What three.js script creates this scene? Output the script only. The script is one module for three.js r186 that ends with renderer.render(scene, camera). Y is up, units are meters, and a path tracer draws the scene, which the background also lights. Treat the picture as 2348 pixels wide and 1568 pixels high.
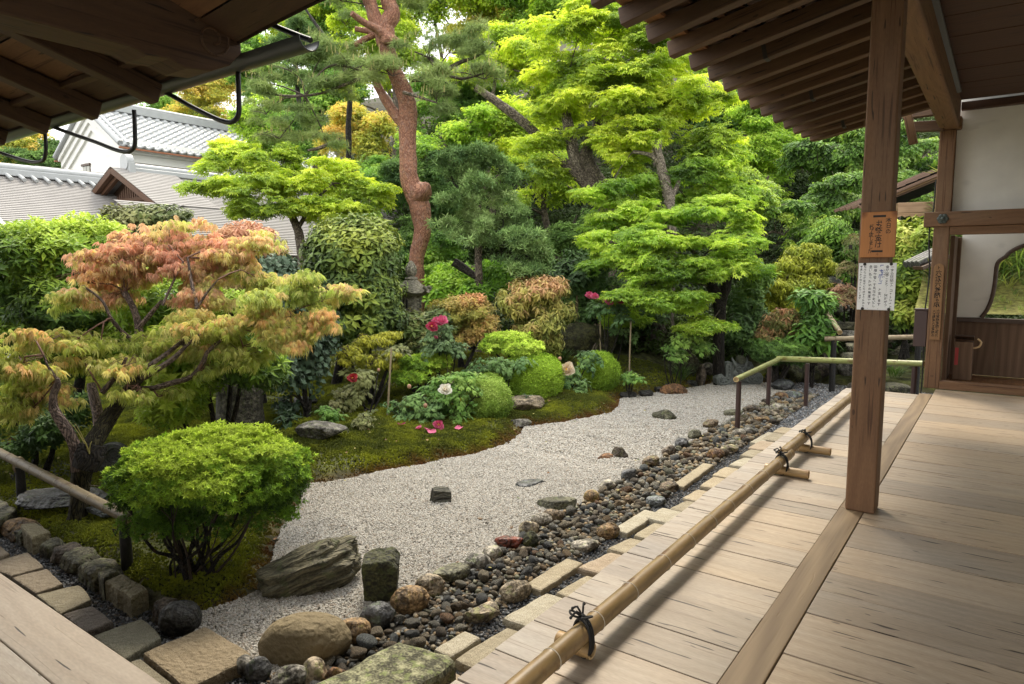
import * as THREE from 'three';
import { mergeGeometries, mergeVertices } from 'three/addons/utils/BufferGeometryUtils.js';
import { RoundedBoxGeometry } from 'three/addons/geometries/RoundedBoxGeometry.js';
import { ImprovedNoise } from 'three/addons/math/ImprovedNoise.js';

// ---------- camera, sky, sun, exposure ----------
const V3 = THREE.Vector3, PI = Math.PI, scene = new THREE.Scene();
const YAW = 35.7 * PI / 180, PITCH = 6.1 * PI / 180, EYE = 1.5, FOC = 1565, PCX = 1173.5, PCY = 784;
const camera = new THREE.PerspectiveCamera(2 * Math.atan(784 / FOC) * 180 / PI, 1024 / 684, 0.05, 900);
camera.rotation.order = 'YXZ';
camera.position.set(0, EYE, 0);
camera.rotation.set(-PITCH, YAW, 0);
const renderer = new THREE.WebGLRenderer({ antialias: true });
renderer.setSize(1024, 684);
renderer.toneMapping = THREE.LinearToneMapping;
renderer.toneMappingExposure = 2.8;
renderer.shadowMap.enabled = true;
{
  const W = 256, H = 128, d = new Float32Array(W * H * 4);
  for (let j = 0; j < H; j++) for (let i = 0; i < W; i++) {
    const el = ((j + 0.5) / H - 0.5) * PI, s = Math.max(0, Math.sin(el)), L = 1.0 + 0.12 * s, k = (j * W + i) * 4;
    d[k] = L * 1.0; d[k + 1] = L * 1.0; d[k + 2] = L * 1.0; d[k + 3] = 1;
  }
  const sky = new THREE.DataTexture(d, W, H, THREE.RGBAFormat, THREE.FloatType);
  sky.mapping = THREE.EquirectangularReflectionMapping; sky.magFilter = THREE.LinearFilter; sky.needsUpdate = true;
  scene.background = sky; scene.environment = sky;
}
const sun = new THREE.DirectionalLight(0xfff2dc, 1.5);
sun.position.set(-13, 22, -19); sun.target.position.set(-3, 0, -6);
sun.castShadow = true; sun.shadow.radius = 24; sun.shadow.mapSize.set(2048, 2048);
Object.assign(sun.shadow.camera, { left: -26, right: 26, top: 26, bottom: -26, near: 1, far: 80 });
scene.add(sun, sun.target);

// ---------- small tools ----------
let seed = 7;
const rnd = () => { seed = (seed + 0x6d2b79f5) | 0; let t = Math.imul(seed ^ (seed >>> 15), 1 | seed); t = (t + Math.imul(t ^ (t >>> 7), 61 | t)) ^ t; return ((t ^ (t >>> 14)) >>> 0) / 4294967296; };
const rr = (a, b) => a + (b - a) * rnd(), pick = (a) => a[Math.floor(rnd() * a.length)];
const clamp = (x, a = 0, b = 1) => Math.min(b, Math.max(a, x)), lerp = (a, b, t) => a + (b - a) * t, sst = (a, b, x) => { const t = clamp((x - a) / (b - a)); return t * t * (3 - 2 * t); };
const perlin = new ImprovedNoise(), ns = (x, y = 0, z = 0) => perlin.noise(x + 37.3, y + 11.7, z + 71.1);
const fbm = (x, y, z = 0, o = 4) => { let s = 0, a = 0.5; for (let i = 0; i < o; i++) { s += a * ns(x, y, z); x *= 2.03; y *= 2.03; z *= 2.03; a *= 0.5; } return s; };
const v = (x, y, z) => new V3(x, y, z), UP = v(0, 1, 0);
const FW = v(-Math.sin(YAW), 0, -Math.cos(YAW)), RT = v(Math.cos(YAW), 0, -Math.sin(YAW));
// a direction of sight, measured on the survey picture, and the points where it meets a distance or a level
const sight = (px, py) => { const a = (px - PCX) / FOC, b = (PCY - py) / FOC; return [Math.cos(PITCH) + b * Math.sin(PITCH), -Math.sin(PITCH) + b * Math.cos(PITCH), a]; };
const at = (px, py, d) => { const [f, u, a] = sight(px, py), s = d / f; return v(FW.x * d + RT.x * a * s, EYE + u * s, FW.z * d + RT.z * a * s); };
const on = (px, py, h = -0.6) => { const [f, u] = sight(px, py); return at(px, py, f * (h - EYE) / u); };
const far = (p) => p.x * FW.x + p.z * FW.z, side = (p) => p.x * RT.x + p.z * RT.z;
const taken = new Map();
const numbered = (n) => { const k = taken.get(n) ?? 0; taken.set(n, k + 1); return k ? n + '_' + String(k).padStart(3, '0') : n; };
function thing(name, label, category, base = v(0, 0, 0), group) {
  const o = new THREE.Group(); o.name = numbered(name); o.position.copy(base); scene.add(o);
  o.userData = { label, category }; if (group) o.userData.group = group;
  return o;
}
function setting(name, label) { const o = new THREE.Group(); o.name = numbered(name); o.userData = { kind: 'structure' }; if (label) o.userData.label = label; scene.add(o); return o; }
// a part: its geometry is given where it stands and brought to its parent's own place
const wpos = (o) => { const p = v(0, 0, 0); for (; o && o !== scene; o = o.parent) p.add(o.position); return p; };
function part(parent, name, geo, mat, stuff) {
  const m = new THREE.Mesh(geo, mat), b = wpos(parent);
  if (b.lengthSq() > 0) geo.translate(-b.x, -b.y, -b.z);
  m.name = name; m.castShadow = m.receiveShadow = true; parent.add(m);
  if (stuff) m.userData.kind = 'stuff';
  return m;
}
function placed(parent, name, geo, mat, pos, rot = [0, 0, 0], scale = [1, 1, 1]) {      // a piece that shares its geometry
  const m = new THREE.Mesh(geo, mat); m.name = name; m.castShadow = m.receiveShadow = true;
  m.position.copy(pos).sub(wpos(parent)); m.rotation.set(...rot); m.scale.set(...scale); parent.add(m); return m;
}
function single(name, label, category, geo, mat, group) {
  geo.computeBoundingBox(); const c = geo.boundingBox.getCenter(v(0, 0, 0)); c.y = geo.boundingBox.min.y;
  geo.translate(-c.x, -c.y, -c.z);
  const m = new THREE.Mesh(geo, mat); m.name = numbered(name); m.position.copy(c); m.castShadow = m.receiveShadow = true; m.userData = { label, category };
  if (group) m.userData.group = group;
  scene.add(m); return m;
}
function instanced(parent, name, geo, mat, list, stuff = true) {                       // list of [Matrix4, Color]
  const m = new THREE.InstancedMesh(geo, mat, list.length), b = wpos(parent);
  list.forEach(([mx, c], i) => { mx.elements[12] -= b.x; mx.elements[13] -= b.y; mx.elements[14] -= b.z; m.setMatrixAt(i, mx); m.setColorAt(i, c); });
  m.name = name; m.castShadow = m.receiveShadow = true; if (stuff) m.userData.kind = 'stuff'; parent.add(m); return m;
}
const merge = (list) => mergeGeometries(list.map((g) => { const q = g.index ? g.toNonIndexed() : g; for (const k of Object.keys(q.attributes)) if (!['position', 'normal', 'uv'].includes(k)) q.deleteAttribute(k); return q; }));

// ---------- textures ----------
function tex(w, h, fn, srgb = true, wrap = THREE.MirroredRepeatWrapping) {
  const d = new Uint8Array(w * h * 4);
  for (let j = 0; j < h; j++) for (let i = 0; i < w; i++) { const c = fn(i / w, j / h), k = (j * w + i) * 4; for (let q = 0; q < 3; q++) d[k + q] = clamp(c[q] ?? c[0]) * 255; d[k + 3] = 255; }
  const t = new THREE.DataTexture(d, w, h); t.wrapS = t.wrapT = wrap; t.magFilter = THREE.LinearFilter; t.minFilter = THREE.LinearMipmapLinearFilter; t.generateMipmaps = true;
  if (srgb) t.colorSpace = THREE.SRGBColorSpace; t.needsUpdate = true; return t;
}
const sized = (t, u, w = u) => { const c = t.clone(); c.repeat.set(1 / u, 1 / w); c.needsUpdate = true; return c; };     // one tile covers u by w metres
const mix3 = (a, b, t) => [lerp(a[0], b[0], t), lerp(a[1], b[1], t), lerp(a[2], b[2], t)];
// wood: x along the grain
const grain = (x, y) => { const w = 0.35 * ns(x * 0.9, y * 2.2, 3); return 0.5 + 0.5 * Math.sin((y * 9 + w * 9 + 0.6 * ns(x * 0.5, y * 6, 9)) * 2 * PI) * 0.5 + 0.45 * fbm(x * 2.2, y * 70, 5, 3); };
const plankTex = (tone, dark, warm, grey, crack, streak = 0.42) => tex(1024, 512, (a, b) => {
  const x = a * 2, y = b * 0.6, g = grain(x, y), s = sst(0.16, 0.36, fbm(x * 1.6, y * 55, 21, 3)), big = 0.5 + 0.9 * fbm(x * 1.1, y * 3.2, 31, 3);
  let c = mix3(tone, dark, clamp(g * 0.34 + s * streak)); c = mix3(c, warm, clamp(big - 0.35) * 0.55); c = mix3(c, grey, clamp(0.55 - big) * 0.8);
  const k = sst(0.5, 0.58, ns(x * 4.2, y * 46, 51) * 0.9 + 0.22 * ns(x * 9, y * 110, 53)); c = mix3(c, [0.13, 0.09, 0.06], k * crack); c = mix3(c, dark.map((q) => q * 0.55), 0.7 * sst(0.66, 0.72, ns(x * 12, y * 30, 77)) * crack);
  const n = 0.94 + 0.12 * fbm(x * 30, y * 120, 61, 2); return c.map((q) => q * n);
});
const grainBump = tex(1024, 512, (a, b) => { const x = a * 2, y = b * 0.6; return [0.6 + 0.22 * grain(x, y) - 0.5 * sst(0.5, 0.58, ns(x * 4.2, y * 46, 51) * 0.9 + 0.22 * ns(x * 9, y * 110, 53)) - 0.3 * sst(0.16, 0.36, fbm(x * 1.6, y * 55, 21, 3))]; }, false);
const TX = {
  deck: plankTex([0.84, 0.79, 0.725], [0.60, 0.53, 0.46], [0.81, 0.71, 0.59], [0.72, 0.70, 0.675], 0.75),
  dark: plankTex([0.56, 0.44, 0.34], [0.33, 0.23, 0.16], [0.54, 0.40, 0.28], [0.55, 0.50, 0.45], 0.7, 0.8),
  plain: tex(512, 512, (a, b) => { const x = a * 2, y = b * 0.6, g = grain(x * 0.7, y * 0.8); return mix3([0.95, 0.95, 0.95], [0.66, 0.62, 0.58], clamp(g * 0.75 + 0.25 * fbm(x, y * 4, 8, 3))); }),
  rock: tex(512, 512, (a, b) => { const m = fbm(a * 6, b * 6, 2, 5), f = fbm(a * 34, b * 34, 5, 3), l = sst(0.12, 0.25, fbm(a * 9, b * 9, 40, 4)); return mix3(mix3([0.4, 0.385, 0.355], [1, 0.98, 0.94], clamp(0.5 + m * 1.7 + f * 1.1)), [0.78, 0.85, 0.6], l * 0.55); }),
  layered: tex(512, 512, (a, b) => { const m = fbm(a * 5, b * 26 + a * 3, 2, 5), f = fbm(a * 34, b * 44, 5, 3), l = sst(0.1, 0.28, fbm(a * 9, b * 9, 40, 4)); return mix3(mix3([0.45, 0.44, 0.4], [1, 0.97, 0.9], clamp(0.5 + m * 1.5 + f * 0.6)), [0.72, 0.8, 0.62], l * 0.5); }),
  rockB: tex(512, 512, (a, b) => [0.5 + 0.7 * fbm(a * 12, b * 12, 3, 5)], false),
  layerB: tex(512, 512, (a, b) => [0.5 + 0.9 * fbm(a * 4, b * 24 + a * 3, 3, 5)], false),
  granite: tex(512, 512, (a, b) => { const s = ns(a * 110, b * 110, 3), m = fbm(a * 5, b * 5, 5, 4); const c = mix3([0.86, 0.82, 0.73], [0.98, 0.95, 0.88], clamp(0.5 + m * 1.5)); return mix3(c, s > 0 ? [1, 1, 0.97] : [0.5, 0.46, 0.4], clamp(Math.abs(s) * 1.5)); }),
  pineBark: tex(512, 512, (a, b) => { const w = ns(a * 5, b * 3, 2), r = Math.abs(ns(a * 20 + w * 2, b * 9 + w, 4)), f = fbm(a * 9, b * 5, 9, 4); return mix3(mix3([0.6, 0.5, 0.47], [1, 0.95, 0.9], clamp(r * 3.2 + 0.1)), [0.95, 1, 1.05], clamp(f * 2)); }),
  bark: tex(512, 512, (a, b) => { const w = ns(a * 5, b * 3, 2), r = Math.abs(ns(a * 16 + w * 2, b * 7 + w, 4)), f = fbm(a * 30, b * 22, 9, 3); return mix3([0.36, 0.32, 0.3], [1, 0.97, 0.94], clamp(r * 2.6 + f * 0.8 + 0.15)); }),
  barkB: tex(512, 512, (a, b) => { const w = ns(a * 5, b * 3, 2), r = Math.abs(ns(a * 16 + w * 2, b * 7 + w, 4)); return [clamp(r * 2.8) * 0.8 + 0.2 * fbm(a * 40, b * 30, 1, 3)]; }, false),
  soil: tex(512, 512, (a, b) => { const m = fbm(a * 9, b * 9, 2, 5), f = ns(a * 90, b * 90, 5); return mix3([0.55, 0.53, 0.45], [1, 1, 0.95], clamp(0.5 + m * 1.4 + f * 0.4)); }),
  grit: tex(512, 512, (a, b) => { const s = ns(a * 80, b * 80, 3) + 0.5 * ns(a * 150, b * 150, 7); return mix3([0.45, 0.44, 0.4], [1, 0.98, 0.95], clamp(0.55 + s * 0.9)); }),
  gritB: tex(512, 512, (a, b) => [0.5 + 0.5 * ns(a * 80, b * 80, 3)], false),
  plaster: tex(256, 256, (a, b) => { const m = 0.95 + 0.09 * fbm(a * 3, b * 3, 2, 5) - 0.05 * sst(0.25, 0.4, fbm(a * 2, b * 6, 9, 4)); return [m, m, m * 0.985]; }),
  stem: tex(256, 256, (a, b) => { const m = fbm(a * 5, b * 22, 2, 4), s = sst(0.12, 0.3, fbm(a * 6, b * 7, 12, 4)); return mix3(mix3([0.8, 0.78, 0.7], [1, 0.98, 0.92], clamp(0.5 + m * 1.6)), [0.62, 0.5, 0.42], s * 0.75); }),
};
const lin = (c) => new THREE.Color().setRGB(...c);
const std = (color, rough, map, um, bump, bs, more = {}) => new THREE.MeshStandardMaterial({ color: lin(color), roughness: rough, map: map ? sized(map, um) : null, bumpMap: bump ? sized(bump, um) : null, bumpScale: bs ?? 0, side: THREE.DoubleSide, ...more });
const woodM = (color, map = TX.plain, rough = 0.7) => { const m = std(color, rough); m.map = sized(map, 2, 0.6); m.bumpMap = sized(grainBump, 2, 0.6); m.bumpScale = 0.002; return m; };
const M = {
  deck: woodM([0.66, 0.63, 0.585], TX.deck, 0.55), deck2: woodM([0.53, 0.515, 0.49], TX.deck, 0.55), deck3: woodM([0.72, 0.67, 0.59], TX.deck, 0.6), deckGrey: woodM([0.66, 0.67, 0.68], TX.deck, 0.65), deckGrey2: woodM([0.55, 0.55, 0.56], TX.deck, 0.65),
  deckR: woodM([0.68, 0.63, 0.56], TX.deck, 0.5), deckR2: woodM([0.54, 0.51, 0.47], TX.deck, 0.5), deckR3: woodM([0.72, 0.65, 0.55], TX.deck, 0.5),
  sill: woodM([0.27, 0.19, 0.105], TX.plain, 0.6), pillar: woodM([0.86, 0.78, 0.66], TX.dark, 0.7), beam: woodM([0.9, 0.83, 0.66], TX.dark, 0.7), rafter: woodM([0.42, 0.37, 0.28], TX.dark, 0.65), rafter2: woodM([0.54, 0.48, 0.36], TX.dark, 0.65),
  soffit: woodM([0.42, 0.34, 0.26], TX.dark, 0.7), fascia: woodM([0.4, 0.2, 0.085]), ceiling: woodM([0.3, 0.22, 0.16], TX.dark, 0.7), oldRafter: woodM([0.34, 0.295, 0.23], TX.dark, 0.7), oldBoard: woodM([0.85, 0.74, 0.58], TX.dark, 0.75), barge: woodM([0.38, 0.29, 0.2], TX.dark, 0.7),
  panel: woodM([0.2, 0.12, 0.07]), shiny: woodM([0.26, 0.13, 0.06], TX.plain, 0.25), frame: woodM([0.11, 0.065, 0.04], TX.plain, 0.5), gate: woodM([0.2, 0.12, 0.08]),
  plaster: std([0.9, 0.89, 0.86], 0.9, TX.plaster, 1.2), kura: std([0.85, 0.85, 0.84], 0.9, TX.plaster, 3),
  black: std([0.012, 0.012, 0.013], 0.45), cord: std([0.012, 0.012, 0.012], 0.85), gutter: std([0.06, 0.065, 0.06], 0.35), brown: std([0.055, 0.03, 0.026], 0.5), post: std([0.012, 0.011, 0.010], 0.6, TX.bark, 0.5),
  bamboo: std([0.29, 0.205, 0.11], 0.38, TX.stem, 0.8), bambooPale: std([0.44, 0.3, 0.155], 0.4, TX.stem, 0.8), bambooGreen: std([0.30, 0.34, 0.13], 0.4, TX.stem, 0.8), bambooOld: std([0.15, 0.12, 0.068], 0.6, TX.stem, 0.5), bambooGrey: std([0.36, 0.30, 0.22], 0.6, TX.stem, 0.6), cut: std([0.6, 0.42, 0.22], 0.7), node: std([0.25, 0.2, 0.13], 0.5), nodePale: std([0.5, 0.45, 0.36], 0.5),
  bronze: std([0.05, 0.065, 0.055], 0.5), iron: std([0.03, 0.025, 0.02], 0.6),
};
// ---------- shapes ----------
const AX = ['x', 'y', 'z'];
function boxUV(g, along = 'y', off = rr(0, 9)) {             // uv in metres, u along the given axis
  if (g.index) { const q = g.toNonIndexed(); g.dispose(); g = q; }
  const p = g.attributes.position, n = g.attributes.normal, uv = new Float32Array(p.count * 2), ai = AX.indexOf(along);
  for (let t = 0; t < p.count; t += 3) {
    let s = [0, 0, 0]; for (let k = 0; k < 3; k++) { s[0] += Math.abs(n.getX(t + k)); s[1] += Math.abs(n.getY(t + k)); s[2] += Math.abs(n.getZ(t + k)); }
    const dom = s.indexOf(Math.max(...s)), rest = [0, 1, 2].filter((q) => q !== dom), a = rest.includes(ai) ? ai : rest[0], b = rest.find((q) => q !== a);
    for (let k = 0; k < 3; k++) { const c = [p.getX(t + k), p.getY(t + k), p.getZ(t + k)]; uv[(t + k) * 2] = c[a] + off; uv[(t + k) * 2 + 1] = c[b] + off * 0.37; }
  }
  g.setAttribute('uv', new THREE.BufferAttribute(uv, 2)); return g;
}
// a beam between corners (x0..x1 and so on) with eased edges
function box(x0, x1, y0, y1, z0, z1, along, r = 0.006) {
  const w = x1 - x0, h = y1 - y0, d = z1 - z0;
  const g = new RoundedBoxGeometry(w, h, d, 1, Math.min(r, w / 2.1, h / 2.1, d / 2.1)); g.translate((x0 + x1) / 2, (y0 + y1) / 2, (z0 + z1) / 2);
  along ??= w >= h && w >= d ? 'x' : h >= d ? 'y' : 'z';
  return boxUV(g, along);
}
// a beam from a to b (centre line), w across and h high
function bar(a, b, w, h, r = 0.006, up = UP) {
  const d = b.clone().sub(a), L = d.length(), g = boxUV(new RoundedBoxGeometry(w, h, L, 1, Math.min(r, w / 2.1, h / 2.1)), 'z');
  const z = d.normalize(), x = v(0, 0, 0).crossVectors(up, z).normalize(), y = v(0, 0, 0).crossVectors(z, x);
  const m = new THREE.Matrix4().makeBasis(x, y, z); m.setPosition(a.clone().add(b).multiplyScalar(0.5)); return g.applyMatrix4(m);
}
// a tapered limb swept through points
function limb(pts, radii, o = {}) {
  const sides = o.sides ?? 8, curve = pts.length > 2 ? new THREE.CatmullRomCurve3(pts, false, 'centripetal') : new THREE.LineCurve3(pts[0], pts[1]);
  const L = curve.getLength(), n = o.seg ?? Math.max(4, Math.min(60, Math.round(L / (o.step ?? 0.12)))), P = [], N = [], T = [], I = [];
  let side0 = null; const wob = o.wobble ?? 0.12, sd = rr(0, 50), R = (t) => { const q = t * (radii.length - 1), i = Math.min(radii.length - 2, Math.floor(q)); return lerp(radii[i], radii[i + 1], q - i); };
  for (let i = 0; i <= n; i++) {
    const t = i / n, c = curve.getPoint(t), tan = curve.getTangent(t);
    if (!side0) side0 = Math.abs(tan.y) < 0.9 ? v(0, 0, 0).crossVectors(tan, UP).normalize() : v(1, 0, 0).cross(tan).normalize();
    side0.sub(tan.clone().multiplyScalar(side0.dot(tan))).normalize();
    const other = v(0, 0, 0).crossVectors(tan, side0), r0 = R(t);
    for (let k = 0; k <= sides; k++) {
      const a = k / sides * 2 * PI, ca = Math.cos(a), sa = Math.sin(a), r = r0 * (1 + wob * 1.6 * ns(ca * 1.1 + sd, sa * 1.1, t * L * 3.2) + wob * ns(ca * 2.5 + sd, sa * 2.5, t * L * 9));
      const dir = side0.clone().multiplyScalar(ca).addScaledVector(other, sa);
      P.push(c.x + dir.x * r, c.y + dir.y * r, c.z + dir.z * r); N.push(dir.x, dir.y, dir.z); T.push(k / sides * Math.max(0.1, 2 * PI * radii[0]), t * L);
    }
  }
  for (let i = 0; i < n; i++) for (let k = 0; k < sides; k++) { const a = i * (sides + 1) + k, b = a + sides + 1; I.push(a, a + 1, b, b, a + 1, b + 1); }
  if (o.cap !== false) for (const [ring, flip] of [[0, 1], [n, 0]]) {
    const c = curve.getPoint(ring / n), tan = curve.getTangent(ring / n).multiplyScalar(flip ? -1 : 1), at0 = P.length / 3; P.push(c.x, c.y, c.z); N.push(tan.x, tan.y, tan.z); T.push(0, 0);
    for (let k = 0; k <= sides; k++) { const s = (ring * (sides + 1) + k) * 3; P.push(P[s], P[s + 1], P[s + 2]); N.push(tan.x, tan.y, tan.z); T.push(0.05 * Math.cos(k), 0.05 * Math.sin(k)); }
    for (let k = 0; k < sides; k++) flip ? I.push(at0, at0 + 2 + k, at0 + 1 + k) : I.push(at0, at0 + 1 + k, at0 + 2 + k);
  }
  const g = new THREE.BufferGeometry(); g.setAttribute('position', new THREE.Float32BufferAttribute(P, 3)); g.setAttribute('normal', new THREE.Float32BufferAttribute(N, 3)); g.setAttribute('uv', new THREE.Float32BufferAttribute(T, 2)); g.setIndex(I);
  if (wob > 0.02) { g.computeVertexNormals(); }
  return g;
}
const tube = (pts, r, o = {}) => limb(pts, [r, r], { wobble: 0, sides: 7, step: 0.03, ...o });
// a bamboo pole: a thing or part made of a culm, node rings and cut ends
function bamboo(parent, a, b, r, mat, o = {}) {
  const d = b.clone().sub(a), L = d.length(), dir = d.normalize(), gap = o.gap ?? 0.3, nodes = [];
  for (let s = o.first ?? gap * 0.6; s < L - 0.03; s += gap * rr(0.9, 1.1)) nodes.push(s);
  const prof = [], R0 = (s) => r * (1 - (o.taper ?? 0.12) * s / L), S = [0, L]; nodes.forEach((s) => S.push(s - 0.022, s - 0.007, s, s + 0.008, s + 0.024)); S.sort((p, q) => p - q);
  const hollow = r * 0.72; prof.push(new THREE.Vector2(hollow, 0.03), new THREE.Vector2(hollow, 0.001));
  for (const s of S) { let k = 1; for (const q of nodes) { const e = Math.abs(s - q); if (e < 0.0075) k = e < 0.003 ? 1.055 : 1.02; } prof.push(new THREE.Vector2(R0(s) * k, clamp(s, 0.0011, L - 0.0011))); }
  prof.push(new THREE.Vector2(hollow, L - 0.001), new THREE.Vector2(hollow, L - 0.03));
  const g = new THREE.LatheGeometry(prof, 20), uv = g.attributes.uv, p = g.attributes.position; for (let i = 0; i < uv.count; i++) uv.setXY(i, p.getY(i), uv.getX(i) * 2 * PI * r + (o.off ?? 0));
  const q = new THREE.Quaternion().setFromUnitVectors(UP, dir), m = new THREE.Matrix4().compose(a, q, v(1, 1, 1)); g.applyMatrix4(m);
  const culm = part(parent, o.name ?? 'culm', g, mat);
  for (const s of nodes) { const t = new THREE.TorusGeometry(R0(s) * 1.035, r * 0.05, 6, 22); t.rotateX(PI / 2); t.translate(0, s - 0.004, 0); t.applyMatrix4(m); part(o.sub ? culm : parent, 'node_ring', o.sub ? t : t, o.nodeMat ?? M.node); }
  for (const s of [0.006, L - 0.006]) { const c = new THREE.RingGeometry(hollow * 0.99, r * 0.97 * (s > 1 ? 0.9 : 1), 20, 1); c.rotateX(PI / 2); c.translate(0, s < 0.1 ? 0.0005 : L - 0.0005, 0); const inner = new THREE.CircleGeometry(hollow, 16); inner.rotateX(PI / 2); inner.translate(0, s < 0.1 ? 0.028 : L - 0.028, 0); const e = merge([c, inner]); e.applyMatrix4(m); part(parent, 'cut_end', e, M.cut); }
  return culm;
}
// rocks: a ball cut by planes and roughened
function rock(sx, sy, sz, o = {}) {
  const sd = o.seed ?? rr(0, 90), det = o.detail ?? 10, planes = [], cuts = o.cuts ?? 9, soft = o.soft ?? 0.06;
  for (let i = 0; i < cuts; i++) planes.push([v(rr(-1, 1), rr(-0.8, 1), rr(-1, 1)).normalize(), rr(o.near ?? 0.62, 0.95)]);
  if (o.boxy) for (const [x, y, z] of [[1, 0, 0], [-1, 0, 0], [0, 0, 1], [0, 0, -1], [0, 1, 0]]) planes.push([v(x + rr(-0.22, 0.22), y + rr(-0.15, 0.15), z + rr(-0.22, 0.22)).normalize(), o.boxy * rr(0.9, 1.1)]);
  if (o.flat) planes.push([v(rr(-0.1, 0.1), 1, rr(-0.1, 0.1)).normalize(), o.flat]);
  let g = new THREE.IcosahedronGeometry(1, det); g.deleteAttribute('uv'); g.deleteAttribute('normal'); g = mergeVertices(g, 1e-4);
  const p = g.attributes.position, q = v(0, 0, 0), rough = o.rough ?? 0.05;
  for (let i = 0; i < p.count; i++) {
    q.fromBufferAttribute(p, i).normalize(); let r = 1; for (const [n, h] of planes) { const c = q.dot(n); if (c > 0.05) { const e = h / c; r = r - soft * Math.log(1 + Math.exp((r - e) / soft)) ; } }
    r = Math.max(0.25, r) * (1 + rough * 1.6 * fbm(q.x * 2.2 + sd, q.y * 2.2, q.z * 2.2, 3) + rough * 0.9 * fbm(q.x * 7 + sd, q.y * (o.strata ?? 7), q.z * 7, 3));
    if (o.strata) r *= 1 + 0.05 * Math.round(ns(q.y * o.strata + q.x * 1.2, sd, q.z) * 3);
    p.setXYZ(i, q.x * r * sx, q.y * r * sy, q.z * r * sz);
  }
  g.computeVertexNormals(); return boxUV(g, o.along ?? 'x');
}
const turned = (g, ry, rx = 0, rz = 0) => g.applyMatrix4(new THREE.Matrix4().makeRotationFromEuler(new THREE.Euler(rx, ry, rz, 'YXZ')));
const move = (g, p) => { g.translate(p.x, p.y, p.z); return g; };
// a hewn slab over a plan of points (x, z), its top at y, h thick
function slab(plan, y, h, bevel = 0.015, rough = 0.006) {
  const s = new THREE.Shape(); const c = plan.reduce((a, q) => [a[0] + q[0] / plan.length, a[1] + q[1] / plan.length], [0, 0]);
  const P = []; plan.forEach((a, i) => { const b = plan[(i + 1) % plan.length], L = Math.hypot(b[0] - a[0], b[1] - a[1]), n = Math.max(2, Math.round(L / 0.07)); for (let k = 0; k < n; k++) { const t = k / n, x = lerp(a[0], b[0], t), z = lerp(a[1], b[1], t), m = k ? 1 + 2.2 * rough * ns(x * 9, z * 9) / Math.max(0.1, Math.hypot(x - c[0], z - c[1])) : 1 - bevel * 0.4 / Math.max(0.1, Math.hypot(x - c[0], z - c[1])); P.push([c[0] + (x - c[0]) * m, c[1] + (z - c[1]) * m]); } });
  P.forEach(([x, z], i) => (i ? s.lineTo(x, -z) : s.moveTo(x, -z))); s.closePath();
  const g = new THREE.ExtrudeGeometry(s, { depth: Math.max(0.01, h - bevel * 2), bevelEnabled: true, bevelThickness: bevel, bevelSize: bevel, bevelOffset: -bevel, bevelSegments: 2, steps: 1 });
  g.rotateX(-PI / 2); g.translate(0, y - h + bevel, 0); return boxUV(g, 'x');
}
function grid(nx, ny, fn, uvs = 1) {                         // a sheet of points
  const P = [], T = [], I = [];
  for (let j = 0; j <= ny; j++) for (let i = 0; i <= nx; i++) { const q = fn(i / nx, j / ny); P.push(q.x, q.y, q.z); T.push(...(q.uv ?? [i / nx * uvs, j / ny * uvs])); }
  for (let j = 0; j < ny; j++) for (let i = 0; i < nx; i++) { const a = j * (nx + 1) + i, b = a + nx + 1; I.push(a, a + 1, b, b, a + 1, b + 1); }
  const g = new THREE.BufferGeometry(); g.setAttribute('position', new THREE.Float32BufferAttribute(P, 3)); g.setAttribute('uv', new THREE.Float32BufferAttribute(T, 2)); g.setIndex(I); g.computeVertexNormals(); return g;
}
// ---------- plans ----------
const GRAVEL = [[-3.5, -1.98], [-3.95, -2.05], [-3.85, -2.35], [-3.9, -2.6], [-4.3, -2.95], [-4.73, -3.34], [-5.0, -3.7], [-5.45, -4.1], [-5.26, -4.7], [-5.02, -5.4], [-4.84, -6.0], [-4.78, -6.6], [-4.95, -7.1], [-5.15, -7.5], [-4.97, -7.81], [-4.7, -8.5], [-4.6, -9.0], [-4.75, -9.5], [-5.0, -10.0], [-4.85, -10.7], [-4.5, -11.4], [-4.3, -12.3], [-4.2, -12.9], [-3.3, -13.1], [-2.9, -12.4], [-3.05, -9], [-3.0, -5], [-2.95, -2.5], [-2.98, -2.0]];
function sdPoly(poly, x, z) {                                // inside is negative
  let d = 1e9, in_ = false;
  for (let i = 0, j = poly.length - 1; i < poly.length; j = i++) {
    const [ax, az] = poly[j], [bx, bz] = poly[i], ex = bx - ax, ez = bz - az, t = clamp(((x - ax) * ex + (z - az) * ez) / (ex * ex + ez * ez));
    d = Math.min(d, (x - ax - ex * t) ** 2 + (z - az - ez * t) ** 2);
    if ((az > z) !== (bz > z) && x < ax + (z - az) / (bz - az) * ex) in_ = !in_;
  }
  return (in_ ? -1 : 1) * Math.sqrt(d);
}
const inner = [[-3.0, -1.9], [-3.0, -12.4], [-3.0, -13.6], [0.5, -13.6], [3, -11], [3, 6], [-9, 6], [-9, -2.02]];       // channel, veranda and stone path: all low
const lowDist = (x, z) => Math.min(sdPoly(GRAVEL, x, z), sdPoly(inner, x, z));
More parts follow.
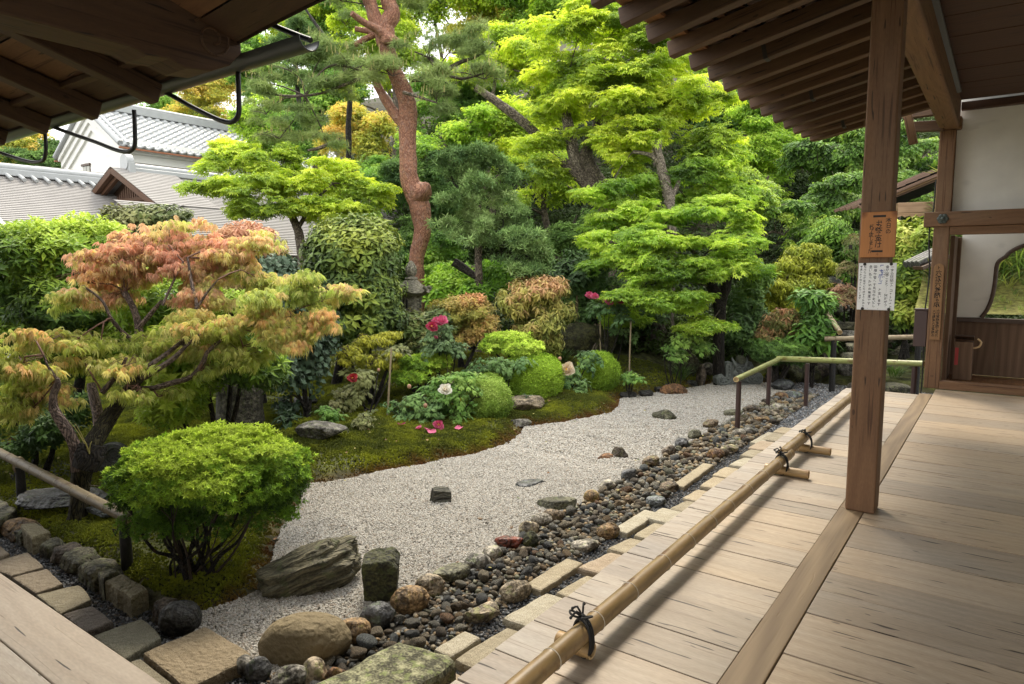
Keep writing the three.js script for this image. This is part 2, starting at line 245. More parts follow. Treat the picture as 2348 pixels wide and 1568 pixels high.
function terrain(x, z) {
  const s = lowDist(x, z); if (s <= 0) return -0.66;
  const d = x * FW.x + z * FW.z, r = x * RT.x + z * RT.z, e = sst(0, 0.3, s);
  let h = -0.66 + e * (0.12 + 0.07 * ns(x * 0.9, z * 0.9, 3) + 0.025 * ns(x * 3, z * 3, 8)) + sst(0, 1.4, s) * 0.06;
  h += Math.max(0, d - 8.5) * 0.09 * sst(0, 2, s) * sst(-6.5, -2, r);
  const left = sst(-0.42, -0.2, r / Math.max(1, d)), steep = lerp(0.42, 0.5, sst(0.2, 0.45, r / Math.max(1, d)));
  const up = Math.max(0, d - 13.2), rise = up * up / (up + 4) * steep; h += Math.min(rise, 16) * left * (1 + 0.12 * ns(x * 0.2, z * 0.2, 4));
  h += Math.min(14, Math.max(0, d - 46) * 0.42) * (1 - left);
  return h;
}
const onZ = (px, py, z) => { const [f, u, a] = sight(px, py), k = FW.z * f + RT.z * a, s = z / k; return v((FW.x * f + RT.x * a) * s, EYE + u * s, z); };
// ---------- ground ----------
{
  const line = (lo, hi, step, reach) => { const a = []; for (let q = lo; q <= hi + 1e-6; q += step) a.push(q); let s = step; let q = hi; while (q < reach) { s *= 1.22; q += s; a.push(q); } s = step; q = lo; while (q > -reach) { s *= 1.22; q -= s; a.unshift(q); } return a; };
  const X = line(-13, 3, 0.13, 420), Z = line(-17, -1.5, 0.13, 420), P = [], C = [], T = [], I = [];
  for (const z of Z) for (const x of X) {
    const y = terrain(x, z), s = lowDist(x, z), d = x * FW.x + z * FW.z; P.push(x, y, z); T.push(x, z);
    const m = clamp(0.5 + 1.3 * fbm(x * 0.8, z * 0.8, 4)), moss = mix3([0.045, 0.055, 0.012], [0.09, 0.10, 0.018], m), soil = [0.05, 0.042, 0.03], leaf = mix3([0.03, 0.035, 0.012], [0.06, 0.05, 0.03], m);
    let c = s <= 0.02 ? soil : mix3(moss, leaf, sst(12.5, 15, d)); c = s > 0.02 ? mix3([0.075, 0.04, 0.02], c, sst(0.02, 0.22, s)) : c; C.push(...c);
  }
  const nx = X.length; for (let j = 0; j < Z.length - 1; j++) for (let i = 0; i < nx - 1; i++) { const a = j * nx + i, b = a + nx; I.push(a, b, a + 1, b, b + 1, a + 1); }
  const g = new THREE.BufferGeometry(); g.setAttribute('position', new THREE.Float32BufferAttribute(P, 3)); g.setAttribute('color', new THREE.Float32BufferAttribute(C, 3)); g.setAttribute('uv', new THREE.Float32BufferAttribute(T, 2)); g.setIndex(I); g.computeVertexNormals();
  const m = std([1.25, 1.25, 1.25], 0.95, TX.soil, 1.3, TX.rockB, 0.03, { vertexColors: true });
  const o = new THREE.Mesh(g, m); o.name = 'ground'; o.userData = { kind: 'structure', label: 'mossy garden ground rising to a wooded hillside behind' }; o.receiveShadow = o.castShadow = true; scene.add(o);
}
const sheetOf = (plan, y, hole) => { const s = new THREE.Shape(plan.map(([x, z]) => new THREE.Vector2(x, -z))); const g = new THREE.ShapeGeometry(s); g.rotateX(-PI / 2); g.translate(0, y, 0); return boxUV(g, 'x', 0); };
const BIT = [0, 1, 2].map((k) => { const g = new THREE.DodecahedronGeometry(1, 0), p = g.attributes.position; for (let i = 0; i < p.count; i++) { const x = p.getX(i), y = p.getY(i), z = p.getZ(i), q = 1 + 0.5 * ns(x * 1.3 + k * 9, y * 1.3, z * 1.3); p.setXYZ(i, x * q, y * q * 0.7, z * q * 0.85); } g.computeVertexNormals(); return g; });
const euler = (a, b, c) => new THREE.Quaternion().setFromEuler(new THREE.Euler(a, b, c));
const whiteMat = std([1, 1, 1], 0.9);
function scatterStones(parent, name, count, where, size, y, cols) {
  const list = []; let tries = 0;
  while (list.length < count && tries++ < count * 6) { const q = where(); if (!q) continue; const r = size * rr(0.6, 1.45) * (q[3] ?? 1), c = pick(cols), k = rr(0.8, 1.15);
    list.push([new THREE.Matrix4().compose(v(q[0], y + (q[2] ?? 0) + rr(-0.3, 0.6) * r, q[1]), euler(rr(-0.7, 0.7), rr(0, 6), rr(-0.7, 0.7)), v(r, r, r)), lin(c.map((t) => t * k))]); }
  for (let k = 0; k < 3; k++) instanced(parent, name, BIT[k], whiteMat, list.filter((_, i) => i % 3 === k));
}
const gravelY = (x, z) => 0.016 * ns(x * 1.4, z * 1.4, 6) + 0.01 * ns(x * 4, z * 4, 2);
{
  const s = setting('gravel_bed', 'pale gravel of the dry garden stream');
  part(s, 'gravel_layer', sheetOf(GRAVEL, -0.632), std([0.25, 0.24, 0.21], 0.95, TX.grit, 0.7, TX.gritB, 0.01));
  const cols = [[0.39, 0.37, 0.325], [0.46, 0.44, 0.395], [0.36, 0.335, 0.29], [0.40, 0.37, 0.31], [0.32, 0.30, 0.26], [0.43, 0.405, 0.365], [0.25, 0.235, 0.205], [0.34, 0.29, 0.235], [0.40, 0.38, 0.34]];
  const where = (lo, hi) => () => { const x = rr(-5.6, -2.9), z = lo + (hi - lo) * rnd(), sd = sdPoly(GRAVEL, x, z); if (sd > 0.015 + 0.03 * ns(x * 9, z * 9)) return null; return [x, z, gravelY(x, z)]; };
  scatterStones(s, 'gravel_stones', 125000, where(-2.0, -6.5), 0.0072, -0.622, cols);
  scatterStones(s, 'gravel_stones', 75000, where(-6.2, -13.2), 0.0105, -0.622, cols);
}
{
  const s = setting('dark_gravel_strip', 'dark wet gravel beside the pavers');
  part(s, 'gravel_layer', sheetOf([[-2.62, -1.8], [-2.62, -12.4], [-3.3, -13.2], [0.8, -14], [2, -9.5], [-1.4, -9.5], [-1.4, -1.8]], -0.64), std([0.07, 0.07, 0.07], 0.7, TX.grit, 0.6, TX.gritB, 0.01));
  const cols = [[0.05, 0.055, 0.06], [0.08, 0.085, 0.09], [0.12, 0.125, 0.13], [0.035, 0.037, 0.04], [0.2, 0.2, 0.2], [0.11, 0.09, 0.07], [0.06, 0.065, 0.07]];
  scatterStones(s, 'gravel_stones', 30000, () => { const z = -1.9 - 7.8 * rnd() ** 1.3; return [rr(-2.6, -1.5), z]; }, 0.0085, -0.633, cols);
  const pale = cols.map((c) => c.map((q) => q * 1.7 + 0.06));
  scatterStones(s, 'gravel_stones', 24000, () => { const x = rr(-3.2, 0.4), z = rr(-13.6, -9.2); if (x > -1.45 && z > -9.5) return null; if (sdPoly(GRAVEL, x, z) < 0) return null; return [x, z]; }, 0.011, -0.633, pale);
}
{
  const s = setting('path_gravel', 'dark gravel between the slabs of the left path');
  part(s, 'gravel_layer', sheetOf([[-9, -2.04], [-3.0, -2.0], [-2.7, -1.9], [-2.7, -0.9], [-9, -0.9]], -0.645), std([0.06, 0.06, 0.062], 0.7, TX.grit, 0.6, TX.gritB, 0.01));
  const cols = [[0.05, 0.055, 0.06], [0.08, 0.085, 0.095], [0.13, 0.135, 0.14], [0.035, 0.037, 0.04], [0.24, 0.24, 0.24], [0.11, 0.09, 0.07], [0.06, 0.065, 0.07]];
  scatterStones(s, 'gravel_stones', 30000, () => [rr(-8, -2.7), rr(-2.0, -1.1)], 0.0085, -0.637, cols);
}
// moss: little tufts over the near mounds
{
  const P = [], N = []; const leafs = 7;
  for (let i = 0; i < leafs; i++) { const a = i / leafs * 2 * PI + rr(-0.3, 0.3), t = rr(0.2, 0.9), d = v(Math.cos(a) * t, 1 - t * 0.45, Math.sin(a) * t), sd = v(-Math.sin(a), 0, Math.cos(a)).multiplyScalar(0.28), b = d.clone().multiplyScalar(0.5); P.push(0, 0, 0, b.x + sd.x, b.y, b.z + sd.z, d.x, d.y, d.z, 0, 0, 0, d.x, d.y, d.z, b.x - sd.x, b.y, b.z - sd.z); }
  const g = new THREE.BufferGeometry(); g.setAttribute('position', new THREE.Float32BufferAttribute(P, 3)); g.computeVertexNormals();
  const s = setting('moss_carpet', 'green and russet moss over the garden mounds'), list = []; s.userData.kind = 'stuff';
  let tries = 0;
  while (list.length < 190000 && tries++ < 900000) {
    const d = 3.6 + 9.4 * rnd() ** 0.9, r = rr(-0.82, 0.42) * d, x = FW.x * d + RT.x * r, z = FW.z * d + RT.z * r; if (z > -2.1) continue;
    const sd = lowDist(x, z); if (sd < -0.02 || (sd < 0.02 && rnd() < 0.5)) continue; if (rnd() < sst(9, 13, d) * 0.5) continue;
    const m = fbm(x * 1.3, z * 1.3, 3, 3), f = ns(x * 6, z * 6, 5), bare = sst(0.12, 0.3, fbm(x * 0.9, z * 0.9, 17, 3)); if (rnd() < bare * 0.75) continue;
    let c = mix3([0.10, 0.12, 0.011], [0.36, 0.39, 0.024], clamp(0.45 + m * 1.5 + f * 0.45 + rr(-0.2, 0.2) - 0.25 * sst(6, 9, d)));
    c = mix3([0.2, 0.09, 0.026], c, clamp(sst(0.0, 0.26, sd + 0.1 * f) + (r < -1.9 && d < 6 ? 0.35 : 0)));
    const w = rr(0.011, 0.024) * (d > 7 ? 1.45 : 1);
    list.push([new THREE.Matrix4().compose(v(x, terrain(x, z) - 0.004, z), euler(rr(-0.4, 0.4), rr(0, 6), rr(-0.4, 0.4)), v(w, w * rr(0.7, 1.5), w)), lin(c)]);
  }
  instanced(s, 'moss_tufts', g, std([1, 1, 1], 0.95), list);
}
// ---------- verandas ----------
{
  const s = setting('veranda_floor', 'weathered plank floor of the temple veranda');
  const seam = 0.0055; let z = 1.4, i = 0;
  while (z > -9.42) {                                        // outer strip, planks across
    const w = Math.min(rr(0.2, 0.34), z + 9.43); if (w < 0.05) break; const e = rr(-0.006, 0.006), lift = rr(-0.003, 0.003);
    part(s, 'plank', box(-1.31, -0.758, -0.05, lift, z - w + seam, z, 'x', 0.004), pick([M.deck, M.deck2, M.deck3]));
    part(s, 'plank_end', box(-1.55 + e, -1.3105, -0.05, lift - 0.0005, z - w + seam, z, 'x', 0.004), pick([M.deckGrey, M.deckGrey2])); z -= w; i++;
  }
  z = 1.4;
  while (z > -9.95) {
    const w = Math.min(rr(0.24, 0.42), z + 9.96); if (w < 0.05) break; const lift = rr(-0.003, 0.003);
    part(s, 'plank', box(-0.617, 1.7, -0.05, lift, z - w + seam, z, 'x', 0.003), pick([M.deckR, M.deckR2, M.deckR3, M.deckR])); z -= w;
  }
  for (const [a, b] of [[1.4, -2.05], [-2.054, -4.6], [-4.604, -9.5]]) part(s, 'sill_board', box(-0.755, -0.62, -0.06, 0.006, b, a, 'z', 0.004), M.sill);
  part(s, 'edge_beam', box(-1.49, -1.36, -0.22, -0.052, -9.38, 1.4, 'z'), M.beam);
  for (let q = 0.5; q > -9.4; q -= 1.8) part(s, 'floor_post', box(-1.47, -1.36, -0.66, -0.222, q - 0.055, q + 0.055, 'y'), M.pillar);
  part(s, 'underside_boards', box(-1.3, 1.7, -0.66, -0.3, -9.3, 1.2, 'z'), M.frame);
}
{
  const s = setting('corridor_floor', 'grey plank floor of the corridor at the left');
  const seam = 0.003; let z = -1.16;
  for (const w of [0.235, 0.3, 0.3, 0.3, 0.3, 0.3]) { part(s, 'plank', box(-9, -1.9, -0.055, 0, z + seam, z + w, 'x', 0.006), pick([M.deckGrey, M.deckGrey, M.deck2])); z += w; }
  part(s, 'edge_beam', box(-9, -1.9, -0.24, -0.058, -1.06, -0.94, 'x'), M.beam);
  for (let q = -2.4; q > -9; q -= 1.8) part(s, 'floor_post', box(q - 0.055, q + 0.055, -0.66, -0.242, -1.05, -0.95, 'y'), M.pillar);
  part(s, 'underside_boards', box(-9, -1.9, -0.66, -0.3, -0.75, 0.6, 'x'), M.frame);
}
// ---------- the temple hall on the right ----------
const hall = thing('temple_hall', 'wooden temple hall on the right with veranda pillars, rafters and a white plaster wall', 'building', v(0, 0, -5));
{
  const pil = (name, x0, x1, z0, z1, top) => part(hall, name, box(x0, x1, 0.004, top, z0, z1, 'y', 0.012), M.pillar);
  pil('pillar', -0.724, -0.558, -4.745, -4.575, 3.18); pil('pillar', -0.753, -0.583, -10.16, -9.99, 3.18); pil('pillar', -0.753, -0.583, 1.0, 1.17, 3.18);
  part(hall, 'base_trim', box(-0.775, -0.755, 1.62, 1.645, -4.56, -4.555, 'x', 0.001), M.iron);
  // the big beam over the pillars, with a chamfered end
  part(hall, 'beam', box(-0.76, -0.55, 3.182, 3.56, -9.98, 1.5, 'z', 0.03), M.beam);
  part(hall, 'beam_bracket', box(-0.77, -0.53, 3.182, 3.33, -10.25, -9.985, 'z', 0.02), M.beam);
  // eave: rafters under boards, sloping out over the garden
  const S = 0.215, tipX = -1.97, tipY = 2.945, hgt = (x) => tipY + (x - tipX) * S;
  const eave = new THREE.Group(); eave.name = 'eave'; hall.add(eave);
  let z = -3.868 - 0.372 * 13, k = 0; const lastZ = 0.5;
  while (z < lastZ) {
    const j = rr(-0.01, 0.01);
    part(eave, 'rafter', bar(v(tipX + rr(-0.015, 0.015), hgt(tipX) + 0.052 + 0.05 * sst(-7.6, -9.1, z), z + j), v(-0.74, hgt(-0.74) + 0.052, z + j), 0.085, 0.105, 0.007), pick([M.rafter, M.rafter, M.rafter2]));
    if (k % 4 === 1) { const x = tipX + 0.42; part(eave, 'iron_strap', bar(v(x, hgt(x) + 0.05, z + j), v(x + 0.03, hgt(x + 0.03) + 0.05, z + j), 0.092, 0.112, 0.002), M.iron); }
    z += 0.372; k++;
  }
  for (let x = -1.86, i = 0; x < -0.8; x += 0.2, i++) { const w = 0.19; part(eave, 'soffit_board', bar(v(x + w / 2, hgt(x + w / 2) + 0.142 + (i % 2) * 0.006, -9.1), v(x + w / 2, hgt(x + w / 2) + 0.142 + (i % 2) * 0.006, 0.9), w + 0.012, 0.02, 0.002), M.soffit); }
  for (let x = -1.6, i = 0; x < -0.8; x += 0.38, i++) part(eave, 'batten', bar(v(x, hgt(x) + 0.118, -9.05), v(x, hgt(x) + 0.118, 0.9), 0.05, 0.026, 0.002), M.rafter);
  part(eave, 'fascia_board', bar(v(-1.9, hgt(-1.9) + 0.122, -9.1), v(-1.9, hgt(-1.9) + 0.122, 0.9), 0.135, 0.024, 0.002), M.fascia);
  part(eave, 'roof_slab', bar(v(-1.25, hgt(-1.25) + 0.22, -9.15), v(-1.25, hgt(-1.25) + 0.22, 0.95), 1.5, 0.1, 0.01, v(-S, 1, 0).normalize()), M.gutter);
  // gable end: a curved verge board, a purlin end and a strut beyond the last rafter
  const vz = -9.08, vp = [[1862, 328], [1925, 309], [2000, 276], [2075, 238], [2140, 205]].map(([x, y]) => onZ(x, y, vz));
  part(eave, 'verge_board', limb(vp.map((p) => p.clone().add(v(0, 0.06, 0))), [0.05, 0.06, 0.07, 0.08, 0.085], { sides: 4, wobble: 0 }), M.beam);
  part(eave, 'purlin', bar(v(-1.3, hgt(-1.3) + 0.0, -9.3), v(-1.3, hgt(-1.3) + 0.0, -8.4), 0.09, 0.1), M.beam);
  part(eave, 'strut', bar(onZ(2094, 330, -9.4), onZ(2078, 250, -9.4), 0.08, 0.09), M.beam);
  part(eave, 'cross_beam', bar(onZ(2085, 292, -9.9), onZ(2165, 288, -9.9), 0.1, 0.12), M.rafter); part(eave, 'cross_beam', bar(onZ(2070, 262, -9.7), onZ(2165, 250, -9.7), 0.1, 0.12), M.rafter);
  // ceiling over the veranda, behind the beam
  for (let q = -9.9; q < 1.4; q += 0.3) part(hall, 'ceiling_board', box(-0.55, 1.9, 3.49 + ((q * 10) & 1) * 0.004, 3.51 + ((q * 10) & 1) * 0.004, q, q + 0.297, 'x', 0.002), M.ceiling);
  part(hall, 'roof', box(-0.56, 4.2, 3.7, 3.84, -15, 3.5, 'z'), M.gutter);
  part(hall, 'ceiling_edge', box(-0.548, 1.9, 3.4, 3.488, -10.1, -9.985, 'x'), M.ceiling);
  // end wall with the bell-shaped window
  const zw = -10.12;
  part(hall, 'wall_panel', box(-0.582, 2.4, 2.2, 3.54, zw - 0.06, zw, 'x', 0.002), M.plaster);
  part(hall, 'tie_beam', box(-0.86, 2.4, 2.02, 2.198, -10.2, -9.95, 'x', 0.008), M.pillar);
  part(hall, 'tie_beam', box(-0.582, 2.4, 1.92, 2.018, -10.17, -9.99, 'x', 0.006), M.pillar);
  const boss = new THREE.Group(); boss.name = 'nail_cover'; boss.position.set(-0.66, 2.11, 5 - 9.94); hall.add(boss);
  for (let i = 0; i < 6; i++) { const c = new THREE.SphereGeometry(0.03, 8, 6); c.scale(1, 1, 0.4); c.translate(0.034 * Math.cos(i * PI / 3), 0.034 * Math.sin(i * PI / 3), 0); const m = new THREE.Mesh(c, M.bronze); m.name = 'petal'; boss.add(m); }
  const bc = new THREE.SphereGeometry(0.026, 10, 8); bc.scale(1, 1, 0.8); bc.translate(0, 0, 0.006); const bm = new THREE.Mesh(bc, M.bronze); bm.name = 'knob'; boss.add(bm);
  // recessed bay: side post, lower wall with window, wainscot, floor
  const zb = -10.92;
  part(hall, 'side_board', box(-0.58, -0.53, 0.09, 1.918, -10.86, -10.17, 'y'), M.panel); part(hall, 'side_board', box(-0.535, -0.49, 0.09, 1.918, zb + 0.002, -10.83, 'y'), M.panel);
  const wall = new THREE.Shape([[-0.49, 0.86], [2.2, 0.86], [2.2, 2.6], [-0.49, 2.6]].map((q) => new THREE.Vector2(...q)));
  const half = [[0.72, 0.862], [0.68, 0.93], [0.65, 1.0], [0.615, 1.15], [0.6, 1.31], [0.596, 1.45], [0.59, 1.56], [0.57, 1.605], [0.53, 1.64], [0.5, 1.665], [0.48, 1.7], [0.4, 1.76], [0.3, 1.81], [0.15, 1.86], [0, 1.9]], wcx = 0.5;
  const bell = [...half.map(([x, y]) => [wcx - x, y]), ...half.slice(0, -1).reverse().map(([x, y]) => [wcx + x, y])];
  const cut = [[-0.49, 0.86], ...bell.map((q, i) => [q[0], i === 0 || i === bell.length - 1 ? 0.86 : q[1]]), [2.2, 0.86], [2.2, 2.6], [-0.49, 2.6]];
  const wg = new THREE.ExtrudeGeometry(new THREE.Shape(cut.map((q) => new THREE.Vector2(...q))), { depth: 0.05, bevelEnabled: false }); wg.translate(0, 0, zb - 0.05); part(hall, 'window_wall', boxUV(wg, 'x'), M.plaster);
  const frame = tube(bell.map(([x, y]) => v(x, y, zb + 0.01)), 0.028, { sides: 6, seg: 60 }), bw = new THREE.Group(); bw.name = 'bell_window'; hall.add(bw); part(bw, 'frame', frame, M.frame);
  part(hall, 'window_ledge', box(-0.49, 2.2, 0.80, 0.858, zb - 0.06, zb + 0.05, 'x'), M.frame);
  for (let x = -0.49, i = 0; x < 2.2; x += 0.45, i++) part(hall, 'wainscot_board', box(x, x + 0.448, 0.1, 0.798, zb - 0.03, zb + 0.003 * (i % 2), 'y', 0.002), M.panel);
  part(hall, 'bay_floor', box(-0.58, 2.4, 0.0, 0.09, zb - 0.05, -10.13, 'x', 0.003), M.shiny);
  part(hall, 'threshold', box(-0.582, 2.4, 0.008, 0.105, -10.128, -9.965, 'x', 0.006), M.pillar);
  part(hall, 'end_board', box(-0.582, 1.7, -0.05, 0.002, -9.962, -9.955, 'x', 0.001), M.deckR2);
  // the long side of the hall, out of sight to the right
  part(hall, 'side_wall', box(1.7, 1.8, -0.3, 3.54, -10.1, 1.5, 'z'), M.plaster);
  part(hall, 'bay_ceiling', box(-0.58, 2.4, 2.62, 2.66, zb - 0.1, -10.2, 'x'), M.ceiling);
}
// ---------- the corridor eave at the upper left ----------
const corridor = thing('corridor_roof', 'old timber corridor eave with thick rafters, scrolled beam and metal gutter at upper left', 'roof', v(-4.5, 2.4, -1));
{
  const S = 0.29, zT = -2.06, yT = 2.42, hgt = (z) => yT + (z - zT) * S;
  for (const x of [-7.7, -6.94, -6.18, -5.42, -4.66, -3.94]) part(corridor, 'rafter', bar(v(x, hgt(zT) + 0.055, zT + rr(-0.01, 0.01)), v(x, hgt(1.2) + 0.055, 1.2), 0.095, 0.11, 0.008), M.oldRafter);
  for (const x of [-2.55, -1.95, -1.3]) part(corridor, 'rafter', bar(v(x, hgt(-1.62) + 0.13, -1.62), v(x, hgt(1.2) + 0.13, 1.2), 0.095, 0.11, 0.008), M.oldRafter);
  // boards over the rafters, running along the eave and lifting towards the corner
  const lift = (x) => 0.16 * sst(-4.2, -2.1, x);
  for (let z = -2.06, i = 0; z < 1.1; z += 0.19, i++) {
    const g = grid(24, 1, (a, b) => { const x = lerp(-9, -2.02, a), q = z + b * 0.186; return { x, y: hgt(q) + 0.118 + lift(x) + (i % 2) * 0.006, z: q, uv: [x + i * 3, q * 1 + i * 0.7] }; });
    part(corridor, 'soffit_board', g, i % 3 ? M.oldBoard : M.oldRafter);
  }
  for (const z of [-1.86, -1.42, -0.9]) part(corridor, 'batten', bar(v(-9, hgt(z) + 0.104, z), v(-3.4, hgt(z) + 0.104, z), 0.06, 0.03, 0.003), M.oldRafter);
  const fas = grid(24, 1, (a, b) => { const x = lerp(-9, -2.0, a); return { x, y: hgt(-2.06) + 0.105 + lift(x) + b * 0.08, z: -2.065 - 0.03 * b, uv: [x, b * 0.07] }; }); part(corridor, 'fascia_board', fas, M.oldRafter);
  const tops = grid(24, 6, (a, b) => { const x = lerp(-9, -1.9, a), q = lerp(-2.2, 1.5, b); return { x, y: hgt(q) + 0.24 + lift(x), z: q }; }); part(corridor, 'roof_cover', tops, M.gutter);
  // verge of the corner
  part(corridor, 'verge_board', limb([v(-2.05, hgt(-2.0) + 0.25, -2.0), v(-2.03, hgt(-1.4) + 0.2, -1.4), v(-2.03, hgt(1) + 0.2, 1)], [0.05, 0.05, 0.05], { sides: 4, wobble: 0 }), M.oldRafter);
  // the big beam whose nose is carved into a scroll
  const side0 = [[1.6, 0], [-1.55, 0], [-1.62, -0.02], [-1.72, -0.01], [-1.8, -0.035], [-1.92, -0.02], [-2.02, 0.03], [-2.08, 0.10], [-2.08, 0.18], [-2.03, 0.235], [-2.05, 0.27], [-2.0, 0.31], [-1.97, 0.4], [1.6, 0.4]];
  const sh = new THREE.Shape(side0.map(([z, y]) => new THREE.Vector2(z, y))), bg = new THREE.ExtrudeGeometry(sh, { depth: 0.2, bevelEnabled: true, bevelSize: 0.008, bevelThickness: 0.008, bevelSegments: 2 });
  bg.rotateY(-PI / 2); bg.translate(-3.17, 2.475, 0); const beam = part(corridor, 'scroll_beam', boxUV(bg, 'z'), M.oldRafter);
  const spiral = []; for (let t = 0; t <= 1; t += 0.04) { const a = 0.6 + t * 3.4 * PI, r = 0.105 * (1 - t * 0.8); spiral.push(v(-3.158, 2.475 + 0.125 + r * Math.sin(a), -1.935 + r * Math.cos(a))); }
  part(beam, 'carved_spiral', tube(spiral, 0.006, { sides: 5 }), M.rafter);
  part(corridor, 'side_beam', box(-3.42, -3.385, 2.5, 2.66, -1.9, 1.4, 'z'), M.oldRafter);
  part(corridor, 'side_beam', box(-3.15, -2.6, 2.88, 3.05, -1.5, -1.35, 'x'), M.oldRafter);
  part(corridor, 'back_wall', box(-9, -2.0, -0.1, 3.4, 1.35, 1.45, 'x'), M.plaster);
  // half-round gutter and its hangers
  const gut = []; const gy = (x) => lerp(2.565, 2.60, (x + 8) / 5);
  const gg = grid(1, 14, (a, b) => { const x = lerp(-9, -2.78, a), t = PI + b * PI, R = 0.06; return { x, y: gy(x) + R * Math.sin(t), z: -2.2 + R * Math.cos(t) }; });
  part(corridor, 'gutter', merge([gg, grid(1, 14, (a, b) => { const x = lerp(-9, -2.78, a), t = PI + b * PI, R = 0.0565; return { x, y: gy(x) + R * Math.sin(t), z: -2.2 + R * Math.cos(t) }; }), new THREE.TorusGeometry(0.058, 0.004, 6, 20, PI).rotateX(PI).rotateY(PI / 2).translate(-2.78, gy(-2.78), -2.2)]), M.gutter);
  const hook = (pts, ring) => { part(corridor, 'gutter_hanger', tube(pts.map(([x, y]) => onZ(x, y, -2.2)), 0.0135, { sides: 8, step: 0.02 }), M.black); };
  hook([[100, 282], [140, 298], [215, 324], [275, 346], [296, 347], [308, 335], [309, 300], [307, 252]]);
  hook([[350, 200], [385, 215], [450, 250], [512, 278], [533, 279], [546, 264], [547, 220], [545, 155]]);
  hook([[-60, 330], [0, 350], [60, 369], [85, 372], [101, 364], [105, 340], [103, 300]]);
  hook([[560, 30], [640, 64], [690, 84], [712, 92]]);
}
// ---------- roofs beyond the garden ----------
const shingleM = std([0.31, 0.295, 0.29], 0.85, TX.plaster, 1.5), tileM = std([0.36, 0.375, 0.39], 0.45, TX.plaster, 1.2), tileDark = std([0.16, 0.165, 0.17], 0.6, TX.rock, 1), copper = std([0.3, 0.12, 0.06], 0.6);
// stepped courses of shingles from a ridge line down a slope; a, b the ridge ends, down the run (vector)
function courses(a, b, down, rows, lip = 0.02, nx = 40) {
  const L = [], n = v(0, 0, 0).crossVectors(b.clone().sub(a), down).normalize(); if (n.y < 0) n.negate(); const ln = a.distanceTo(b);
  for (let r = 0; r < rows; r++) {
    const p = (i, t, off) => a.clone().lerp(b, i).addScaledVector(down, t).addScaledVector(n, off), t0 = r / rows, t1 = (r + 1.12) / rows;
    L.push(grid(nx, 1, (i, j) => { const q = p(i, j ? t1 : t0, j ? lip : 0); q.uv = [i * ln, (j ? t1 : t0) * down.length()]; return q; }));
    L.push(grid(nx, 1, (i, j) => { const q = p(i, t1, j ? lip - 0.02 : lip); q.uv = [i * ln, t1 * down.length()]; return q; }));
  }
  return merge(L);
}
function tiles(a, b, down, cols, rows, amp) {                // a field of pan tiles, waved across and stepped down
  const n = v(0, 0, 0).crossVectors(b.clone().sub(a), down).normalize(); if (n.y < 0) n.negate(); const L = [];
  for (let r = 0; r < rows; r++) L.push(grid(cols * 8, 2, (i, j) => { const ph = (i * cols) % 1, w = ph < 0.62 ? -Math.sin(ph / 0.62 * PI) * 0.5 : Math.sin((ph - 0.62) / 0.38 * PI), t = (r + [0, 1.08, 1.08][j * 2]) / rows; return a.clone().lerp(b, i).addScaledVector(down, t).addScaledVector(n, amp * w + (j === 0.5 ? amp * 0.9 : j === 1 ? -amp * 0.6 : 0)); }, 6));
  return merge(L);
}
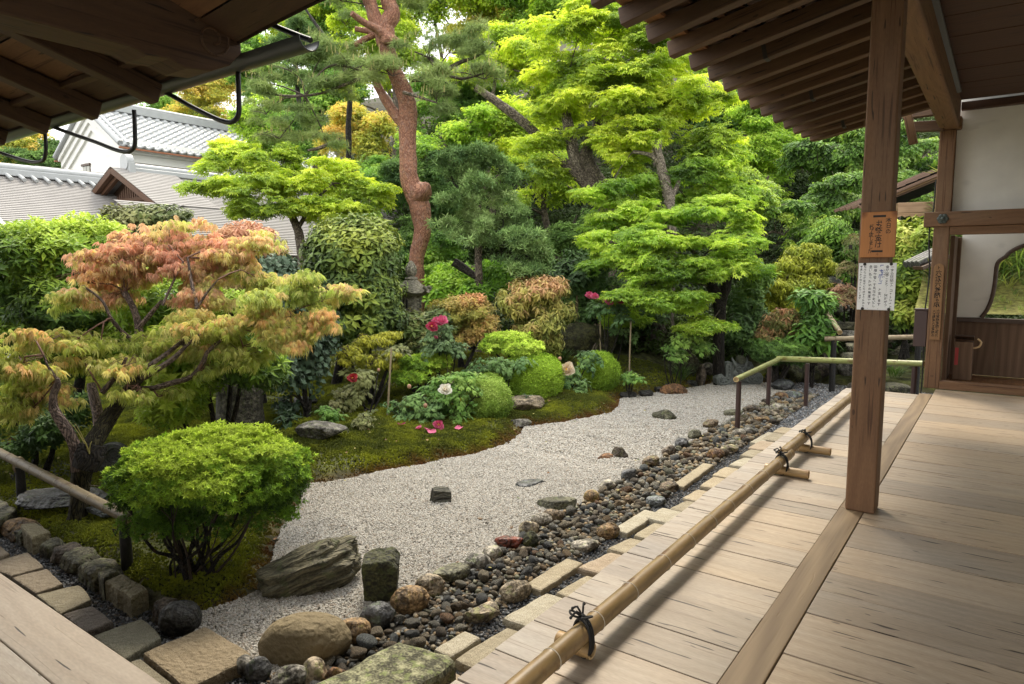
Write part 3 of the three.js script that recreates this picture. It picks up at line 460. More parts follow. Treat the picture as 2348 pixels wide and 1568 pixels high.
{
  const x0 = -17.7, yr = 3.87, z0 = -8.35, z1 = -24, S = 0.45;
  const h = thing('shingle_roof_house', 'house with grey shingle roof and a small triangular wooden gable', 'building', v(x0, -0.6, -16));
  part(h, 'roof', courses(v(x0, yr, z0), v(x0, yr, z1), v(4.6, -4.6 * S, 0), 46, 0.02), shingleM, true);
  part(h, 'roof', courses(v(x0, yr, z0), v(x0, yr, z1), v(-4.6, -4.6 * S, 0), 10, 0.022), shingleM, true);
  part(h, 'roof', courses(v(x0 - 2.3, yr - 0.88, z0 - 0.3), v(x0 + 2.2, yr - 0.88, z0 - 0.3), v(0, -1.35, 3.2), 28, 0.02), shingleM, true);
  part(h, 'roof', courses(v(x0 + 1.95, yr - 1.95 * S, z0 + 1.2), v(x0 + 1.95, yr - 1.95 * S, z0 - 0.2), v(2.65, -2.65 * S, 0), 27, 0.02, 4), shingleM, true);
  part(h, 'wall', box(x0 - 3.6, x0 + 3.9, -0.6, 1.75, z1 + 1, z0 + 1, 'x'), M.panel);
  part(h, 'eave_board', box(x0 + 4.5, x0 + 4.62, yr - 4.6 * S - 0.1, yr - 4.6 * S - 0.02, z1, z0, 'z'), M.frame);
  part(h, 'ridge', box(x0 - 0.14, x0 + 0.14, yr - 0.02, yr + 0.12, z1, z0 - 0.15, 'z', 0.03), tileM); part(h, 'ridge_cap', limb([v(x0, yr + 0.15, z0 - 0.15), v(x0, yr + 0.15, z1)], [0.085, 0.085], { wobble: 0, sides: 10 }), tileM);
  const orn = new THREE.CylinderGeometry(0.2, 0.2, 0.16, 18); orn.rotateX(PI / 2); orn.translate(x0, yr + 0.24, z0 - 0.06); part(h, 'ridge_end_tile', merge([orn, box(x0 - 0.24, x0 + 0.24, yr - 0.1, yr + 0.22, z0 - 0.15, z0 + 0.0)]), tileM);
  // the gable: bargeboards, dark lattice, sill
  const gx = 1.95, gy = 0.93, zg = z0 + 0.28, ap = v(x0, yr + 0.02, zg);
  const g = new THREE.Group(); g.name = 'gable'; h.add(g);
  for (const s of [-1, 1]) {
    part(g, 'bargeboard', bar(v(x0, yr, zg), v(x0 + s * gx, yr - gy, zg), 0.14, 0.12, 0.01, v(0, 0, 1)), M.barge);
    part(g, 'bargeboard', bar(v(x0, yr - 0.13, zg - 0.12), v(x0 + s * (gx - 0.13), yr - gy, zg - 0.12), 0.09, 0.1, 0.01, v(0, 0, 1)), M.barge);
    part(g, 'gable_roof', courses(v(x0, yr + 0.09, zg + 0.06), v(x0, yr + 0.09, z0 - 1.2), v(s * (gx + 0.14), -(gy + 0.07), 0), 21, 0.015, 6), shingleM, true);
  }
  part(g, 'back_boards', new THREE.ExtrudeGeometry(new THREE.Shape([[x0 - gx, yr - gy], [x0 + gx, yr - gy], [x0, yr]].map((q) => new THREE.Vector2(...q))), { depth: 0.03, bevelEnabled: false }).translate(0, 0, zg - 0.45), M.frame);
  for (let i = -7; i <= 7; i++) part(g, 'lattice_bar', box(x0 + i * 0.11 - 0.025, x0 + i * 0.11 + 0.025, yr - 0.64, yr - 0.2 - Math.abs(i) * 0.058, zg - 0.4, zg - 0.37, 'y', 0.003), M.gate);
  part(g, 'gable_beam', box(x0 - 1.1, x0 + 1.1, yr - 0.74, yr - 0.64, zg - 0.42, zg - 0.26, 'x'), M.barge); part(g, 'gable_beam', box(x0 - 1.55, x0 + 1.55, yr - 0.93, yr - 0.77, zg - 0.42, zg - 0.18, 'x'), M.barge);
}
{
  const p0 = at(-150, 388, 15.4), p1 = at(216, 430, 20.5); p1.x = p0.x; p1.y = p0.y;
  const h = thing('low_shingle_house', 'long low shingle roof with a pale tiled ridge at the far left', 'building', v(p0.x, -0.6, (p0.z + p1.z) / 2));
  part(h, 'roof', courses(p0, p1, v(6.2, -6.2 * 0.45, 0), 60, 0.02), shingleM, true); part(h, 'roof', courses(p0, p1, v(-4, -4 * 0.45, 0), 8, 0.022), shingleM, true);
  part(h, 'wall', box(p0.x - 3.6, p0.x + 5.6, -0.6, p0.y - 2.9, p1.z + 0.3, p0.z - 0.3, 'x'), M.panel);
  part(h, 'ridge', box(p0.x - 0.13, p0.x + 0.13, p0.y + 0.0, p0.y + 0.16, p1.z, p0.z, 'z', 0.02), tileM); part(h, 'ridge_cap', limb([v(p0.x, p0.y + 0.2, p0.z), v(p0.x, p0.y + 0.2, p1.z)], [0.1, 0.1], { wobble: 0, sides: 10 }), tileM);
  for (let z = p0.z; z > p1.z; z -= 0.26) { const t = limb([v(p0.x + 0.1, p0.y + 0.04, z), v(p0.x + 0.42, p0.y - 0.1, z)], [0.04, 0.045], { wobble: 0, sides: 8 }); part(h, 'ridge_tile', t, tileM); }
}
{
  // the white storehouse
  const c = at(284, 380, 30), W = 5.3, L = 14, x1 = c.x, x0 = c.x - W, z1 = c.z, z0 = c.z - L, eaveY = 7.05, ridgeY = 8.7, xm = (x0 + x1) / 2;
  const k = thing('white_storehouse', 'white plastered storehouse with grey tiled roof and one small window', 'building', v(xm, -0.6, z1 - L / 2));
  const gable = (d, x, top) => new THREE.Shape([[x0 - x, -0.6], [x1 + x, -0.6], [x1 + x, eaveY - 0.35], [xm, top], [x0 - x, eaveY - 0.35]].map((q) => new THREE.Vector2(...q)));
  part(k, 'wall', boxUV(new THREE.ExtrudeGeometry(gable(0, 0, ridgeY - 0.25), { depth: L, bevelEnabled: false }).translate(0, 0, z0), 'x'), M.kura);
  // stepped plaster eaves on the long side and along the gable
  [[0.12, 0.95], [0.24, 0.6], [0.36, 0.3]].forEach(([o, d]) => { part(k, 'plaster_eave', box(x1 + o - 0.12, x1 + o, eaveY - d, eaveY - 0.05 - (o < 0.3 ? 0.02 : 0), z0, z1 + o * 0.5, 'z', 0.01), M.kura); part(k, 'plaster_eave', box(x0 - o, x0 - o + 0.12, eaveY - d, eaveY - 0.07, z0, z1 + o * 0.5, 'z', 0.01), M.kura); });
  [[0.1, 0.95], [0.2, 0.62], [0.32, 0.34]].forEach(([o, d]) => { for (const s of [-1, 1]) { const w = W / 2 + 0.4, q = new THREE.Shape([[xm, ridgeY - 0.08 - o * 0.1], [xm + s * w, eaveY - 0.2], [xm + s * w, eaveY - 0.15 - d], [xm, ridgeY - 0.05 - d]].map((e) => new THREE.Vector2(...e))); part(k, 'plaster_eave', boxUV(new THREE.ExtrudeGeometry(q, { depth: 0.11, bevelEnabled: false }).translate(0, 0, z1 + o - 0.11), 'x'), M.kura); } });
  const ov = 0.55, sl = (ridgeY - eaveY) / (W / 2);
  for (const s of [-1, 1]) { const dn = v(s * (W / 2 + ov), -(W / 2 + ov) * sl, 0); part(k, 'tile_roof', tiles(v(xm, ridgeY, z1 + 0.42), v(xm, ridgeY, z0 - 0.4), dn, 40, 11, 0.06), tileM, true); part(k, 'eave_trim', bar(v(xm, ridgeY - 0.12, 0).add(dn).setZ(z1 + 0.42), v(xm, ridgeY - 0.12, 0).add(dn).setZ(z0 - 0.4), 0.08, 0.07), copper);
    part(k, 'verge_tile', limb([v(xm, ridgeY + 0.06, z1 + 0.36), v(xm, ridgeY + 0.06, z1 + 0.36).add(dn)], [0.11, 0.12], { sides: 10, wobble: 0.02 }), tileM); part(k, 'verge_tile', limb([v(xm, ridgeY + 0.06, z1 + 0.06), v(xm, ridgeY + 0.06, z1 + 0.06).add(dn)], [0.09, 0.1], { sides: 10, wobble: 0.02 }), tileM); }
  part(k, 'ridge', box(xm - 0.16, xm + 0.16, ridgeY, ridgeY + 0.3, z0 - 0.4, z1 + 0.42, 'z', 0.02), tileM); part(k, 'ridge_cap', limb([v(xm, ridgeY + 0.34, z0 - 0.4), v(xm, ridgeY + 0.34, z1 + 0.42)], [0.13, 0.13], { wobble: 0, sides: 10 }), tileM);
  const wc = onZ(200, 399, z1), win = new THREE.Group(); win.name = 'window'; win.position.set(0, 0, 0); k.add(win);
  part(win, 'recess', box(wc.x - 0.38, wc.x + 0.38, wc.y - 0.42, wc.y + 0.42, z1 - 0.01, z1 + 0.012), M.frame); for (const s of [-1, 1]) part(win, 'pane', box(wc.x + s * 0.17 - 0.15, wc.x + s * 0.17 + 0.15, wc.y - 0.36, wc.y + 0.36, z1 + 0.012, z1 + 0.03), std([0.25, 0.25, 0.2], 0.2)); part(win, 'frame', box(wc.x - 0.42, wc.x + 0.42, wc.y + 0.36, wc.y + 0.46, z1, z1 + 0.08), M.frame);
}
{
  const a = at(100, 384, 27), h = thing('small_gabled_house', 'small dark gable roof behind the low shingle ridge', 'building', v(a.x, -0.6, a.z));
  part(h, 'wall', boxUV(new THREE.ExtrudeGeometry(new THREE.Shape([[-1, -0.6], [1, -0.6], [1, a.y - 0.45], [0, a.y - 0.03], [-1, a.y - 0.45]].map(([x, y]) => new THREE.Vector2(x + a.x, y))), { depth: 5, bevelEnabled: false }).translate(0, 0, a.z - 5.2), 'x'), std([0.3, 0.24, 0.15], 0.9, TX.plaster, 2));
  for (const s of [-1, 1]) part(h, 'roof', bar(v(a.x - s * 0.02, a.y, a.z - 2.5), v(a.x + s * 1.5, a.y - 0.62, a.z - 2.5), 5.6, 0.09, 0.01, UP), tileDark);
}
{
  // corner of a tiled roof, low at the left edge
  const p = at(-14, 496, 10.6), q = at(46, 566, 9.6), h = thing('tiled_roof_corner', 'corner of a grey tiled garden roof at the left edge', 'roof', v(p.x, p.y - 1.2, p.z));
  const dn = q.clone().sub(p); part(h, 'verge', limb([p, q], [0.06, 0.06], { wobble: 0.02, sides: 8 }), tileM); part(h, 'tile_roof', tiles(p.clone(), p.clone().addScaledVector(RT, -2), dn.clone().addScaledVector(RT, -0.1), 8, 5, 0.04), tileDark, true);
  part(h, 'eave_board', bar(q.clone().add(v(0, -0.08, 0)), q.clone().addScaledVector(RT, -2).add(v(0, -0.08, 0)), 0.06, 0.08), M.frame); part(h, 'wall', bar(q.clone().add(v(0, -1.3, 0)).addScaledVector(RT, -0.25), q.clone().addScaledVector(RT, -2.2).add(v(0, -1.3, 0)), 0.12, 2.3), M.kura);
}
{
  // the small gate behind the right pillar
  const rg = at(2250, 352, 13.5), e0 = at(1972, 468, 14.2), h = thing('garden_gate', 'small brown wooden gate roof between the two veranda pillars', 'gate', v(at(2180, 620, 13.6).x, terrain(at(2180, 620, 13.6).x, at(2180, 620, 13.6).z), at(2180, 620, 13.6).z));
  const dn = e0.clone().sub(rg), back = RT.clone().multiplyScalar(1.3).addScaledVector(FW, 1.3);
  part(h, 'roof', courses(rg, rg.clone().add(back), dn, 10, 0.02, 4), std([0.03, 0.022, 0.02], 0.8, TX.soil, 1), true);
  for (let i = 0; i < 3; i++) part(h, 'bargeboard', bar(rg.clone().add(v(0, -0.06 - i * 0.055, 0)).addScaledVector(FW, 0.05 + i * 0.07), e0.clone().add(v(0, -0.06 - i * 0.055, 0)).addScaledVector(FW, 0.05 + i * 0.07).lerp(rg, i * 0.04), 0.05, 0.06), i === 1 ? woodM([0.34, 0.2, 0.11]) : M.gate);
  for (let i = 1; i < 7; i++) part(h, 'rafter', bar(rg.clone().add(v(0, -0.12, 0)).addScaledVector(FW, i * 0.3), e0.clone().add(v(0, -0.12, 0)).addScaledVector(FW, i * 0.3).lerp(rg, 0.1), 0.06, 0.07), M.gate);
  const b0 = at(2056, 477, 13.9), b1 = at(2260, 470, 13.6); part(h, 'lintel', bar(b0, b1, 0.12, 0.2), woodM([0.4, 0.26, 0.16]));
  const y0 = b0.y - 0.1, sc = new THREE.Shape(), Lb = 1.6; sc.moveTo(0, 0); for (let i = 0; i <= 12; i++) { const t = i / 12; sc.lineTo(t * Lb, -0.09 - 0.19 * sst(0.25, 0.9, t)); sc.lineTo((t + 0.055) * Lb, -0.055 - 0.19 * sst(0.25, 0.9, t)); } sc.lineTo(Lb, 0); sc.closePath();
  const vg = boxUV(new THREE.ExtrudeGeometry(sc, { depth: 0.06, bevelEnabled: false }), 'x'); const dir = b1.clone().sub(b0).setY(0).normalize(); vg.applyMatrix4(new THREE.Matrix4().makeBasis(dir, UP, v(0, 0, 0).crossVectors(dir, UP)).setPosition(b0.x, y0, b0.z)); part(h, 'scalloped_board', vg, woodM([0.42, 0.27, 0.16]));
  for (const [x, d] of [[2156, 13.65], [2262, 13.5]]) { const p = at(x, 480, d), g = terrain(p.x, p.z); part(h, 'post', box(p.x - 0.08, p.x + 0.08, g - 0.1, p.y - 0.08, p.z - 0.08, p.z + 0.08, 'y'), M.gate); }
}
{
  const p = at(2128, 592, 11.9), h = thing('small_shrine_roof', 'little grey tile roof end beside the far veranda pillar', 'roof', v(p.x, p.y - 1, p.z));
  const a = at(2104, 606, 11.9), b = at(2170, 574, 11.9); for (let i = 0; i < 4; i++) part(h, 'roof_tile', limb([b.clone().addScaledVector(FW, i * 0.13), a.clone().addScaledVector(FW, i * 0.13)], [0.055, 0.065], { wobble: 0.02, sides: 8 }), tileDark);
  part(h, 'eave_board', bar(a.clone().add(v(0, -0.07, 0)), b.clone().add(v(0, -0.1, 0)), 0.3, 0.06), M.frame); part(h, 'post', box(p.x + 0.1, p.x + 0.18, terrain(p.x, p.z) - 0.1, p.y - 0.06, p.z - 0.1, p.z - 0.02, 'y'), M.gate);
}
// ---------- stones ----------
const stoneM = (c, r = 0.8, layered) => std(c, r, layered ? TX.layered : TX.rock, 0.55, layered ? TX.layerB : TX.rockB, 0.03);
const SM = { olive: std([0.2, 0.155, 0.085], 0.85, TX.plaster, 0.5, TX.rockB, 0.02), grey: stoneM([0.22, 0.215, 0.2]), slate: stoneM([0.10, 0.11, 0.125], 0.5), dark: stoneM([0.045, 0.045, 0.04], 0.6), brown: stoneM([0.21, 0.15, 0.095]), ochre: stoneM([0.31, 0.2, 0.095]), tan: stoneM([0.36, 0.3, 0.22]), rust: stoneM([0.27, 0.14, 0.065]), pale: stoneM([0.38, 0.36, 0.31]), green: stoneM([0.15, 0.15, 0.10]), moss: stoneM([0.085, 0.09, 0.03]), red: stoneM([0.24, 0.055, 0.03], 0.4), blue: stoneM([0.15, 0.18, 0.21], 0.5), umber: stoneM([0.13, 0.105, 0.08]),
  schist: stoneM([0.2, 0.19, 0.135], 0.8, true), schistD: stoneM([0.10, 0.10, 0.085], 0.8, true) };
const PM = Object.fromEntries(Object.entries({ grey: [0.33, 0.32, 0.295], slate: [0.17, 0.18, 0.2], dark: [0.08, 0.08, 0.075], brown: [0.31, 0.235, 0.155], ochre: [0.42, 0.28, 0.14], tan: [0.46, 0.39, 0.29], rust: [0.37, 0.2, 0.1], pale: [0.52, 0.49, 0.43], green: [0.24, 0.24, 0.165], blue: [0.25, 0.285, 0.32], umber: [0.2, 0.16, 0.125] }).map(([k, c]) => [k, stoneM(c, 0.7)]));
const granite = [[0.40, 0.36, 0.285], [0.43, 0.36, 0.295], [0.36, 0.33, 0.265], [0.45, 0.395, 0.31]].map((c) => std(c, 0.85, TX.granite, 0.5, TX.rockB, 0.012)), graniteW = std([0.46, 0.44, 0.385], 0.85, TX.granite, 0.5, TX.rockB, 0.012), lichen = std([0.33, 0.34, 0.22], 0.9, TX.rock, 0.4, TX.rockB, 0.015);
const pathM = [[0.22, 0.19, 0.155], [0.19, 0.17, 0.15], [0.23, 0.215, 0.17], [0.14, 0.125, 0.12], [0.18, 0.18, 0.145]].map((c) => std(c, 0.85, TX.granite, 0.5, TX.rockB, 0.014));
{
  // pavers along the veranda edge
  const s = setting('paver_row', 'row of pale granite pavers along the veranda edge'); let z = -1.7, i = 0;
  while (z > -9.2) { const L = rr(0.3, 0.46), xl = -2.31 + rr(-0.04, 0.05), a = z, b = z - L, j = () => rr(-0.02, 0.02); part(s, 'paving_stone', slab([[xl + j(), a + j()], [-1.8, a + j()], [-1.8, b + j()], [xl + rr(0, 0.06), b + j()]], -0.585 + rr(-0.012, 0.012), 0.09, 0.022), i % 5 === 3 ? graniteW : pick(granite)); z = b - rr(0.03, 0.06); i++; }
}
{
  // slabs of the left path
  const s = setting('stone_path', 'path of squared stone slabs at the left'); const q = (l) => l.map(([x, y]) => { const p = on(x, y, -0.585); return [p.x, p.z]; });
  const plans = [[[-40, 1262], [-5, 1246], [23, 1268], [-5, 1279]], [[-30, 1292], [64, 1264], [101, 1299], [24, 1320]], [[26, 1321], [108, 1300], [146, 1336], [81, 1358]], [[81, 1361], [181, 1338], [199, 1352], [210, 1372], [138, 1406]], [[142, 1408], [212, 1388], [261, 1425], [197, 1450]], [[212, 1457], [324, 1417], [360, 1443], [371, 1462], [284, 1512]], [[293, 1516], [322, 1507], [400, 1568], [350, 1572]]];
  plans.forEach((p, i) => part(s, 'paving_stone', slab(q(p), -0.585 + rr(-0.006, 0.006), 0.12, 0.012), pathM[[0, 0, 0, 2, 3, 4, 2][i]]));
  const big = on(450, 1500, -0.5); single('stepping_slab', 'big square granite slab at the corner of the left path', 'stone slab', slab(q([[326, 1506], [470, 1443], [577, 1506], [574, 1518], [430, 1590]]), -0.56, 0.2, 0.014), std([0.27, 0.225, 0.16], 0.85, TX.granite, 0.4, TX.rockB, 0.02));
  const st = on(900, 1510, -0.45), q2 = (l, h) => l.map(([x, y]) => { const p = on(x, y, h); return [p.x, p.z]; });
  single('step_stone', 'large pale lichen covered stepping stone below the veranda edge', 'stone slab', slab(q2([[640, 1600], [790, 1530], [915, 1464], [1000, 1488], [1050, 1510], [1030, 1530], [930, 1590], [900, 1620]], -0.43), -0.43, 0.25, 0.03, 0.012), lichen);
  const tri = slab(q2([[285, 1508], [320, 1503], [400, 1568], [380, 1600], [330, 1580]], -0.58), -0.583, 0.1, 0.012);
}
{
  // kerb of hewn stones between path and moss
  const s = setting('stone_kerb', 'low kerb of mossy hewn stones in front of the moss');
  const H = -0.5, P = (l) => l.map(([x, y]) => { const p = on(x, y, H); return [p.x, p.z]; });
  const blocks = [[[[-40, 1140], [-10, 1135], [40, 1166], [-5, 1196]], 'green'], [[[46, 1204], [85, 1200], [118, 1222], [72, 1236]], 0], [[[238, 1330], [280, 1312], [341, 1350], [300, 1372]], 0], [[[222, 1313], [262, 1303], [270, 1313], [236, 1332]], 'green']];
  blocks.forEach(([l, m], i) => part(s, 'kerb_stone', slab(P(l), H + (i % 2) * 0.012, 0.2, 0.018, 0.016), m ? SM[m] : std([0.24, 0.225, 0.16], 0.85, TX.granite, 0.4, TX.rockB, 0.02)));
  for (const [x, y, w, d, h, m] of [[32, 1196, 0.34, 0.24, 0.17, 'ochre'], [56, 1203, 0.28, 0.2, 0.16, 'green'], [112, 1236, 0.2, 0.18, 0.15, 'green'], [135, 1252, 0.34, 0.2, 0.17, 'umber'], [172, 1268, 0.3, 0.22, 0.18, 'green'], [212, 1296, 0.42, 0.24, 0.19, 'green'], [345, 1386, 0.2, 0.17, 0.15, 'umber'], [375, 1400, 0.14, 0.14, 0.12, 'dark']]) { const p = on(x, y, H), g = rock(w / 2 * 1.15, h * 0.62, d / 2 * 1.15, { cuts: 5, near: 0.62, soft: 0.025, rough: 0.07, boxy: 0.7 }); turned(g, rr(-0.15, 0.15)); g.translate(p.x, -0.66 + h * 0.42, Math.min(p.z, -2.0)); part(s, 'kerb_stone', g, SM[m]); }
}
// stones with a place of their own
const stones = [
  // px, py (foot centre), width m, height m, depth m, turn, material, label, options
  [690, 1352, 0.80, 0.30, 0.42, 0.3, 'schist', 'large slanting layered grey schist rock below the round azalea', { strata: 9, cuts: 4, near: 0.7, soft: 0.012, rough: 0.06, boxy: 0.78, along: 'x', tilt: 0.3 }],
  [868, 1372, 0.34, 0.4, 0.3, 0.2, 'moss', 'dark upright block of rock standing beside the slanting schist', { cuts: 5, near: 0.7, soft: 0.015, boxy: 0.62, rough: 0.05 }],
  [685, 1508, 0.5, 0.25, 0.34, 0.2, 'olive', 'big rounded brown boulder in the front of the pebble channel', { cuts: 3, near: 0.8, soft: 0.12, rough: 0.03 }],
  [400, 1437, 0.24, 0.2, 0.2, 0.1, 'dark', 'round black boulder at the end of the kerb', { cuts: 3, near: 0.8, soft: 0.1, rough: 0.03 }],
  [1008, 1145, 0.27, 0.2, 0.2, 0.3, 'schistD', 'small upright rock standing alone in the pale gravel', { cuts: 4, near: 0.65, soft: 0.02, boxy: 0.6 }],
  [1222, 1104, 0.40, 0.09, 0.2, 0.5, 'slate', 'flat blue grey slate lying in the gravel', { cuts: 12, near: 0.55, soft: 0.02, flat: 0.5, strata: 7 }],
  [1278, 1160, 0.40, 0.15, 0.24, 0.1, 'green', 'flat dark green rock at the gravel edge by the pebbles', { cuts: 12, near: 0.6, soft: 0.03, flat: 0.55 }],
  [1385, 1045, 0.3, 0.1, 0.15, 0.7, 'rust', 'reddish split rock lying in the gravel before a stump', { cuts: 14, near: 0.5, soft: 0.02 }],
  [1422, 1042, 0.2, 0.18, 0.15, -0.3, 'umber', 'dark stump shaped rock beside the reddish split rock', { cuts: 14, near: 0.55, soft: 0.02, flat: 0.7 }],
  [1524, 955, 0.36, 0.17, 0.2, -0.2, 'green', 'rough mossy rock alone in the far gravel', { cuts: 12, near: 0.55, soft: 0.03 }],
  [730, 1012, 0.62, 0.22, 0.4, 0, 'grey', 'low grey rock in the moss right of the azalea top', { cuts: 12, near: 0.6, soft: 0.03, flat: 0.6 }],
  [1205, 962, 0.6, 0.2, 0.5, 0.4, 'tan', 'pale lichen spotted rock under the big round box ball', { cuts: 12, near: 0.6, soft: 0.03, flat: 0.6 }],
  [1190, 975, 0.35, 0.1, 0.25, 0.2, 'grey', 'low flat rock at the moss edge by the gravel', { cuts: 12, near: 0.6, soft: 0.03 }],
  [115, 1178, 0.85, 0.16, 0.45, 0, 'slate', 'long dark slate lying in the moss behind the bamboo rail', { cuts: 10, near: 0.55, soft: 0.03, flat: 0.55, strata: 6 }],
  [245, 1195, 0.5, 0.1, 0.35, 0.1, 'blue', 'flat blue grey slab in the moss right of the maple foot', { cuts: 10, near: 0.55, soft: 0.03, flat: 0.5, strata: 6 }],
  [1610, 880, 0.2, 0.42, 0.2, 0, 'umber', 'dark upright rock left of the roof tile ornament', { cuts: 8, near: 0.65 }],
  [1568, 872, 0.62, 0.5, 0.4, 0, 'green', 'dark boulder in the bank behind the far gravel end', { cuts: 8, near: 0.65 }],
  [1500, 862, 0.55, 0.5, 0.4, 0, 'umber', 'shaded boulder under the peony leaves of the far bank', { cuts: 8, near: 0.65 }],
  [1548, 898, 0.5, 0.2, 0.3, 0, 'rust', 'rusty stone at the far edge of the gravel', { cuts: 8, near: 0.65 }],
  [1800, 890, 0.45, 0.22, 0.35, 0, 'slate', 'blue grey boulder behind the green bamboo rail post', { cuts: 9, near: 0.6 }],
  [1340, 800, 1.25, 0.62, 0.6, 0, 'moss', 'moss topped boulder under the horizontal bamboo pole', { cuts: 6, near: 0.7, soft: 0.08 }, 12.6],
  [690, 935, 0.4, 0.12, 0.3, 0, 'dark', 'dark flat stone in the shaded moss', { cuts: 8, near: 0.6 }, 9.4],
];
for (const [px, py, w, h, d, turn, mat, label, o, depth] of stones) {
  let p = depth ? at(px, py, depth) : on(px, py, -0.58); const near = far(p);
  if (!depth && lowDist(p.x, p.z) > 0.05) { for (let i = 0; i < 6; i++) p = on(px, py, terrain(p.x, p.z)); }
  p.addScaledVector(FW, d * 0.35); const y = terrain(p.x, p.z), g = rock(w / 2, h * 0.62, d / 2, { detail: 14, ...o }); turned(g, YAW + turn, 0, o.tilt ?? 0); g.translate(p.x, y + h * 0.4, p.z);
  single('rock', label, 'rock', g, SM[mat]);
}
{
  // the old lichen covered stone post in the shade
  const p = at(550, 940, 8.6), y = terrain(p.x, p.z), g = new THREE.CylinderGeometry(0.25, 0.3, 1.0, 24, 14), q = g.attributes.position; for (let i = 0; i < q.count; i++) { const x = q.getX(i), yy = q.getY(i), z = q.getZ(i), k = 1 + 0.13 * ns(x * 4, yy * 4, z * 4); q.setXYZ(i, x * k, yy + 0.06 * ns(x * 5, z * 5, 1), z * k); } g.computeVertexNormals(); g.translate(p.x, y + 0.42, p.z);
  single('stone_post', 'thick lichen covered stone post in the shade behind the azalea', 'stone post', boxUV(g, 'y'), std([0.13, 0.125, 0.10], 0.9, TX.rock, 0.35, TX.rockB, 0.02));
}
{
  // bigger stones along both banks of the pebble channel, then the pebbles
  const s = setting('pebble_channel', 'dry channel of river pebbles beside the gravel');
  const used = [];
  part(s, 'channel_floor', sheetOf([[-3.02, -1.8], [-3.03, -5], [-3.1, -9], [-2.95, -12.6], [-2.4, -12.6], [-2.42, -1.8]], -0.637), std([0.05, 0.045, 0.035], 0.95, TX.grit, 0.5));
  const put = (px, py, w, h, d, turn, mat, o = {}) => { const p = on(px, py, -0.6), g = rock(w / 2, h / 2 + 0.02, d / 2, { detail: 9, cuts: 6, near: 0.68, soft: 0.05, rough: 0.05, ...o }); turned(g, YAW + turn); g.translate(p.x, -0.62 + h * 0.33, p.z); part(s, 'edge_stone', g, (PM[mat] ?? SM[mat])); used.push([p.x, p.z, Math.max(w, d) / 2 * 0.85]); };
  [[865, 1420, 0.22, 0.14, 0.18, 0.2, 'slate'], [940, 1385, 0.25, 0.14, 0.17, 0.3, 'ochre', { cuts: 3 }], [985, 1350, 0.2, 0.12, 0.15, 0.1, 'tan'], [1035, 1318, 0.28, 0.11, 0.18, 0.6, 'green', { flat: 0.5 }], [1095, 1290, 0.2, 0.1, 0.14, 0.4, 'grey'], [1128, 1270, 0.2, 0.09, 0.1, 0.8, 'pale'], [1168, 1244, 0.24, 0.1, 0.13, 0.1, 'red', { cuts: 14, near: 0.5, soft: 0.02, flat: 0.5 }], [1216, 1246, 0.13, 0.12, 0.12, 0, 'moss', { cuts: 12 }], [1212, 1215, 0.17, 0.1, 0.12, 0.3, 'tan'], [1240, 1196, 0.2, 0.09, 0.12, 0.3, 'pale'], [1268, 1184, 0.2, 0.09, 0.14, 0.3, 'brown'], [1356, 1143, 0.15, 0.1, 0.13, 0, 'ochre', { cuts: 3 }], [1392, 1115, 0.26, 0.1, 0.13, 0.9, 'pale', { cuts: 12, flat: 0.6 }], [1442, 1092, 0.24, 0.11, 0.12, 0.8, 'slate'], [1492, 1062, 0.28, 0.1, 0.15, 0.8, 'brown'], [1532, 1036, 0.25, 0.1, 0.12, 0.8, 'umber'], [1562, 1020, 0.25, 0.12, 0.14, 0.9, 'slate'], [1592, 1000, 0.24, 0.11, 0.14, 0.8, 'green'], [1630, 975, 0.3, 0.1, 0.16, 0.6, 'brown'], [1680, 948, 0.34, 0.1, 0.2, 0.4, 'green', { flat: 0.5 }], [1722, 940, 0.3, 0.1, 0.2, 0.4, 'umber'],
    [665, 1562, 0.2, 0.1, 0.12, 0.4, 'grey'], [720, 1550, 0.14, 0.12, 0.12, 0, 'tan'], [770, 1560, 0.12, 0.1, 0.1, 0, 'rust'], [810, 1455, 0.2, 0.13, 0.15, 0.2, 'ochre', { cuts: 4 }], [590, 1540, 0.14, 0.1, 0.1, 0.2, 'slate'], [560, 1530, 0.1, 0.08, 0.1, 0.2, 'grey'], [640, 1500, 0.08, 0.06, 0.07, 0.2, 'slate'],
    [1105, 1412, 0.27, 0.12, 0.15, 0.55, 'tan', { cuts: 12, flat: 0.5, near: 0.55, soft: 0.025 }], [1180, 1362, 0.25, 0.11, 0.13, 0.6, 'tan', { cuts: 3 }], [1340, 1252, 0.25, 0.09, 0.14, 0.5, 'pale', { cuts: 12, flat: 0.5 }], [1394, 1222, 0.2, 0.1, 0.14, 0.4, 'ochre', { cuts: 3 }], [1500, 1150, 0.22, 0.08, 0.14, 0.4, 'blue', { flat: 0.5 }], [1535, 1118, 0.2, 0.08, 0.14, 0.2, 'brown'], [1640, 1045, 0.24, 0.1, 0.14, 0.4, 'rust'], [1672, 1030, 0.24, 0.09, 0.15, 0.4, 'tan'], [1692, 995, 0.2, 0.09, 0.16, 0.2, 'pale'], [1718, 990, 0.2, 0.09, 0.14, 0.2, 'grey'], [1745, 962, 0.24, 0.09, 0.16, 0.2, 'ochre', { flat: 0.5 }], [1765, 950, 0.24, 0.08, 0.16, 0.2, 'tan'], [1785, 935, 0.3, 0.09, 0.16, 0.2, 'pale'], [1790, 912, 0.24, 0.12, 0.2, 0.1, 'rust'], [1815, 908, 0.35, 0.1, 0.2, 0.1, 'blue']].forEach((a) => put(...a));
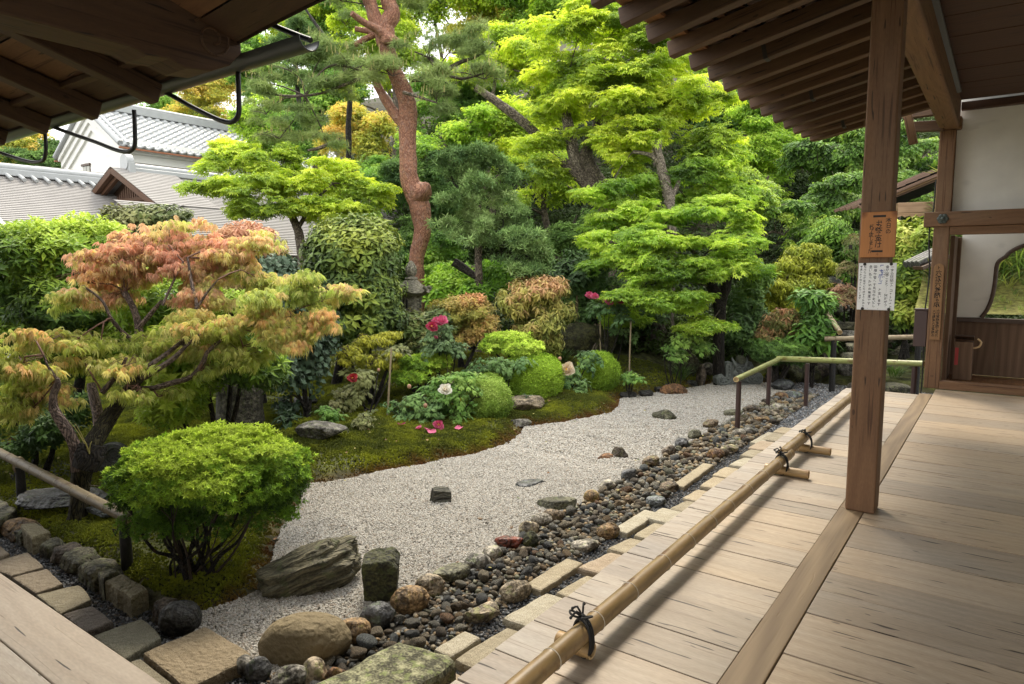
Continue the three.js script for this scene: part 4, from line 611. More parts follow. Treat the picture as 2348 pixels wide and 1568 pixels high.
  for (const [x0, y0, x1, y1, w, m] of [[992, 1478, 1066, 1434, 0.13, 1], [1200, 1332, 1300, 1270, 0.14, 0], [1402, 1206, 1478, 1160, 0.14, 1], [1540, 1105, 1612, 1055, 0.12, 0], [1718, 1008, 1760, 985, 0.14, 1]]) {
    const a = on(x0, y0, -0.56), b = on(x1, y1, -0.56), d = b.clone().sub(a).setY(0), n = v(d.z, 0, -d.x).normalize().multiplyScalar(-w);
    part(s, 'edge_stone', slab([[a.x, a.z], [b.x, b.z], [b.x + n.x, b.z + n.z], [a.x + n.x, a.z + n.z]], -0.585, 0.09, 0.014, 0.008), m ? graniteW : granite[0]); for (let t = 0; t <= 1; t += 0.2) used.push([a.x + d.x * t + n.x / 2, a.z + d.z * t + n.z / 2, 0.1]);
  }
  const shapes = []; for (let k = 0; k < 14; k++) shapes.push(rock(1, rr(0.45, 0.75), rr(0.6, 0.9), { detail: 4, cuts: k % 3 ? 10 : 3, near: k % 3 ? 0.52 : 0.78, soft: k % 3 ? 0.03 : 0.1, rough: 0.06 }));
  const tints = ['grey', 'brown', 'umber', 'slate', 'ochre', 'green', 'grey', 'brown', 'brown', 'blue', 'tan', 'rust', 'slate', 'tan', 'pale', 'umber', 'grey', 'tan'], peb = [];
  let tries = 0; while (peb.length < 1200 && tries++ < 40000) {
    const z = -1.95 - 10.3 * rnd(), x = rr(-3.0, -2.44), r = peb.length < 130 ? rr(0.046, 0.068) : peb.length < 480 ? rr(0.032, 0.046) : rr(0.02, 0.032);
    if (z > -2.2 && x < -2.9) continue; if (used.some(([a, b, q]) => (a - x) ** 2 + (b - z) ** 2 < (q + r * 0.75) ** 2) || peb.some(([a, b, q]) => (a - x) ** 2 + (b - z) ** 2 < ((q + r) * 0.8) ** 2)) continue; peb.push([x, z, r]);
  }
  peb.map((p) => [...p, p[2] / Math.hypot(p[0], p[1], 2)]).sort((a, b) => b[3] - a[3]).forEach(([x, z, r], i) => {
    const pos = v(x, -0.625 + r * rr(0.3, 0.75), z), rot = [rr(-0.35, 0.35), rr(0, 6), rr(-0.35, 0.35)];
    if (i < 300) placed(s, 'pebble', pick(shapes), PM[pick(tints)], pos, rot, [r, r, r]);
    else peb[i].small = [new THREE.Matrix4().compose(pos, euler(...rot), v(r, r, r)), lin(pick([[0.36, 0.35, 0.32], [0.34, 0.26, 0.17], [0.24, 0.195, 0.145], [0.22, 0.23, 0.245], [0.44, 0.31, 0.17], [0.5, 0.43, 0.33], [0.29, 0.29, 0.21]]))];
  });
  const list = peb.map((p) => p.small).filter(Boolean), extra = []; for (let i = 0; i < 5200; i++) { const z = -1.9 - 10.4 * rnd(), x = rr(-3.02, -2.43), r = rr(0.012, 0.024); extra.push([new THREE.Matrix4().compose(v(x, -0.63 + r * 0.4, z), euler(rr(-0.5, 0.5), rr(0, 6), 0), v(r, r, r)), lin(pick([[0.3, 0.29, 0.27], [0.3, 0.22, 0.14], [0.2, 0.165, 0.125], [0.21, 0.22, 0.235], [0.38, 0.27, 0.15]]))]); }
  const sm = std([1, 1, 1], 0.75, TX.rock, 0.8); list.push(...extra); for (let k = 0; k < 3; k++) instanced(s, 'small_pebbles', shapes[k * 4], sm, list.filter((_, i) => i % 3 === k));
}
// ---------- leaves ----------
class Leaves {                                               // gathers small folded blades into one spray
  constructor() { this.p = []; this.c = []; }
  tri(a, b, c, s) { this.p.push(a.x, a.y, a.z, b.x, b.y, b.z, c.x, c.y, c.z); for (let i = 0; i < 3; i++) this.c.push(s[0], s[1], s[2]); return this; }
  // a blade from b along d (unit), n roughly its upper side; L long, W wide, bent down by droop, folded by fold
  blade(b, d, n, L, W, o = {}) {
    const s = v(0, 0, 0).crossVectors(d, n).normalize(), u = v(0, 0, 0).crossVectors(s, d).normalize(), f = o.fold ?? 0.25, dr = o.droop ?? 0.15, k = o.tint ?? rr(0.82, 1.15), w = o.where ?? 0.42, c = [k * (o.warm ?? 1), k, k];
    const m = b.clone().addScaledVector(d, L * w).addScaledVector(u, -dr * L * w * w), t = b.clone().addScaledVector(d, L).addScaledVector(u, -dr * L), l = m.clone().addScaledVector(s, W / 2).addScaledVector(u, f * W / 2), r = m.clone().addScaledVector(s, -W / 2).addScaledVector(u, f * W / 2);
    if (o.simple) { this.tri(b, r, t, c).tri(b, t, l, c); } else { this.tri(b, r, m, c).tri(r, t, m, c).tri(b, m, l, c).tri(m, t, l, c); }
    return this;
  }
  palm(b, d, n, R, o = {}) {                                   // a lobed maple leaf
    const k = rr(0.85, 1.15), lobes = o.lobes ?? 5, sp = o.spread ?? 1.95, s = v(0, 0, 0).crossVectors(n, d).normalize();
    for (let i = 0; i < lobes; i++) { const q = i / (lobes - 1) * 2 - 1, a = q * sp, dd = d.clone().multiplyScalar(Math.cos(a)).addScaledVector(s, Math.sin(a)).addScaledVector(n, -(o.hang ?? 0.2) * rr(0.4, 1.2)).normalize(); this.blade(b, dd, n, R * (1 - 0.42 * Math.abs(q)), R * (o.width ?? 0.34), { simple: true, tint: k, fold: 0.3, droop: o.droop ?? 0.2, where: 0.45 }); }
    return this;
  }
  geo() { const g = new THREE.BufferGeometry(); g.setAttribute('position', new THREE.Float32BufferAttribute(this.p, 3)); g.setAttribute('color', new THREE.Float32BufferAttribute(this.c, 3)); g.computeVertexNormals(); return g; }
}
const dirOf = (az, el) => v(Math.cos(az) * Math.cos(el), Math.sin(el), Math.sin(az) * Math.cos(el));
const SPRAY = {};                                             // unit sprays, about one across; y is their upper side, x the way they grow
SPRAY.maple = [0, 1].map(() => { const L = new Leaves(); for (let k = 0; k < 9; k++) { const x = -0.4 + k * 0.1, sd = k === 8 ? 0 : (k % 2 ? 1 : -1), b = v(x + rr(-0.04, 0.04), -0.1 * (x + 0.4) ** 2 + rr(-0.07, 0.07), sd * rr(0.05, 0.36)), d = v(1, rr(-0.3, 0.2), sd * rr(0.3, 1.5)).normalize(); L.palm(b, d, v(rr(-0.25, 0.25), 1, rr(-0.25, 0.25)).normalize(), rr(0.2, 0.28), { lobes: 5, width: 0.29 }); } return L.geo(); });
SPRAY.far = [0, 1].map(() => { const L = new Leaves(); for (let k = 0; k < 16; k++) { const a = rr(0, 6.28), r = 0.48 * Math.sqrt(rnd()), b = v(r * Math.cos(a), -0.25 * r * r + rr(-0.09, 0.09), r * Math.sin(a)), d = v(Math.cos(a) + rr(-0.6, 0.6), -0.25, Math.sin(a) + rr(-0.6, 0.6)).normalize(); L.palm(b, d, v(rr(-0.4, 0.4), 1, rr(-0.4, 0.4)).normalize(), rr(0.13, 0.2), { lobes: 3, spread: 1.1, width: 0.45 }); } return L.geo(); });
SPRAY.lace = [0, 1].map(() => { const L = new Leaves(); for (let k = 0; k < 6; k++) { const x = -0.42 + k * 0.14, sd = k % 2 ? 1 : -1, b = v(x + rr(-0.04, 0.04), 0.06 - 0.2 * (x + 0.3) ** 2 + rr(-0.08, 0.08), sd * rr(0.02, 0.24)), d = v(1, -0.5, sd * rr(0.2, 1.3)).normalize(); L.palm(b, d, v(rr(-0.3, 0.3), 1, rr(-0.3, 0.3)).normalize(), rr(0.3, 0.46), { lobes: 7, spread: 1.4, width: 0.13, hang: 0.65, droop: 0.35 }); } return L.geo(); });
const rosette = (n, len, wid, el0, el1, o = {}) => { const L = new Leaves(); for (let k = 0; k < n; k++) { const az = k * 2.4 + rr(-0.25, 0.25), el = lerp(el0, el1, k / n) + rr(-0.15, 0.15), d = dirOf(az, el); L.blade(v(0, -0.1 + 0.25 * k / n, 0), d, v(-d.x * Math.sin(el), Math.cos(el), -d.z * Math.sin(el)).normalize(), len * rr(0.8, 1.1), wid * rr(0.85, 1.15), { droop: o.droop ?? 0.3, fold: o.fold ?? 0.3, where: o.where ?? 0.5, simple: o.simple }); } return L; };
SPRAY.rosette = [0, 1].map(() => rosette(11, 0.55, 0.19, -0.35, 1.0).geo());
SPRAY.broad = [0, 1].map(() => rosette(8, 0.56, 0.25, -0.5, 0.8, { droop: 0.4 }).geo());
SPRAY.round = [0, 1].map(() => { const L = new Leaves(); for (let k = 0; k < 8; k++) { const b = v(rr(-0.35, 0.35), rr(-0.3, 0.3), rr(-0.35, 0.35)), d = v(rr(-1, 1), rr(-0.9, 0.1), rr(-1, 1)).normalize(); L.blade(b, d, v(rr(-0.5, 0.5), 0.8, rr(-0.5, 0.5)).normalize(), 0.3, 0.24, { droop: 0.2, fold: 0.15 }); } return L.geo(); });
SPRAY.droop = [0, 1].map(() => rosette(9, 0.62, 0.16, -1.1, 0.1, { droop: 0.3 }).geo());
SPRAY.azalea = [0, 1].map(() => { const L = new Leaves(); for (let q = 0; q < 5; q++) { const c = v(rr(-0.36, 0.36), rr(-0.25, 0.15), rr(-0.36, 0.36)), t = rr(0.7, 1.35); for (let k = 0; k < 7; k++) { const el = lerp(-0.2, 1.15, k / 7) + rr(-0.15, 0.15), d = dirOf(k * 2.4 + q, el); L.blade(c, d, v(-d.x * Math.sin(el), Math.cos(el), -d.z * Math.sin(el)).normalize(), rr(0.24, 0.36), 0.1, { tint: t * rr(0.9, 1.1), droop: 0.1, fold: 0.35, simple: true }); } } return L.geo(); });
SPRAY.box = [0, 1].map(() => { const L = new Leaves(); for (let q = 0; q < 26; q++) { const c = v(rr(-0.45, 0.45), rr(-0.2, 0.2), rr(-0.45, 0.45)), d = v(rr(-1, 1), rr(-0.1, 1), rr(-1, 1)).normalize(); L.blade(c, d, v(rr(-0.6, 0.6), 1, rr(-0.6, 0.6)).normalize(), rr(0.16, 0.24), 0.11, { simple: true, droop: 0.1, fold: 0.3 }); } return L.geo(); });
SPRAY.pine = [0, 1].map(() => { const L = new Leaves(); for (let q = 0; q < 3; q++) { const c = v(q * 0.22 - 0.25, rr(-0.05, 0.08), rr(-0.1, 0.1)), t = rr(0.8, 1.2); for (let k = 0; k < 26; k++) { const d = v(rr(-0.7, 1), rr(-0.5, 1), rr(-1, 1)).normalize(), L2 = rr(0.3, 0.48), s = v(rr(-1, 1), rr(-1, 1), rr(-1, 1)).cross(d).normalize().multiplyScalar(0.011), e = c.clone().addScaledVector(d, L2).add(v(0, -0.04, 0)); L.tri(c.clone().add(s), c.clone().sub(s), e, [t, t, t]); } } return L.geo(); });
SPRAY.podo = [0, 1].map(() => { const L = new Leaves(); for (let q = 0; q < 3; q++) { const c = v(rr(-0.25, 0.25), rr(-0.15, 0.15), rr(-0.25, 0.25)), t = rr(0.8, 1.2); for (let k = 0; k < 12; k++) { const el = lerp(-0.5, 1.2, k / 12), d = dirOf(k * 2.4 + q, el); L.blade(c, d, v(-d.x * Math.sin(el), Math.cos(el), -d.z * Math.sin(el)).normalize(), rr(0.3, 0.42), 0.062, { tint: t * rr(0.8, 1.2), simple: true, droop: 0.15, fold: 0.2 }); } } return L.geo(); });
SPRAY.peony = [0, 1].map(() => { const L = new Leaves(), n = v(0, 1, 0); for (const [x, az, s] of [[0.45, 0, 1], [0.3, 0.75, 0.85], [0.3, -0.75, 0.85], [0.02, 1.15, 0.85], [0.02, -1.15, 0.85], [-0.15, 1.5, 0.7], [-0.15, -1.5, 0.7]]) { const b = v(x - 0.2, -0.3 * x * x + rr(-0.03, 0.03), 0), d = v(Math.cos(az), rr(-0.35, 0), Math.sin(az)).normalize(), sd = v(0, 0, 0).crossVectors(n, d).normalize(), k = rr(0.9, 1.12); for (const t of [-0.5, 0, 0.5]) L.blade(b.clone().addScaledVector(d, t ? 0.1 : 0.04), d.clone().addScaledVector(sd, t).normalize(), n, 0.36 * s * (t ? 0.72 : 1), 0.13 * s, { tint: k, droop: 0.35, fold: 0.2, where: 0.5 }); } return L.geo(); });
SPRAY.willow = [0, 1].map(() => { const L = new Leaves(); for (let k = 0; k < 10; k++) { const x = -0.4 + k * 0.09, sd = k % 2 ? 1 : -1, b = v(x, -0.2 * (x + 0.4) ** 2 + rr(-0.04, 0.04), sd * 0.04), d = v(0.6, rr(-0.5, -0.05), sd * rr(0.5, 1)).normalize(); L.blade(b, d, v(rr(-0.3, 0.3), 1, rr(-0.3, 0.3)).normalize(), rr(0.24, 0.34), 0.14, { droop: 0.3, fold: 0.25 }); } return L.geo(); });
SPRAY.big = [0, 1].map(() => { const L = new Leaves(); for (let k = 0; k < 6; k++) { const az = k * 2.4, el = lerp(-0.5, 0.7, k / 6), d = dirOf(az, el); L.blade(v(0, k * 0.04, 0), d, v(-d.x * Math.sin(el), Math.cos(el), -d.z * Math.sin(el)).normalize(), rr(0.5, 0.62), 0.19, { droop: 0.35, fold: 0.25 }); } return L.geo(); });
SPRAY.blade = [0, 1].map(() => { const L = new Leaves(); for (let k = 0; k < 12; k++) { const az = rr(0, 6.28), d = dirOf(az, rr(0.7, 1.4)); let b = v(rr(-0.1, 0.1), 0, rr(-0.1, 0.1)); const e = b.clone().addScaledVector(d, 0.55); L.blade(b, d, v(-d.x, 0.4, -d.z).normalize(), 0.95, 0.05, { droop: 0.5, fold: 0.2, where: 0.6 }); } return L.geo(); });
const leafMat = (trans, coat = 0) => new THREE.MeshPhysicalMaterial({ color: 0xffffff, vertexColors: true, roughness: 1, transmission: trans, thickness: 0, side: THREE.DoubleSide, clearcoat: coat, clearcoatRoughness: 0.38, ior: 1.35 });
const LM = { thin: leafMat(0.5), mid: leafMat(0.35), glossy: leafMat(0.25, 0.28), tough: leafMat(0.2), needle: leafMat(0.12) };
const KIND = {
  maple: { geo: SPRAY.maple, mat: LM.thin, size: 0.3, gain: 2.6, up: 1.0, out: 0.45, jit: 0.55, layer: 0.28, lk: 0.3, shell: 0.8, lump: 1.3, gap: 2.6, cut: -0.14 },
  far: { geo: SPRAY.far, mat: LM.thin, size: 0.8, gain: 2.75, up: 0.9, out: 0.5, jit: 0.6, layer: 0.45, lk: 0.25, shell: 0.8, lump: 1.3, gap: 1.7, cut: -0.16 },
  lace: { geo: SPRAY.lace, mat: LM.thin, size: 0.2, gain: 2.75, up: 1.0, out: 0.5, jit: 0.5, layer: 0.12, lk: 0.25, shell: 0.9, gap: 4, cut: -0.02 },
  rosette: { geo: SPRAY.rosette, mat: LM.mid, size: 0.2, up: 0.75, out: 0.9, jit: 0.35, shell: 0.4, gap: 2.2, cut: -0.34 },
  broad: { geo: SPRAY.broad, mat: LM.glossy, size: 0.22, up: 0.7, out: 0.9, jit: 0.35, shell: 0.4, gap: 2.2, cut: -0.36 },
  round: { geo: SPRAY.round, mat: LM.glossy, size: 0.24, up: 0.6, out: 0.7, jit: 0.5, shell: 0.6, gap: 2.2, cut: -0.22 },
  droop: { geo: SPRAY.droop, mat: LM.mid, size: 0.2, up: 0.8, out: 0.7, jit: 0.4, shell: 0.5, gap: 2.2, cut: -0.3 },
  azalea: { geo: SPRAY.azalea, mat: LM.tough, size: 0.1, up: 0.6, out: 0.9, jit: 0.45, shell: 0.28, gap: 5, cut: -0.42 },
  box: { geo: SPRAY.box, mat: LM.tough, size: 0.11, up: 0.15, out: 1.2, jit: 0.35, shell: 0.14, gap: 4, cut: -0.7, lump: 0.25 },
  pine: { geo: SPRAY.pine, mat: LM.needle, size: 0.34, gain: 2.6, up: 1, out: 0.5, jit: 0.5, shell: 0.9, gap: 1.8, cut: -0.05, layer: 0.3 },
  podo: { geo: SPRAY.podo, mat: LM.tough, size: 0.27, gain: 2.3, up: 0.9, out: 0.6, jit: 0.5, shell: 0.7, gap: 2.6, cut: -0.12 },
  peony: { geo: SPRAY.peony, mat: LM.mid, size: 0.22, up: 1.1, out: 0.7, jit: 0.3, shell: 0.7, gap: 2.5, cut: -0.25 },
  willow: { geo: SPRAY.willow, mat: LM.mid, size: 0.5, up: 0.9, out: 0.6, jit: 0.4, shell: 0.6, gap: 0.9, cut: -0.25 },
  big: { geo: SPRAY.big, mat: LM.glossy, size: 0.26, up: 0.9, out: 0.6, jit: 0.4, shell: 0.8, gap: 2.5, cut: -0.3 },
};
// pads are ellipsoids {c, rx, ry, rz} along the camera's right, up and away
function foliage(t, name, kind, pads, n, cols, o = {}) {
  const K = { ...KIND[kind], ...o }, sd = rr(0, 60), list = [[], []], W = pads.map((p) => (p.rx * p.ry + p.ry * p.rz + p.rx * p.rz) * (p.w ?? 1)), tot = W.reduce((a, b) => a + b, 0), lumpy = K.lump ?? 1;
  const q = v(0, 0, 0), X = v(0, 0, 0), Z = v(0, 0, 0), mt = new THREE.Matrix4(); let tries = 0, made = 0;
  while (made < n && tries++ < n * 5) {
    let r = rnd() * tot, i = 0; while (i < W.length - 1 && (r -= W[i]) > 0) i++; const P = pads[i];
    let u = rr(-1, 1); const az = rr(0, 2 * PI); if (u < -0.25 && rnd() < 0.5) u = -u; let sx = Math.sqrt(1 - u * u), dx = sx * Math.cos(az), dz = sx * Math.sin(az); if (dz > 0.35 && rnd() < 0.45) dz = -dz;
    let R = (1 + lumpy * (0.26 * ns(dx * 1.8 + sd + i * 7, u * 1.8, dz * 1.8) * 1.3 + 0.16 * ns(dx * 4.5 + sd, u * 4.5 + i, dz * 4.5))) * (1 - K.shell * rnd() ** 1.4);
    const lx = dx * R * P.rx, ly = u * R * P.ry, lz = dz * R * P.rz; q.copy(P.c).addScaledVector(RT, lx).addScaledVector(FW, lz); q.y += ly;
    if (K.layer) { const w = q.y / K.layer + 0.9 * ns(q.x * 0.7 + sd, q.z * 0.7), s = Math.round(w); q.y += (s - w) * K.layer * (K.lk ?? 0.6); }
    if (ns(q.x * K.gap + sd, q.y * K.gap * 1.3, q.z * K.gap) < K.cut) continue;
    const ox = RT.x * dx / P.rx + FW.x * dz / P.rz, oz = RT.z * dx / P.rx + FW.z * dz / P.rz, oy = u / P.ry, ol = Math.hypot(ox, oy, oz) || 1;
    const Y = v(ox / ol * K.out + rr(-1, 1) * K.jit, oy / ol * K.out + K.up, oz / ol * K.out + rr(-1, 1) * K.jit).normalize();
    X.set(ox / ol + rr(-1, 1) * 0.9, 0, oz / ol + rr(-1, 1) * 0.9); X.addScaledVector(Y, -X.dot(Y)).normalize(); Z.crossVectors(X, Y);
    const s = K.size * rr(0.55, 1.4); mt.makeBasis(X.clone().multiplyScalar(s), Y.multiplyScalar(s), Z.clone().multiplyScalar(s)); mt.setPosition(q);
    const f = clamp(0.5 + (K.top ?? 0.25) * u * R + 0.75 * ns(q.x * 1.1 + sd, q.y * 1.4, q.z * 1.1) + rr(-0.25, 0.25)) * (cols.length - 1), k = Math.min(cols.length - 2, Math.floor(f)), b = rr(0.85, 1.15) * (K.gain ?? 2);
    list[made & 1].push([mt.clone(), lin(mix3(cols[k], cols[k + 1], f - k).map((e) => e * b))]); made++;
  }
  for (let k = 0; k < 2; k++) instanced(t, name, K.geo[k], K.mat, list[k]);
}
const PX = (d) => d / FOC * 1.01;
const padsAt = (d, L) => L.map(([x, y, rx, ry, dd = 0, rz, w]) => { const D = d + dd; return { c: at(x, y, D), rx: rx * PX(D), ry: ry * PX(D), rz: rz ?? Math.max(0.35 * rx * PX(D), Math.min(rx * PX(D), 1.2)), w }; });
// many small clumps in place of each big one: an airy crown
const airy = (pads, n, flat = 0.7, reach = 0.85) => pads.flatMap((P) => [{ ...P, rx: P.rx * 0.6, ry: P.ry * 0.6, rz: P.rz * 0.6 }, ...Array.from({ length: n }, () => { const u = rr(-1, 1), a = rr(0, 2 * PI), s = Math.sqrt(1 - u * u) * reach * rr(0.6, 1.1), k = rr(0.3, 0.52), c = P.c.clone().addScaledVector(RT, Math.cos(a) * s * P.rx).addScaledVector(FW, Math.sin(a) * s * P.rz); c.y += u * reach * P.ry; return { c, rx: P.rx * k, ry: P.ry * k * flat, rz: P.rz * k, w: 1.3 }; })]);
const BM = { pine: std([0.31, 0.17, 0.115], 0.85, TX.pineBark, 0.5, TX.barkB, 0.012), grey: std([0.20, 0.175, 0.14], 0.85, TX.bark, 0.5, TX.barkB, 0.015), pale: std([0.32, 0.29, 0.245], 0.85, TX.bark, 0.4, TX.barkB, 0.012), dark: std([0.03, 0.026, 0.02], 0.9, TX.bark, 0.4, TX.barkB, 0.015), twig: std([0.055, 0.04, 0.028], 0.85), moss: std([0.06, 0.055, 0.025], 0.95, TX.bark, 0.35, TX.barkB, 0.02), fresh: std([0.13, 0.1, 0.06], 0.85), mauve: std([0.22, 0.17, 0.145], 0.8, TX.bark, 0.3, TX.barkB, 0.01) };
// limbs given as [px, py, width px, depth change]
function branch(t, name, d, pts, mat, o = {}) { const p = pts.map(([x, y, , dd = 0]) => at(x, y, d + dd)), r = pts.map(([, , w, dd = 0]) => w * PX(d + dd) / 2); if (o.foot) { const f = p[0]; f.y = Math.min(f.y, terrain(f.x, f.z) - 0.03); } return part(t, name, limb(p, r, { sides: r[0] > 0.06 ? 14 : 8, step: r[0] > 0.06 ? 0.06 : 0.05, ...o }), mat); }
// thin wood from the given roots out into the pads
function twigs(t, roots, pads, n, mat, r0 = 0.02) {
  const L = [];
  for (const P of pads) {
    let best = roots[0]; for (const q of roots) if (q.distanceTo(P.c) < best.distanceTo(P.c)) best = q;
    const mid = best.clone().lerp(P.c, 0.55).add(v(rr(-0.1, 0.1), rr(-0.05, 0.12), rr(-0.1, 0.1))), hub = P.c.clone().add(v(0, -P.ry * 0.35, 0));
    L.push(limb([best.clone(), mid, hub], [r0, r0 * 0.75, r0 * 0.5], { sides: 5, step: 0.2, cap: false }));
    for (let k = 0; k < n; k++) { const a = rr(0, 6.28), u = rr(-0.2, 0.9), s = Math.sqrt(1 - u * u) * 0.85, e = P.c.clone().addScaledVector(RT, Math.cos(a) * s * P.rx).addScaledVector(FW, Math.sin(a) * s * P.rz); e.y += u * P.ry * 0.8; const st = rnd() < 0.5 ? hub : mid.clone().lerp(hub, rr(0.3, 1)); L.push(limb([st.clone(), st.clone().lerp(e, 0.5).add(v(rr(-0.08, 0.08), rr(0, 0.1), rr(-0.08, 0.08))), e], [r0 * 0.42, r0 * 0.3, r0 * 0.14], { sides: 4, step: 0.25, cap: false })); }
  }
  return part(t, 'twigs', merge(L), mat, true);
}
const footOf = (px, d) => { const p = at(px, 620, d); p.y = terrain(p.x, p.z); return p; };
// a plant: its foot stands on the ground below px at distance d
function plant(name, label, category, px, d, padList, kind, n, cols, o = {}) {
  const base = footOf(px, d), t = thing(name, label, category, base, o.group), pads = padsAt(d, padList);
  if (o.trunk !== false) {
    const low = pads.reduce((a, b) => (b.c.y - b.ry < a.c.y - a.ry ? b : a)), r = o.stem ?? 0.035, stems = o.stems ?? 3, roots = [];
    for (let k = 0; k < stems; k++) { const P = pads[k % pads.length], a = base.clone().add(v(rr(-0.08, 0.08) * (stems > 1), -0.03, rr(-0.08, 0.08) * (stems > 1))), b = P.c.clone().add(v(rr(-0.3, 0.3) * P.rx, -P.ry * 0.2, rr(-0.3, 0.3) * P.rx)), m = a.clone().lerp(b, 0.5).add(v(rr(-0.07, 0.07), 0, rr(-0.07, 0.07))); part(t, o.stemName ?? 'trunk', limb([a, m, b], [r, r * 0.75, r * 0.4], { sides: 7, step: 0.1 }), o.bark ?? BM.dark); roots.push(m, b); }
    if (o.twig !== 0) twigs(t, roots, pads, o.twig ?? 5, o.twigMat ?? BM.twig, r * 0.5);
  }
  foliage(t, o.leafName ?? 'crown', kind, o.airy ? airy(pads, o.airy) : pads, n, cols, o.leaf ?? {});
  return t;
}
// ---------- trees ----------
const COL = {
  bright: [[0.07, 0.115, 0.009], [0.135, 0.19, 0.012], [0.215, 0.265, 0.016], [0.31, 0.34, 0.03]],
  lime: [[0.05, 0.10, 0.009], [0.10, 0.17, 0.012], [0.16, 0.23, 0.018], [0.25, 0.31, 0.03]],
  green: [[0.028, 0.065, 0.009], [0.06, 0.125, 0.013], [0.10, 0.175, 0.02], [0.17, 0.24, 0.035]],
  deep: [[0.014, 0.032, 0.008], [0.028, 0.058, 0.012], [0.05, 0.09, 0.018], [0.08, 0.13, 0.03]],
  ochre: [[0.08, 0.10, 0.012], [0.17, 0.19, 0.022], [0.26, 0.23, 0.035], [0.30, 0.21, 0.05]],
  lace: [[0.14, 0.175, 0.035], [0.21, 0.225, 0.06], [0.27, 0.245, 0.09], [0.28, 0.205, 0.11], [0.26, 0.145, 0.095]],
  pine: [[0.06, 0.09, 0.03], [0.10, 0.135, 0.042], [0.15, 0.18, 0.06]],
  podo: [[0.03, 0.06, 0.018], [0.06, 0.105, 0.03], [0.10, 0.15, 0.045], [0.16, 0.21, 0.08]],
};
// hillside trees: [foot px, crown px, py, rx, ry, distance, colours, kind, where it stands]
const hill = [
  [1000, 690, 20, 120, 80, 30, 'bright', 'at the upper left beside the eave corner', 2], [1000, 800, -10, 110, 90, 29, 'green', 'behind the forked top of the pine', 2], [1010, 990, 10, 130, 85, 28, 'bright', 'right of the pine top', 2],
  [1150, 1130, 5, 120, 80, 27, 'ochre', 'at the top middle with slanting grey trunks', 2], [1250, 1270, 10, 110, 80, 26, 'lime', 'at the top left of the temple eave', 2],
  [700, 600, 150, 100, 70, 36, 'green', 'below the corridor gutter, above the storehouse roof', 2], [640, 480, 235, 110, 60, 44, 'ochre', 'far off, right of the storehouse ridge', 2], [440, 380, 240, 80, 60, 48, 'green', 'far off behind the storehouse ridge', 2], [120, 70, 330, 110, 60, 46, 'ochre', 'far off at the left under the gutter', 2], [120, 110, 385, 90, 60, 42, 'deep', 'dark, left of the storehouse gable', 2],
  [760, 740, 250, 110, 90, 25, 'green', 'behind the left branches of the pine', 2], [860, 835, 330, 90, 80, 22, 'ochre', 'behind the pine trunk with ochre young leaves', 2], [1010, 1030, 240, 90, 80, 23, 'green', 'shaded, right of the pine trunk', 2], [1010, 1060, 310, 100, 60, 20, 'lime', 'low, above the dark podocarpus', 2], [1130, 1140, 150, 110, 75, 22, 'bright', 'middle of the hillside beside the pine needles', 2], [1120, 1200, 290, 90, 70, 20, 'bright', 'above the podocarpus with a leaning trunk', 2],
  [1280, 1250, 400, 90, 70, 19, 'bright', 'behind the grey split trunk on its left', 2], [980, 1000, 480, 90, 110, 18, 'deep', 'dark, behind the foot of the pine', 3], [1120, 1010, 590, 80, 70, 17, 'green', 'low and shaded right of the pine foot', 3], [1250, 1300, 560, 80, 90, 18, 'deep', 'dark, behind the small podocarpus', 3], [1420, 1440, 560, 80, 90, 18.5, 'deep', 'dark, under the grey split trunk', 3],
  [1700, 1700, 150, 130, 100, 27, 'lime', 'high behind the rafters', 2], [1800, 1760, 330, 120, 100, 22, 'lime', 'right of the white trunk', 3], [1850, 1850, 240, 120, 80, 25, 'green', 'under the far end of the temple eave', 3], [1950, 1940, 370, 110, 90, 20, 'green', 'left of the veranda pillar', 4], [2050, 2060, 380, 120, 120, 19, 'green', 'between the two veranda pillars', 4], [1880, 1890, 480, 90, 80, 17.5, 'green', 'left of the wooden sign', 4], [1720, 1740, 470, 80, 90, 17, 'lime', 'right of the low spreading maple', 4],
  [1640, 1650, 300, 80, 90, 23, 'deep', 'dark evergreen behind the bright maple', 3], [1500, 1480, 30, 120, 70, 26, 'bright', 'above the bright maple beside the eave', 2], [1380, 1400, -30, 120, 60, 30, 'bright', 'at the top edge over the bright maple', 2], [900, 900, 130, 100, 90, 26, 'bright', 'behind the right arm of the pine', 2], [560, 600, 300, 80, 60, 30, 'lime', 'behind the maple over the shingle roof', 2], [820, 840, 430, 80, 60, 20, 'green', 'left of the lower pine trunk', 3], [700, 760, 160, 70, 60, 27, 'deep', 'dark podocarpus like tree under the eave corner', 3],
];
